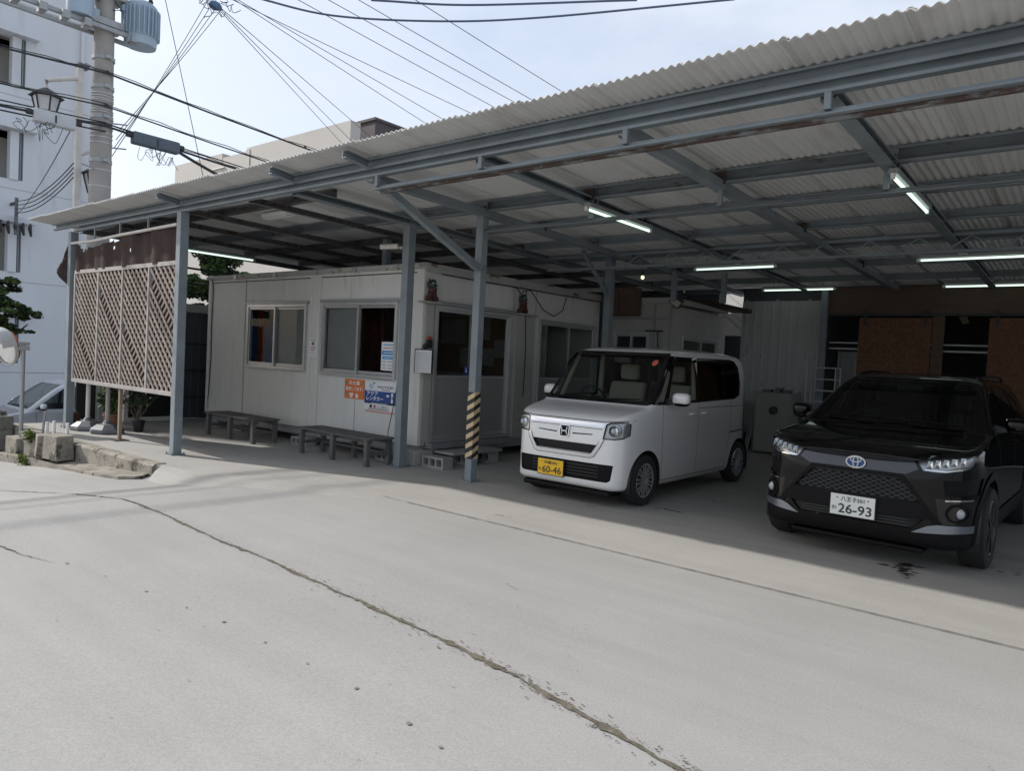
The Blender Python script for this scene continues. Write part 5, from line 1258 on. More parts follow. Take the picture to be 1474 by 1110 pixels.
# ---------------------------------------------------------------- car bodies: smooth hull from three silhouettes, then cut into panels
def chaikin(P, it=2, r=.22):
    P = [tuple(p) for p in P]
    for _ in range(it):
        Q = [P[0]]
        for a, b in zip(P[:-1], P[1:]):
            Q += [(a[0]+(b[0]-a[0])*r, a[1]+(b[1]-a[1])*r), (a[0]+(b[0]-a[0])*(1-r), a[1]+(b[1]-a[1])*(1-r))]
        Q.append(P[-1]); P = Q
    return P
def sdf2(poly, X, Y):
    px = np.array([p[0] for p in poly]); py = np.array([p[1] for p in poly]); n = len(poly)
    d = np.full(X.shape, 1e9); s = np.ones(X.shape)
    for i in range(n):
        j = (i-1) % n; ex, ey = px[j]-px[i], py[j]-py[i]; wx, wy = X-px[i], Y-py[i]
        t = np.clip((wx*ex+wy*ey)/(ex*ex+ey*ey+1e-12), 0, 1); bx, by = wx-ex*t, wy-ey*t
        d = np.minimum(d, bx*bx+by*by)
        c1 = Y >= py[i]; c2 = Y < py[j]; c3 = ex*wy > ey*wx
        s = np.where((c1 & c2 & c3) | (~c1 & ~c2 & ~c3), -s, s)
    return s*np.sqrt(d)
def smax(a, b, k):
    h = np.maximum(k-np.abs(a-b), 0)/k
    return np.maximum(a, b)+h*h*k*.25
class Hull:
    def __init__(s, side, plan, front, k=.07, res=.022):
        s.side = chaikin(side+[side[0]])[:-1]
        s.plan = chaikin(plan); s.plan = s.plan+[(-x, y) for x, y in s.plan[::-1][1:-1]]
        s.front = chaikin(front); s.front = s.front+[(-x, z) for x, z in s.front[::-1][1:-1]]
        s.k = k; s.res = res
    def f(s, P):
        return smax(smax(sdf2(s.side, P[:, 1], P[:, 2]), sdf2(s.plan, P[:, 0], P[:, 1]), s.k), sdf2(s.front, P[:, 0], P[:, 2]), s.k)
    def mesh(s):
        h = s.res; W = max(p[0] for p in s.front)+2.5*h; L_ = max(p[0] for p in s.side)+2.5*h; H = max(p[1] for p in s.front)+2.5*h
        nx = int(2*W/h)+1; xs = (np.arange(nx)-(nx-1)/2)*h
        ys = np.arange(-2.5*h, L_, h); zs = np.arange(0.0, H, h)
        A = sdf2(s.side, *np.meshgrid(ys, zs, indexing='ij'))[None, :, :]; B = sdf2(s.plan, *np.meshgrid(xs, ys, indexing='ij'))[:, :, None]; C = sdf2(s.front, *np.meshgrid(xs, zs, indexing='ij'))[:, None, :]
        F = smax(smax(A+0*B, B+0*A, s.k), C+0*A, s.k)
        I = F < 0; nx, ny, nz = F.shape
        acc = np.zeros((nx-1, ny-1, nz-1, 3)); cnt = np.zeros((nx-1, ny-1, nz-1))
        idx = np.stack(np.meshgrid(np.arange(nx-1), np.arange(ny-1), np.arange(nz-1), indexing='ij'), -1).astype(float)
        cs = [(i, j, k) for i in (0, 1) for j in (0, 1) for k in (0, 1)]
        def sub(a, c): return a[c[0]:c[0]+nx-1, c[1]:c[1]+ny-1, c[2]:c[2]+nz-1]
        for a in cs:
            for ax in range(3):
                if a[ax]: continue
                b = list(a); b[ax] = 1; b = tuple(b)
                fa, fb = sub(F, a), sub(F, b); m = (fa < 0) != (fb < 0)
                t = np.where(m, fa/np.where(m, fa-fb, 1), 0)
                p = np.array(a, float)[None, None, None, :]+np.zeros(acc.shape); p[..., ax] += t
                acc += np.where(m[..., None], p, 0); cnt += m
        act = cnt > 0; vid = -np.ones(act.shape, int); vid[act] = np.arange(act.sum())
        V = (idx[act]+acc[act]/cnt[act][:, None])*h+np.array([xs[0], ys[0], zs[0]])
        for _ in range(3):
            e = 1e-3; f0 = s.f(V); g = np.stack([(s.f(V+np.eye(3)[i]*e)-f0)/e for i in range(3)], 1)
            V = V-np.clip(f0, -h, h)[:, None]*g/np.maximum((g*g).sum(1), .3)[:, None]*.8
        Q = []
        for ax in range(3):
            o1, o2 = [(1, 2), (2, 0), (0, 1)][ax]
            sl = [slice(1, n-1) for n in (nx, ny, nz)]; sl[ax] = slice(0, (nx, ny, nz)[ax]-1)
            a = I[tuple(sl)]; sl2 = list(sl); sl2[ax] = slice(1, (nx, ny, nz)[ax]); b = I[tuple(sl2)]
            for flip, m in ((0, a & ~b), (1, ~a & b)):
                c = np.argwhere(m)
                if not len(c): continue
                c = c+np.array([q.start for q in sl]); d1 = np.zeros(3, int); d1[o1] = 1; d2 = np.zeros(3, int); d2[o2] = 1
                g = lambda q: vid[q[:, 0], q[:, 1], q[:, 2]]
                q = np.stack([g(c-d1-d2), g(c-d2), g(c), g(c-d1)], 1)
                Q.append(q[:, ::-1] if flip else q)
        return V, np.concatenate(Q)
def pip(poly, x, y):
    r = False; n = len(poly)
    for i in range(n):
        (x1, y1), (x2, y2) = poly[i], poly[i-1]
        if (y1 > y) != (y2 > y) and x < (x2-x1)*(y-y1)/(y2-y1)+x1: r = not r
    return r
AX = {'S': (1, 2), 'F': (0, 2), 'T': (0, 1)}
def circle(c, r, n=28, a0=0, a1=2*math.pi): return [(c[0]+r*math.cos(a0+(a1-a0)*i/n), c[1]+r*math.sin(a0+(a1-a0)*i/n)) for i in range(n+(0 if a1-a0 > 6.2 else 1))]
class Carver:
    def __init__(s, hull):
        V, Q = hull.mesh(); s.hull = hull
        s.bvh = BVHTree.FromPolygons([tuple(v) for v in V], [tuple(q) for q in Q])
        s.bm = bmesh.new(); vs = [s.bm.verts.new(v) for v in V]
        for q in Q:
            try: s.bm.faces.new([vs[i] for i in q])
            except ValueError: pass
        bmesh.ops.recalc_face_normals(s.bm, faces=s.bm.faces)
        s.bm.normal_update()
    def cut(s, view, poly, pred, keep=False):
        """cut the outline into the hull; returns (verts, faces, normals) of the piece, removed from the hull unless keep"""
        a, b = AX[view]; xs = [p[0] for p in poly]; ys = [p[1] for p in poly]; mg = .03
        bb = (min(xs)-mg, max(xs)+mg, min(ys)-mg, max(ys)+mg)
        def inb(f, q):
            v0 = [v.co[a] for v in f.verts]; v1 = [v.co[b] for v in f.verts]
            return max(v0) > q[0] and min(v0) < q[1] and max(v1) > q[2] and min(v1) < q[3]
        cand = {f for f in s.bm.faces if inb(f, bb) and pred(f.calc_center_median(), f.normal)}
        n = len(poly)
        for i in range(n):
            p, q = poly[i], poly[(i+1) % n]; d = (q[0]-p[0], q[1]-p[1]); l = math.hypot(*d)
            if l < 1e-6: continue
            no = [0, 0, 0]; no[a] = -d[1]/l; no[b] = d[0]/l; co = [0, 0, 0]; co[a], co[b] = p
            lo = (min(p[0], q[0])-mg, max(p[0], q[0])+mg, min(p[1], q[1])-mg, max(p[1], q[1])+mg)
            F = [f for f in cand if inb(f, lo)]
            if not F: continue
            es = {e for f in F for e in f.edges}; vv = {v for f in F for v in f.verts}
            ret = bmesh.ops.bisect_plane(s.bm, geom=F+list(es)+list(vv), dist=1e-5, plane_co=co, plane_no=no)
            new = [g for g in ret['geom'] if isinstance(g, bmesh.types.BMFace)]
            for f in new: f.normal_update()
            cand = {f for f in cand if f.is_valid} | set(new)
        s.bm.normal_update()
        F = [f for f in cand if f.is_valid and pred(f.calc_center_median(), f.normal) and pip(poly, f.calc_center_median()[a], f.calc_center_median()[b])]
        vi = {}; V = []; Nn = []; Q = []
        for f in F:
            r = []
            for v in f.verts:
                if v not in vi: vi[v] = len(V); V.append(v.co.copy()); Nn.append(v.normal.copy())
                r.append(vi[v])
            Q.append(tuple(r))
        if not keep: bmesh.ops.delete(s.bm, geom=F, context='FACES')
        return V, Q, Nn
    def front(s, x, z, off=0):
        h = s.bvh.ray_cast(Vector((x, -2, z)), Vector((0, 1, 0)))
        return (h[0]+h[1]*off) if h[0] else None
    def side(s, y, z, sg, off=0):
        h = s.bvh.ray_cast(Vector((sg*3, y, z)), Vector((-sg, 0, 0)))
        return (h[0]+(h[1] if h[1].x*sg > 0 else -h[1])*off) if h[0] else None
    def top(s, x, y, off=0):
        h = s.bvh.ray_cast(Vector((x, y, 4)), Vector((0, 0, -1)))
        return h[0]+Vector((0, 0, off)) if h[0] else None
def piece(name, data, m, parent, off=0.0, thick=0, flipin=False):
    V, Q, Nn = data
    if not Q: return None
    me = bpy.data.meshes.new(name); me.from_pydata([tuple(v+n*off) for v, n in zip(V, Nn)], [], Q); me.materials.append(m)
    for p in me.polygons: p.use_smooth = True
    o = bpy.data.objects.new(name, me); col.objects.link(o); o.parent = parent
    if thick: so = o.modifiers.new('thick', 'SOLIDIFY'); so.thickness = thick; so.offset = -1
    return o
def rest(cv, name, m, parent):
    me = bpy.data.meshes.new(name); cv.bm.to_mesh(me); me.materials.append(m)
    for p in me.polygons: p.use_smooth = True
    o = bpy.data.objects.new(name, me); col.objects.link(o); o.parent = parent; return o
def ribbon(cv, pts, w, how, off=.0012, sg=1, step=.02):
    """thin strip following the hull along an outline"""
    P = []
    for a, b in zip(pts[:-1], pts[1:]):
        n = max(1, int(math.dist(a, b)/step)); P += [(a[0]+(b[0]-a[0])*i/n, a[1]+(b[1]-a[1])*i/n) for i in range(n)]
    P.append(pts[-1]); mb = MB(); prev = None
    for i, p in enumerate(P):
        q = P[min(i+1, len(P)-1)]; r = P[max(i-1, 0)]; d = (q[0]-r[0], q[1]-r[1]); l = math.hypot(*d) or 1; nx, ny = -d[1]/l*w/2, d[0]/l*w/2
        g = (lambda a, b: cv.side(a, b, sg, off)) if how == 'S' else ((lambda a, b: cv.front(a, b, off)) if how == 'F' else (lambda a, b: cv.top(a, b, off)))
        A, B = g(p[0]+nx, p[1]+ny), g(p[0]-nx, p[1]-ny)
        if A is None or B is None: prev = None; continue
        k = len(mb.v); mb.v += [tuple(A), tuple(B)]
        if prev is not None: mb.f.append((prev, prev+1, k+1, k))
        prev = k
    return mb
def rbx(x0, x1, z0, z1, r, n=4):
    out = []
    for cx, cz, a in ((x1-r, z1-r, 0), (x0+r, z1-r, 90), (x0+r, z0+r, 180), (x1-r, z0+r, 270)):
        out += [(cx+r*math.cos(R_(a+90*i/n)), cz+r*math.sin(R_(a+90*i/n))) for i in range(n+1)]
    return out
def mirx(P): return [(-x, z) for x, z in P][::-1]
def wheel(parent, x, y, r, w, sg, rimr, spokes, rimm, style):
    """tyre, rim with spokes, hub; sg = outward side"""
    tl = []; 
    for rr_, h in ((rimr, -w*.42), (rimr+.02, -w*.47), (r*.90, -w*.5), (r*.975, -w*.43), (r, -w*.30), (r, w*.30), (r*.975, w*.43), (r*.90, w*.5), (rimr+.02, w*.47), (rimr, w*.42)): tl.append((rr_, h))
    mb = MB(); mb.lathe(tl, (x, y, r), 48, 'x'); 
    wv = mb.build('wheel', M['rubber'], parent, local=True, smooth=True)
    mb = MB()
    for gk in (-.18, -.06, .06, .18):
        pass
    ri = MB(); ri.lathe([(rimr*1.01, sg*w*.44), (rimr*.97, sg*w*.46), (rimr*.93, sg*w*.42), (rimr*.90, sg*w*.18), (rimr*.9, -sg*w*.3)], (x, y, r), 40, 'x'); ri.f = ri.f[:-2]
    for k in range(spokes):
        a = 2*math.pi*k/spokes
        for da in ((-.11, .11) if style == 'twin' else (0,)):
            c, s_ = math.cos(a+da), math.sin(a+da); c2, s2 = math.cos(a+da*1.9), math.sin(a+da*1.9)
            ri.beam((x+sg*w*.42, y+c*rimr*.2, r+s_*rimr*.2), (x+sg*w*.43, y+c2*rimr*.93, r+s2*rimr*.93), rimr*(.09 if style == 'twin' else .15), .018, up=(sg, 0, 0))
    ri.lathe([(rimr*.24, sg*w*.36), (rimr*.24, sg*w*.44), (rimr*.12, sg*w*.47), (.001, sg*w*.47)], (x, y, r), 20, 'x')
    ri.build('rim', rimm, wv, local=True, smooth=True)
    bk = MB(); bk.lathe([(rimr*.88, sg*w*.10), (.01, sg*w*.10)], (x, y, r), 24, 'x'); bk.build('brake_disc', M['rust'] if style != 'twin' else M['alud'], wv, local=True)
    return wv
def arch_liner(parent, y, r, ra, half, w=.26):
    for sg in (-1, 1):
        mb = MB(); n = 20; x1, x0 = sg*(half-.004), sg*(half-w)
        for i in range(n+1):
            a = math.pi*(-.12+1.24*i/n); mb.v += [(x1, y+ra*math.cos(a), r+ra*math.sin(a)), (x0, y+ra*math.cos(a), r+ra*math.sin(a))]
        for i in range(n): mb.f.append((2*i, 2*i+1, 2*i+3, 2*i+2))
        mb.f.append(tuple(2*i+1 for i in range(n+1))); mb.build('arch_liner', M['black'], parent, local=True)
def plate(t, cv, x, z, m, inkm, top, kana, num, tilt=0):
    y = min(v.y for v in [cv.front(x+dx, z+dz) for dx in (-.15, 0, .15) for dz in (-.07, 0, .07)])-.022
    p = MB().box(x-.165, x+.165, y-.002, y+.0, z-.0825, z+.0825).build('number_plate', m, t, local=True, bevel=.001)
    MB().box(x-.172, x+.172, y+.0005, y+.018, z-.089, z+.089).build('plate_holder', M['black'], p, local=True)
    mb = MB(); ux, uz = (1, 0, 0), (0, 0, 1)
    text_on(mb, top, (x, y-.0035, z+.048), ux, uz, .04, .175, .036, bold=.0006)
    text_on(mb, kana, (x-.135, y-.0035, z-.028), ux, uz, .05, .034, .032, bold=.0008)
    text_on(mb, num, (x+.02, y-.0035, z-.028), ux, uz, .1, .245, .072, bold=.0016)
    for s in (-1, 1): mb.add([(x+s*.115+.006*math.cos(k), y-.0035, z+.055+.006*math.sin(k)) for k in range(6)], [tuple(range(6))])
    mb.build('lettering', inkm, p, local=True, recalc=False)
    return p
def seat(t, x, y, z, m, w=.46):
    mb = MB(); mb.box(x-w/2, x+w/2, y, y+.48, z, z+.16); s = mb.build('seat', m, t, local=True, bevel=.05, seg=3)
    b = MB(); b.prism([(y+.42, z+.1), (y+.56, z+.1), (y+.70, z+.66), (y+.60, z+.68)], 'x', x-w/2+.01, x+w/2-.01); b.build('backrest', m, s, local=True, bevel=.04, seg=3)
    h = MB(); h.box(x-.13, x+.13, y+.62, y+.71, z+.70, z+.90); h.build('headrest', m, s, local=True, bevel=.035, seg=3)
def steering(t, x, y, z, r=.17):
    mb = MB(); n = 24
    pts = [(x+r*math.cos(2*math.pi*k/n), y-.07*math.sin(2*math.pi*k/n)*1.0, z+r*.9*math.sin(2*math.pi*k/n)) for k in range(n+1)]
    mb.tube(pts, .014, 8, cap=False); mb.box(x-r, x+r, y-.012, y+.012, z-.02, z+.02); mb.sphere((x, y-.01, z), .05, 10, 8)
    mb.build('steering_wheel', M['black'], t, local=True, smooth=True)
def wing_mirror(t, cv, y, z, sg, m, w=.20, h=.13):
    p = cv.side(y, z, sg); x = p.x
    mb = MB(); mb.sphere((x+sg*(.06+w/2), y-.02, z+.03), .5, 20, 12, (w, .12, h))
    cx_, cz_ = x+sg*(.06+w/2), z+.03
    for i, v in enumerate(mb.v):
        u, q = (v[0]-cx_)/(w/2), (v[2]-cz_)/(h/2); e_ = lambda a: math.copysign(abs(a)**.62, a)
        mb.v[i] = (cx_+e_(u)*w/2*.96, min(v[1]*1.0, y+.02), cz_+e_(q)*h/2*.92)
    o = mb.build('wing_mirror', m, t, local=True, smooth=True)
    mb = MB(); mb.sphere((x+sg*(.06+w/2), y-.016, z-.02), .5, 16, 8, (w*.93, .115, .07)); mb.build('mirror_base', M['trim'], o, local=True, smooth=True)
    MB().prism([(x-.03*sg, z-.06), (x+.10*sg, z-.03), (x+.10*sg, z+.0), (x-.03*sg, z+.03)], 'y', y-.05, y+.0).build('arm', M['black'], o, local=True, bevel=.008)
    MB().box(x+sg*.065, x+sg*(.05+w), y+.022, y+.024, z-.02, z+.08).build('mirror_glass', M['mirror'], o, local=True)
def headlamp_inner(t, x, y, z, r, m):
    mb = MB(); mb.lathe([(r, 0), (r*1.03, -.01), (r*.86, -.012), (r*.84, .03), (r*.55, .045)], (x, y, z), 28, 'y'); mb.f = mb.f[:-2]; mb.build('lamp_ring', m, t, local=True, smooth=True)
    MB().sphere((x, y-.02, z), r*.55, 18, 12, (1, .7, 1)).build('projector', M['projector'], t, local=True, smooth=True)
M['projector'] = mat('projector_glass', (.35, .38, .40), .05, .0, .05, spec=1.0)
M['chrome'] = mat('chrome', (.62, .63, .65), .10, 1.0, .03)
M['lampback'] = mat('lamp_reflector', (.40, .41, .42), .22, .5, .2, 30)
M['facet'] = mat('lamp_facet', (.34, .35, .36), .15, .8, .25, 60)
M['lens'] = glass('lamp_lens', (.93, .95, .96), .03)
M['carglass'] = glass('car_glass', (.62, .68, .66), .01)
M['darkglass'] = glass('privacy_glass', (.035, .037, .04), .01)
M['tintglass'] = glass('tinted_windscreen', (.30, .33, .33), .01)
M['gloss'] = mat('gloss_black_trim', (.008, .008, .009), .08, 0, .02, spec=.6)
M['trim'] = mat('matte_black_trim', (.008, .008, .009), .55, 0, .08, 20, spec=.12)
M['mesh'] = mat('grille_bars', (.022, .023, .025), .35, .1, .05)
M['pearl'] = mat('pearl_white_paint', (.76, .76, .75), .18, 0, .015, 2, coat=1.0)
M['blackp'] = mat('black_car_paint', (.0022, .0022, .0026), .05, 0, .02, 2, coat=0, spec=.34)
M['nose'] = mat('nose_sky_reflection', (.012, .014, .018), .10, .0, .02, 2, spec=.9)  # black nose bar; its sky reflection is put into a lighter, bluer base
M['silver'] = mat('silver_car_paint', (.58, .61, .65), .3, .4, .02, 2, coat=.7)
M['beigeint'] = mat('beige_interior', (.38, .34, .28), .8, 0, .06)
M['darkint'] = mat('dark_interior', (.03, .03, .032), .8, 0, .1)
M['platey'] = mat('yellow_plate', (.80, .48, .015), .45, 0, .02); M['platew'] = mat('white_plate', (.70, .71, .70), .45, 0, .02); M['plategreen'] = mat('plate_green', (.012, .035, .025), .5)
M['alloy'] = mat('silver_wheel', (.55, .56, .58), .3, .7, .05); M['alloyd'] = mat('dark_wheel', (.05, .052, .058), .3, .5, .05)
M['sticker'] = mat('red_sticker', (.55, .12, .08), .5)
up_ = lambda c, n: n.y < -.12
def sidep(lo=.35): return lambda c, n: abs(n.x) > lo

# ---------------------------------------------------------------- white tall van
def build_white_van():
    t = thing('parked_van', 'white boxy small van with a yellow number plate parked nose out', 'van', (-4.36, 6.27, 0))
    side = [(.10, .165), (.02, .22), (.0, .34), (.0, .50), (.012, .66), (.035, .80), (.075, .90), (.14, .955), (.30, 1.0), (.50, 1.04), (.60, 1.07), (.86, 1.37), (1.10, 1.635), (1.22, 1.70), (1.45, 1.735), (1.9, 1.755), (2.5, 1.745), (3.0, 1.715), (3.22, 1.66), (3.29, 1.5), (3.33, 1.2), (3.37, .9), (3.395, .6), (3.39, .3), (3.3, .19), (2.6, .16), (1.0, .16)]
    plan = [(0, 0), (.30, .004), (.48, .022), (.60, .065), (.68, .16), (.718, .34), (.735, .60), (.7375, 1.0), (.7375, 2.6), (.725, 3.0), (.69, 3.25), (.60, 3.36), (.4, 3.39), (0, 3.395)]
    front = [(0, .155), (.655, .155), (.70, .22), (.73, .36), (.7375, .55), (.7375, .88), (.728, 1.02), (.712, 1.12), (.675, 1.45), (.645, 1.62), (.60, 1.70), (.48, 1.745), (.25, 1.76), (0, 1.765)]
    cv = Carver(Hull(side, plan, front, .07, .021))
    sp = sidep(.3)
    # glass
    d = cv.cut('F', [(-.625, 1.105), (.625, 1.105), (.66, 1.14), (.595, 1.60), (.57, 1.625), (-.57, 1.625), (-.595, 1.60), (-.66, 1.14)], lambda c, n: n.y < -.25 and .4 < c.y < 1.4)
    ws = piece('windscreen', d, M['carglass'], t, -.006)
    wins = [('quarter_window', [(.76, 1.12), (.88, 1.12), (.95, 1.24), (1.12, 1.555), (1.09, 1.575)], 'carglass'), ('door_window', [(.99, 1.115), (1.70, 1.13), (1.67, 1.585), (1.19, 1.575), (1.08, 1.35)], 'carglass'),
            ('door_window', [(1.80, 1.135), (2.50, 1.15), (2.50, 1.60), (1.78, 1.59)], 'darkglass'), ('quarter_window', [(2.56, 1.152), (2.86, 1.165), (2.99, 1.22), (3.02, 1.34), (2.98, 1.50), (2.90, 1.585), (2.80, 1.605), (2.56, 1.60)], 'darkglass')]
    for nm, poly, g in wins:
        for sg in (1, -1):
            piece(nm, cv.cut('S', poly, lambda c, n, sg=sg: n.x*sg > .3 and c.x*sg > .3), M[g], t, -.004)
    band = [(.64, 1.085), (1.0, 1.082), (1.76, 1.10), (2.86, 1.13), (3.03, 1.18), (3.065, 1.33), (3.02, 1.54), (2.92, 1.625), (2.78, 1.645), (1.30, 1.625), (1.14, 1.62), (.98, 1.46)]
    for sg in (1, -1): piece('window_surround', cv.cut('S', band, lambda c, n, sg=sg: n.x*sg > .3 and c.x*sg > .3), M['gloss'], t, -.001)
    piece('windscreen_frame', cv.cut('F', [(-.66, 1.075), (.66, 1.075), (.71, 1.10), (.64, 1.60), (.60, 1.665), (-.60, 1.665), (-.64, 1.60), (-.71, 1.10)], lambda c, n: n.y < -.2 and .4 < c.y < 1.4), M['gloss'], t, -.001)
    # wheels
    wy = (.545, 3.065); R, ra = .275, .325
    for y in wy:
        for sg in (1, -1): cv.cut('S', [(y+ra, .0)]+[(y+ra*math.cos(a), R+ra*math.sin(a)) for a in np.linspace(0, math.pi, 26)]+[(y-ra, .0)], lambda c, n, sg=sg: c.x*sg > .40 and abs(n.x) > .05 or (c.x*sg > .45 and n.z < -.4))
        arch_liner(t, y, R, ra, .715)
        for sg in (1, -1): wheel(t, sg*.640, y, R, .155, sg, .185, 9, M['alloy'], 'twin')
    # lamps and nose
    for sg in (1, -1):
        hp = [(.475, .725), (.60, .728), (.665, .742), (.69, .765), (.692, .89), (.675, .91), (.53, .895), (.495, .875)]
        hp = hp if sg > 0 else mirx(hp)
        dd = cv.cut('F', hp, lambda c, n: n.y < .2 and c.y < .40 and (n.y < -.1 or abs(n.x) > .5))
        hb = piece('headlight', dd, M['lampback'], t, -.014); piece('lens', dd, M['lens'], hb, .0); 
        V, Q, Nn = dd; 
        for q in ([(.675, .91), (.53, .895), (.495, .875), (.475, .725), (.60, .728), (.665, .742)],): ribbon(cv, [(sg*a, b) for a, b in q], .010, 'F', .002).build('bezel', M['trim'], hb, local=True, recalc=False)
        c = cv.front(sg*.585, .815); headlamp_inner(hb, c.x, c.y+.012, c.z, .068, M['chrome'])
        for dx in (.645, .675): c = cv.front(sg*dx, .815, -.02); MB().box(c.x-.006, c.x+.006, c.y-.004, c.y+.02, .765, .875).build('lamp_fin', M['chrome'], hb, local=True)
    piece('chrome_strip', cv.cut('F', [(-.47, .838), (.47, .838), (.49, .872), (.46, .882), (-.46, .882), (-.49, .872)], lambda c, n: n.y < -.3 and c.y < .4), M['chrome'], t, .004)
    piece('grille', cv.cut('F', [(-.35, .565), (.35, .565), (.43, .655), (-.43, .655)], lambda c, n: n.y < -.3 and c.y < .3), M['trim'], t, -.02)
    for dz in (.585, .605, .625, .645): ribbon(cv, [(-.40, dz), (.40, dz)], .006, 'F', -.012).build('grille_bar', M['mesh'], t, local=True, recalc=False)
    for sg in (1, -1):
        piece('vent_slot', cv.cut('F', sorted_poly([(sg*.10, .742), (sg*.33, .752), (sg*.36, .762), (sg*.33, .765), (sg*.10, .758)], sg), lambda c, n: n.y < -.3 and c.y < .3), M['gloss'], t, -.006)
    u = [(-.465, .72), (-.43, .645), (-.365, .545), (-.33, .535), (.33, .535), (.365, .545), (.43, .645), (.465, .72)]
    ribbon(cv, u, .034, 'F', .008).build('chrome_strip', M['chrome'], t, local=True, recalc=False)
    u2 = [(-.435, .70), (-.405, .645), (-.35, .567), (-.325, .56), (.325, .56), (.35, .567), (.405, .645), (.435, .70)]
    ribbon(cv, u2, .006, 'F', .003).build('gap_or_reflection', M['ink'], t, local=True, recalc=False)  # dark reflection inside the chrome, drawn as a thin ink line, no seam
    u3 = [(-.492, .72), (-.455, .637), (-.39, .533), (-.34, .513), (.34, .513), (.39, .533), (.455, .637), (.492, .72)]
    ribbon(cv, u3, .005, 'F', .002).build('gap_or_reflection', M['ink'], t, local=True, recalc=False)  # same dark reflection coloured in along the outer chrome edge
    ribbon(cv, [(-.46, .822), (.46, .822)], .006, 'F', .001).build('gap_or_reflection', M['ink'], t, local=True, recalc=False)
    inl = [(-.595, .455), (-.575, .30), (-.54, .275), (.54, .275), (.575, .30), (.595, .455), (.56, .46), (-.56, .46)]
    intake = piece('lower_intake', cv.cut('F', inl, lambda c, n: n.y < -.2 and c.y < .4), M['trim'], t, -.015)
    for dz in (.32, .355, .39, .425): ribbon(cv, [(-.40, dz), (.44, dz)], .010, 'F', -.006).build('intake_bar', M['mesh'], intake, local=True, recalc=False)
    e = cv.front(0, .765, .012)
    mb = MB()
    for sg in (-1, 1): mb.prism([(sg*.045, .81), (sg*.031, .81), (sg*.022, .772), (sg*.022, .758), (sg*.031, .72), (sg*.043, .72), (sg*.034, .765)], 'y', e.y-.004, e.y+.01)
    mb.box(-.026, .026, e.y-.003, e.y+.01, .757, .773); mb.build('emblem', M['chrome'], t, local=True, bevel=.002)
    rr_ = rbx(-.058, .058, .705, .825, .02); ribbon(cv, rr_+[rr_[0]], .009, 'F', .012).build('emblem_rim', M['chrome'], t, local=True, recalc=False)
    piece('emblem_back', cv.cut('F', rbx(-.056, .056, .707, .823, .018), lambda c, n: n.y < -.3 and c.y < .3), M['trim'], t, .006)
    plate(t, cv, -.135, .355, M['platey'], M['ink'], '沖縄580', 'わ', '60-46')
    # doors, bonnet as own panels
    for sg in (1, -1):
        dr = piece('door', cv.cut('S', [(.90, .24), (1.755, .245), (1.75, 1.11), (.86, 1.10), (.865, .7)], lambda c, n, sg=sg: c.x*sg > .4 and abs(n.x) > .3), M['pearl'], t)
        dr2 = piece('sliding_door', cv.cut('S', [(1.76, .245), (2.62, .25), (2.66, .60), (2.72, .66), (2.72, 1.16), (1.755, 1.125)], lambda c, n, sg=sg: c.x*sg > .4 and abs(n.x) > .3), M['pearl'], t)
        for par, y in ((dr, 1.60), (dr2, 1.93)):
            p = cv.side(y, .965, sg, .0); h = MB(); h.tube([(p.x-sg*.004, y-.085, .965), (p.x+sg*.028, y-.06, .968), (p.x+sg*.03, y+.06, .968), (p.x-sg*.004, y+.085, .965)], .013, 8); h.build('handle', M['pearl'], par, local=True, smooth=True)
            q = MB(); q.sphere((p.x+sg*.0, y, .965), .045, 12, 8, (.12, 1.2, .6)); q.build('handle_cup', M['trim'] if False else M['grey'], par, local=True, smooth=True) if False else None
        for pts in ([(.90, .24), (.865, .7), (.86, 1.085)], [(1.755, .245), (1.75, 1.10)], [(2.62, .25), (2.66, .60), (2.72, .66), (2.72, 1.13)], [(.90, .24), (2.62, .25)], [(.72, .905), (.86, .915)], [(1.76, 1.035), (3.2, 1.04)]):
            ribbon(cv, pts, .007, 'S', .0012, sg).build('gap_or_reflection', M['ink'], t, local=True, recalc=False)
        ribbon(cv, [(2.72, .70), (3.25, .715)], .016, 'S', .002, sg).build('gap_or_reflection', M['trim'], t, local=True, recalc=False)
        ribbon(cv, [(.30, .90), (.88, .915), (2.7, .955), (3.2, .96)], .010, 'S', .004, sg).build('crease', M['pearl'], t, local=True, recalc=False)
        ribbon(cv, [(.92, .215), (2.7, .215)], .03, 'S', .006, sg).build('sill', M['pearl'], t, local=True, recalc=False)
        wing_mirror(t, cv, .98, 1.13, sg, M['pearl'], .21, .15)
        v = ribbon(cv, [(1.0, 1.46), (1.13, 1.60), (1.75, 1.60)], .05, 'S', .018, sg); v.build('wind_deflector', M['darkglass'], t, local=True, recalc=False)
    ribbon(cv, [(-.70, .925), (-.45, .90), (.45, .90), (.70, .925)], .008, 'F', .0015).build('gap_or_reflection', M['ink'], t, local=True, recalc=False)
    # tail lamp edge, lip, wipers
    for sg in (1, -1):
        piece('tail_light', cv.cut('S', [(3.20, .75), (3.40, .75), (3.40, 1.2), (3.26, 1.2)], lambda c, n, sg=sg: c.x*sg > .4), mat('tail_red', (.16, .008, .008), .15, spec=.7), t, .006)
    mb = MB(); mb.box(-.56, .56, .075, .35, .115, .17); mb.build('bumper_lip', M['trim'], t, local=True, bevel=.02)
    for x0, x1, lab in ((-.52, .05, 0), (.02, .55, 0)):
        a = cv.front(x0, 1.10, .014); b = cv.front(x1, 1.125, .014); MB().tube([tuple(a), tuple(b)], .008, 6).build('wiper', M['trim'], t, local=True)
    c = cv.front(.50, 1.545, .0); 
    mb = MB(); mb.add([tuple(cv.front(.50+.036*math.cos(k*.5236), 1.545+.036*math.sin(k*.5236), .002)) for k in range(12)], [tuple(range(12))]); mb.build('sticker', M['sticker'], t, local=True, recalc=False)
    body = rest(cv, 'body', M['pearl'], t)
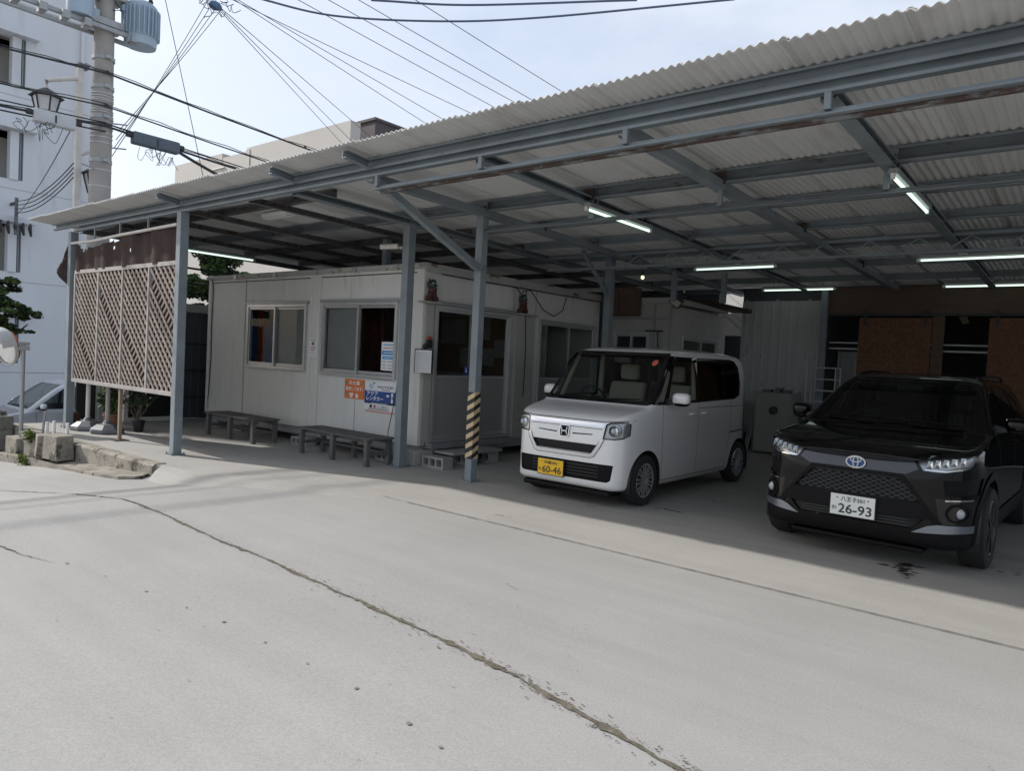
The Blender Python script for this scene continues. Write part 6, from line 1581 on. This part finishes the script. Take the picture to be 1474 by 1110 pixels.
    # lining and cabin
    V = [v.co.copy() for v in cv.bm.verts]; cv.bm.verts.index_update()
    Q = [tuple(v.index for v in f.verts) for f in cv.bm.faces if f.calc_center_median().z > 1.0]
    piece('cabin_lining', (V, Q, [v.normal.copy() for v in cv.bm.verts]), M['beigeint'], t, -.02)
    for sg in (1, -1):
        MB().tube([(sg*.68, .90, 1.08), (sg*.665, .99, 1.25), (sg*.625, 1.17, 1.60)], .026, 8).build('pillar_trim', M['beigeint'], t, local=True, smooth=True)
        MB().tube([(sg*.66, 1.75, 1.08), (sg*.63, 1.73, 1.62)], .035, 8).build('pillar_trim', M['beigeint'], t, local=True, smooth=True)
    MB().prism([(.55, .7), (.60, 1.06), (.95, 1.10), (1.0, 1.05), (1.05, .7)], 'x', -.66, .66).build('dashboard', M['darkint'], t, local=True, bevel=.02)
    MB().box(-.66, .66, .7, 3.2, .30, .42).build('cabin_floor', M['darkint'], t, local=True)
    for x in (-.32, .32): seat(t, x, 1.25, .62, M['beigeint'], .52); seat(t, x, 2.3, .62, M['beigeint'], .52)
    t.scale = (1, 1, .985)
    steering(t, -.32, 1.06, 1.08)
    MB().box(-.11, .11, 1.14, 1.16, 1.53, 1.60).build('rear_view_mirror', M['black'], t, local=True, bevel=.01)
    return t
def sorted_poly(P, sg): return P if sg > 0 else P[::-1]
build_white_van()

# ---------------------------------------------------------------- black compact suv
def build_black_suv():
    t = thing('parked_suv', 'glossy black compact suv with a white number plate parked nose out at the right', 'suv', (-1.455, 6.15, 0), rz=-.032)
    side = [(.16, .19), (.06, .23), (.015, .30), (.0, .40), (.012, .50), (.03, .60), (.03, .72), (.05, .80), (.09, .87), (.17, .925), (.35, .965), (.65, 1.005), (.95, 1.04), (1.05, 1.055), (1.42, 1.305), (1.72, 1.475), (1.90, 1.525), (2.3, 1.56), (2.75, 1.565), (3.2, 1.54), (3.58, 1.495), (3.68, 1.40), (3.80, 1.15), (3.88, 1.02), (3.95, .85), (3.985, .6), (3.97, .34), (3.86, .24), (3.2, .19), (1.2, .19)]
    plan = [(0, 0), (.32, .015), (.50, .045), (.64, .105), (.745, .21), (.80, .36), (.832, .6), (.8475, .95), (.84, 2), (.8475, 3.1), (.825, 3.5), (.75, 3.84), (.55, 3.95), (.3, 3.985), (0, 3.995)]
    front = [(0, .18), (.74, .18), (.80, .24), (.838, .36), (.8475, .55), (.845, .78), (.83, .93), (.80, 1.02), (.765, 1.075), (.69, 1.25), (.60, 1.45), (.545, 1.515), (.43, 1.555), (.2, 1.575), (0, 1.578)]
    cv = Carver(Hull(side, plan, front, .06, .022))
    d = cv.cut('F', [(-.56, 1.07), (.56, 1.07), (.62, 1.10), (.515, 1.43), (.49, 1.455), (-.49, 1.455), (-.515, 1.43), (-.62, 1.10)], lambda c, n: n.y < -.2 and .8 < c.y < 2.0 and n.z > .2)
    piece('windscreen', d, M['tintglass'], t, -.006)
    for nm, poly, g in (('door_window', [(1.30, 1.075), (2.05, 1.07), (2.08, 1.45), (1.86, 1.435), (1.62, 1.33)], 'tintglass'), ('door_window', [(2.14, 1.07), (2.85, 1.08), (2.93, 1.30), (2.80, 1.44), (2.16, 1.455)], 'darkglass'), ('quarter_window', [(2.96, 1.14), (3.30, 1.20), (3.32, 1.30), (3.0, 1.40)], 'darkglass')):
        for sg in (1, -1): piece(nm, cv.cut('S', poly, lambda c, n, sg=sg: n.x*sg > .3 and c.x*sg > .3), M[g], t, -.004)
    wy = (.75, 3.275); R, ra = .325, .385
    for y in wy:
        for sg in (1, -1):
            cv.cut('S', [(y+ra, .0)]+[(y+ra*math.cos(a), R+ra*math.sin(a)) for a in np.linspace(0, math.pi, 28)]+[(y-ra, .0)], lambda c, n, sg=sg: c.x*sg > .42 and abs(n.x) > .05 or (c.x*sg > .5 and n.z < -.4))
            o = ra+.06; piece('arch_cladding', cv.cut('S', [(y+o, .0)]+[(y+o*math.cos(a), R+o*math.sin(a)) for a in np.linspace(0, math.pi, 28)]+[(y-o, .0)], lambda c, n, sg=sg: c.x*sg > .45 and abs(n.x) > .25), M['trim'], t, .008)
        arch_liner(t, y, R, ra, .825)
        for sg in (1, -1): wheel(t, sg*.755, y, R, .195, sg, .225, 5, M['alloyd'], 'single')
    fr = lambda c, n: n.y < -.15 and c.y < .6
    for sg in (1, -1):
        hp = [(.405, .895), (.47, .795), (.60, .792), (.70, .808), (.785, .84), (.80, .925), (.785, .955), (.62, .94)]
        hp = hp if sg > 0 else mirx(hp)
        dd = cv.cut('F', hp, lambda c, n: n.y < .25 and c.y < .75 and (n.y < -.1 or abs(n.x) > .5))
        hb = piece('headlight', dd, M['lampback'], t, -.035); piece('lens', dd, M['lens'], hb, 0)
        ribbon(cv, [(sg*.42, .895), (sg*.62, .94), (sg*.80, .962)], .05, 'F', -.012).build('lamp_brow', M['gloss'], hb, local=True, recalc=False)
        for k, dx in enumerate((.505, .555, .605, .655, .705)):
            c = cv.front(sg*dx, .842+.010*k)
            if not c: continue
            b = MB(); q = .020
            b.add([(c.x-q, c.y+.012, c.z-.028), (c.x+q, c.y+.012, c.z-.028), (c.x+q*.8, c.y+.034, c.z+.026), (c.x-q*.8, c.y+.034, c.z+.026), (c.x, c.y+.030, c.z-.004)], [(0, 1, 4), (1, 2, 4), (2, 3, 4), (3, 0, 4)])
            b.build('projector', M['facet'], hb, local=True)
        ribbon(cv, [(sg*.48, .805), (sg*.62, .803), (sg*.78, .835)], .012, 'F', -.01).build('light_bar', M['chrome'], hb, local=True, recalc=False)
    # grille and its surround
    gr = [(-.47, .555), (.47, .555), (.335, .708), (.30, .715), (-.30, .715), (-.335, .708)]
    g = piece('grille', cv.cut('F', gr, fr), M['dark'], t, -.03)
    def clipg(p, q):
        n = 40; pts = [(p[0]+(q[0]-p[0])*i/n, p[1]+(q[1]-p[1])*i/n) for i in range(n+1)]; return [a for a in pts if pip(gr, *a)]
    mb = MB()
    for s in (1, -1):
        for k in range(-15, 16):
            x = .068*k; P = clipg((x-.17*s, .55), (x+.17*s, .72))
            if len(P) > 2: r = ribbon(cv, [P[0], P[-1]], .007, 'F', -.012, step=.03); mb.add(r.v, r.f)
    gb = mb.build('mesh_bars', M['mesh'], g, local=True, recalc=False); gb.modifiers.new('thick', 'SOLIDIFY').thickness = .005
    low = [(-.56, .43), (.56, .43), (.475, .552), (-.475, .552)]
    l2 = piece('lower_intake', cv.cut('F', [(-.42, .345), (.42, .345), (.50, .432), (.50, .432), (-.50, .432)], fr), M['dark'], t, -.03)
    for dz in (.365, .388, .411): ribbon(cv, [(-.40, dz), (.40, dz)], .009, 'F', -.012).build('intake_bar', M['mesh'], l2, local=True, recalc=False)
    piece('bumper_bar', cv.cut('F', [(-.56, .434), (.56, .434), (.475, .552), (-.475, .552)], fr), M['trim'], t, .012)
    sur = [(-.62, .40), (-.34, .752), (.34, .752), (.62, .40), (.56, .40), (.31, .722), (-.31, .722), (-.56, .40)]
    piece('grille_surround', cv.cut('F', sur, fr), M['trim'], t, .008)
    piece('nose_bar', cv.cut('F', [(-.44, .80), (-.36, .757), (.36, .757), (.44, .80), (.40, .862), (-.40, .862)], fr), M['nose'], t, .007)
    ribbon(cv, [(-.42, .87), (-.2, .875), (.2, .875), (.42, .87)], .012, 'F', .0015).build('gap_or_reflection', M['ink'], t, local=True, recalc=False)
    for sg in (1, -1):
        P = [(sg*.62, .62), (sg*.80, .625), (sg*.81, .75), (sg*.60, .735)]
        piece('corner_vent', cv.cut('F', sorted_poly(P, sg), lambda c, n: n.y < .1 and c.y < .5), M['trim'], t, -.012)
        P = [(sg*.60, .40), (sg*.80, .40), (sg*.83, .58), (sg*.56, .60)]
        piece('fog_bezel', cv.cut('F', sorted_poly(P, sg), lambda c, n: n.y < .1 and c.y < .5), M['gloss'], t, -.002)
        c = cv.front(sg*.70, .49, .0); nrm = Vector((sg*.45, -1, 0)).normalized()
        f = MB().sphere((c.x, c.y+.024, .49), .042, 18, 12, (1, .7, 1)).build('fog_lamp', M['projector'], t, local=True, smooth=True)
        MB().lathe([(.052, -.03), (.066, -.03), (.066, .02)], (c.x, c.y+.0, .49), 22, 'y').build('rim', M['gloss'], f, local=True, smooth=True) if False else None
        ribbon(cv, [(c.x+.064*math.cos(k*.2618), .49+.064*math.sin(k*.2618)) for k in range(25)], .016, 'F', .004).build('fog_rim', M['trim'], t, local=True, recalc=False)
        ribbon(cv, [(sg*.62, .585), (sg*.775, .592)], .012, 'F', .004).build('light_bar', M['chrome'], t, local=True, recalc=False)
        P = [(sg*.42, .325), (sg*.79, .345), (sg*.80, .40), (sg*.60, .405), (sg*.52, .385)]
        piece('bumper_accent', cv.cut('F', sorted_poly(P, sg), lambda c, n: n.y < .2 and c.y < .6), M['accent'], t, .010)
    piece('lower_bumper', cv.cut('F', [(-.86, .15), (.86, .15), (.86, .335), (-.86, .335)], lambda c, n: c.y < .42 and (n.y < -.05 or n.x*c.x > .1)), M['trim'], t, .004)
    MB().box(-.5, .5, .10, .5, .155, .195).build('skid_plate', M['trim'], t, local=True, bevel=.02)
    # badge
    e = cv.front(0, .805, .02)
    def ell(cx, cz, a, b, w, n=36, y=0):
        mb = MB()
        for k in range(n+1):
            th = 2*math.pi*k/n; c, s = math.cos(th), math.sin(th)
            for q in (-1, 1): mb.v.append((cx+(a+q*w/2)*c, e.y-.012-y, cz+(b+q*w/2)*s))
        for k in range(n): mb.f.append((2*k, 2*k+1, 2*k+3, 2*k+2))
        return mb
    bd = MB().add([(.072*math.cos(2*math.pi*k/32), e.y-.008, .805+.047*math.sin(2*math.pi*k/32)) for k in range(32)]+[(.072*math.cos(2*math.pi*k/32), e.y+.02, .805+.047*math.sin(2*math.pi*k/32)) for k in range(32)], [tuple(range(32))]+[(k, (k+1) % 32, 32+(k+1) % 32, 32+k) for k in range(32)]).build('emblem', mat('badge_blue', (.02, .07, .22), .25), t, local=True)
    mb = ell(0, .805, .070, .045, .011); q = ell(0, .826, .040, .021, .008, y=.001); mb.add(q.v, q.f); q = ell(0, .805, .019, .042, .008, y=.002); mb.add(q.v, q.f)
    r = mb.build('emblem_rings', M['chrome'], bd, local=True, recalc=False); r.modifiers.new('thick', 'SOLIDIFY').thickness = .004
    plate(t, cv, .005, .455, M['platew'], M['plategreen'], '八王子501', 'わ', '26-93')
    for sg in (1, -1):
        dr = piece('door', cv.cut('S', [(1.20, .42), (2.12, .42), (2.12, 1.065), (1.14, 1.06), (1.14, .7)], lambda c, n, sg=sg: c.x*sg > .4 and abs(n.x) > .3), M['blackp'], t)
        dr2 = piece('rear_door', cv.cut('S', [(2.125, .42), (2.86, .42), (2.95, .70), (3.05, 1.08), (2.125, 1.065)], lambda c, n, sg=sg: c.x*sg > .4 and abs(n.x) > .3), M['blackp'], t)
        for par, y in ((dr, 1.95), (dr2, 2.72)):
            p = cv.side(y, .96, sg); h = MB(); h.tube([(p.x-sg*.004, y-.09, .96), (p.x+sg*.03, y-.06, .963), (p.x+sg*.03, y+.06, .963), (p.x-sg*.004, y+.09, .96)], .014, 8); h.build('handle', M['blackp'], par, local=True, smooth=True)
        piece('side_cladding', cv.cut('S', [(1.10, .15), (2.95, .15), (2.95, .42), (1.10, .42)], lambda c, n, sg=sg: c.x*sg > .4 and abs(n.x) > .2), M['trim'], t, .008)
        for pts in ([(1.20, .42), (1.14, .7), (1.14, 1.05)], [(2.12, .42), (2.12, 1.05)], [(2.86, .42), (2.95, .70), (3.05, 1.07)]): ribbon(cv, pts, .007, 'S', .0012, sg).build('gap_or_reflection', M['ink'], t, local=True, recalc=False)
        ribbon(cv, [(.55, .90), (1.2, .93), (3.4, .99)], .012, 'S', .003, sg).build('crease', M['blackp'], t, local=True, recalc=False)
        wing_mirror(t, cv, 1.36, 1.10, sg, M['blackp'], .17, .14)
        ribbon(cv, [(sg*.50, .28), (sg*.46, .6), (sg*.55, 1.0)], .012, 'T', .003).build('crease', M['blackp'], t, local=True, recalc=False)
        piece('tail_light', cv.cut('S', [(3.62, .85), (4.0, .85), (4.0, 1.02), (3.62, 1.02)], lambda c, n, sg=sg: c.x*sg > .3), M['trim'], t, .004)
        p0 = cv.side(2.0, 1.50, sg); MB().tube([(sg*.53, 1.95, cv.top(sg*.53, 1.95).z+.012), (sg*.54, 2.4, cv.top(sg*.54, 2.4).z+.04), (sg*.54, 3.1, cv.top(sg*.54, 3.1).z+.04), (sg*.52, 3.45, cv.top(sg*.52, 3.45).z+.01)], .014, 8).build('roof_rail', M['trim'], t, local=True, smooth=True)
    for x0, x1, z1 in ((-.55, .08, 1.10), (.0, .56, 1.085)):
        a = cv.front(x0, 1.10, .014); b = cv.front(x1, z1, .014); MB().tube([tuple(a), tuple((a+b)/2+Vector((0, -.01, .01))), tuple(b)], .009, 6).build('wiper', M['trim'], t, local=True)
    rest(cv, 'body', M['blackp'], t)
    V = [v.co.copy() for v in cv.bm.verts]; cv.bm.verts.index_update()
    piece('cabin_lining', (V, [tuple(v.index for v in f.verts) for f in cv.bm.faces if f.calc_center_median().z > 1.0 and f.calc_center_median().y > .9], [v.normal.copy() for v in cv.bm.verts]), M['darkint'], t, -.02)
    MB().prism([(.98, .7), (1.05, 1.02), (1.40, 1.06), (1.45, .98), (1.5, .7)], 'x', -.72, .72).build('dashboard', M['darkint'], t, local=True, bevel=.02)
    for x in (-.36, .36): seat(t, x, 1.75, .50, M['darkint']); seat(t, x, 2.6, .50, M['darkint'])
    steering(t, -.36, 1.56, 1.0)
    MB().box(-.11, .11, 1.66, 1.68, 1.36, 1.42).build('rear_view_mirror', M['black'], t, local=True, bevel=.01)
    return t
M['accent'] = mat('accent_paint', (.26, .29, .33), .2, .7, .03)
build_black_suv()

# ---------------------------------------------------------------- silver car on the side road
def build_silver_car():
    t = thing('parked_car', 'silver car standing on the lower side road beyond the terrace wall', 'car', (-18.35, 4.55, -1.165))
    side = [(.12, .20), (.03, .25), (.0, .38), (.0, .55), (.02, .72), (.06, .80), (.16, .88), (.40, .95), (.70, 1.01), (.85, 1.04), (1.25, 1.38), (1.55, 1.60), (1.75, 1.66), (2.4, 1.69), (3.2, 1.67), (3.7, 1.60), (3.85, 1.4), (3.95, 1.0), (4.0, .6), (3.96, .28), (3.8, .2), (1.2, .18)]
    plan = [(0, 0), (.35, .02), (.55, .07), (.70, .18), (.79, .36), (.83, .65), (.845, 1), (.845, 3.2), (.82, 3.6), (.74, 3.9), (.5, 3.98), (0, 4)]
    front = [(0, .18), (.74, .18), (.80, .25), (.84, .42), (.845, .8), (.82, .98), (.78, 1.06), (.66, 1.5), (.60, 1.6), (.45, 1.67), (.2, 1.695), (0, 1.70)]
    cv = Carver(Hull(side, plan, front, .07, .03))
    piece('windscreen', cv.cut('F', [(-.62, 1.07), (.62, 1.07), (.68, 1.11), (.58, 1.54), (.54, 1.58), (-.54, 1.58), (-.58, 1.54), (-.68, 1.11)], lambda c, n: n.y < -.2 and .6 < c.y < 1.9 and n.z > .15), M['carglass'], t, -.006)
    for poly in ([(.98, 1.06), (1.95, 1.07), (1.95, 1.56), (1.62, 1.54)], [(2.02, 1.07), (2.9, 1.09), (2.9, 1.56), (2.02, 1.565)], [(2.97, 1.1), (3.6, 1.15), (3.55, 1.45), (2.97, 1.55)]):
        for sg in (1, -1): piece('door_window', cv.cut('S', poly, lambda c, n, sg=sg: n.x*sg > .3 and c.x*sg > .3), M['tintglass'], t, -.004)
    for y in (.78, 3.3):
        for sg in (1, -1):
            cv.cut('S', [(y+.36, 0)]+[(y+.36*math.cos(a), .30+.36*math.sin(a)) for a in np.linspace(0, math.pi, 20)]+[(y-.36, 0)], lambda c, n, sg=sg: c.x*sg > .42 and abs(n.x) > .05)
            wheel(t, sg*.75, y, .30, .18, sg, .2, 7, M['alloy'], 'twin')
        arch_liner(t, y, .3, .36, .82)
    fr = lambda c, n: n.y < .2 and c.y < .6
    for sg in (1, -1):
        hp = [(.50, .66), (.74, .70), (.82, .78), (.83, .87), (.66, .86), (.48, .80)]
        hb = piece('headlight', cv.cut('F', hp if sg > 0 else mirx(hp), fr), M['lampback'], t, .002)
        wing_mirror(t, cv, 1.12, 1.10, sg, M['silver'], .2, .14)
        ribbon(cv, [(1.1, .35), (1.02, .7), (1.0, 1.05)], .008, 'S', .0015, sg).build('gap_or_reflection', M['ink'], t, local=True, recalc=False)
        ribbon(cv, [(2.0, .35), (1.98, 1.05)], .008, 'S', .0015, sg).build('gap_or_reflection', M['ink'], t, local=True, recalc=False)
    g = piece('grille', cv.cut('F', [(-.46, .42), (.46, .42), (.5, .74), (-.5, .74)], fr), M['trim'], t, -.004)
    mb = MB()
    for k in range(5): r = ribbon(cv, [(-.46, .46+.06*k), (.46, .46+.06*k)], .016, 'F', .004); mb.add(r.v, r.f)
    mb.build('bars', M['chrome'], g, local=True, recalc=False)
    piece('lower_intake', cv.cut('F', [(-.62, .24), (.62, .24), (.66, .36), (-.66, .36)], fr), M['trim'], t, -.004)
    for x0, x1 in ((-.5, .1), (.05, .58)): a = cv.front(x0, 1.09, .014); b = cv.front(x1, 1.10, .014); MB().tube([tuple(a), tuple(b)], .009, 6).build('wiper', M['trim'], t, local=True)
    rest(cv, 'body', M['silver'], t)
    MB().prism([(.9, .7), (.95, 1.0), (1.3, 1.05), (1.4, .7)], 'x', -.7, .7).build('dashboard', M['darkint'], t, local=True)
    for x in (-.36, .36): seat(t, x, 1.65, .5, M['grey'])
    return t
build_silver_car()
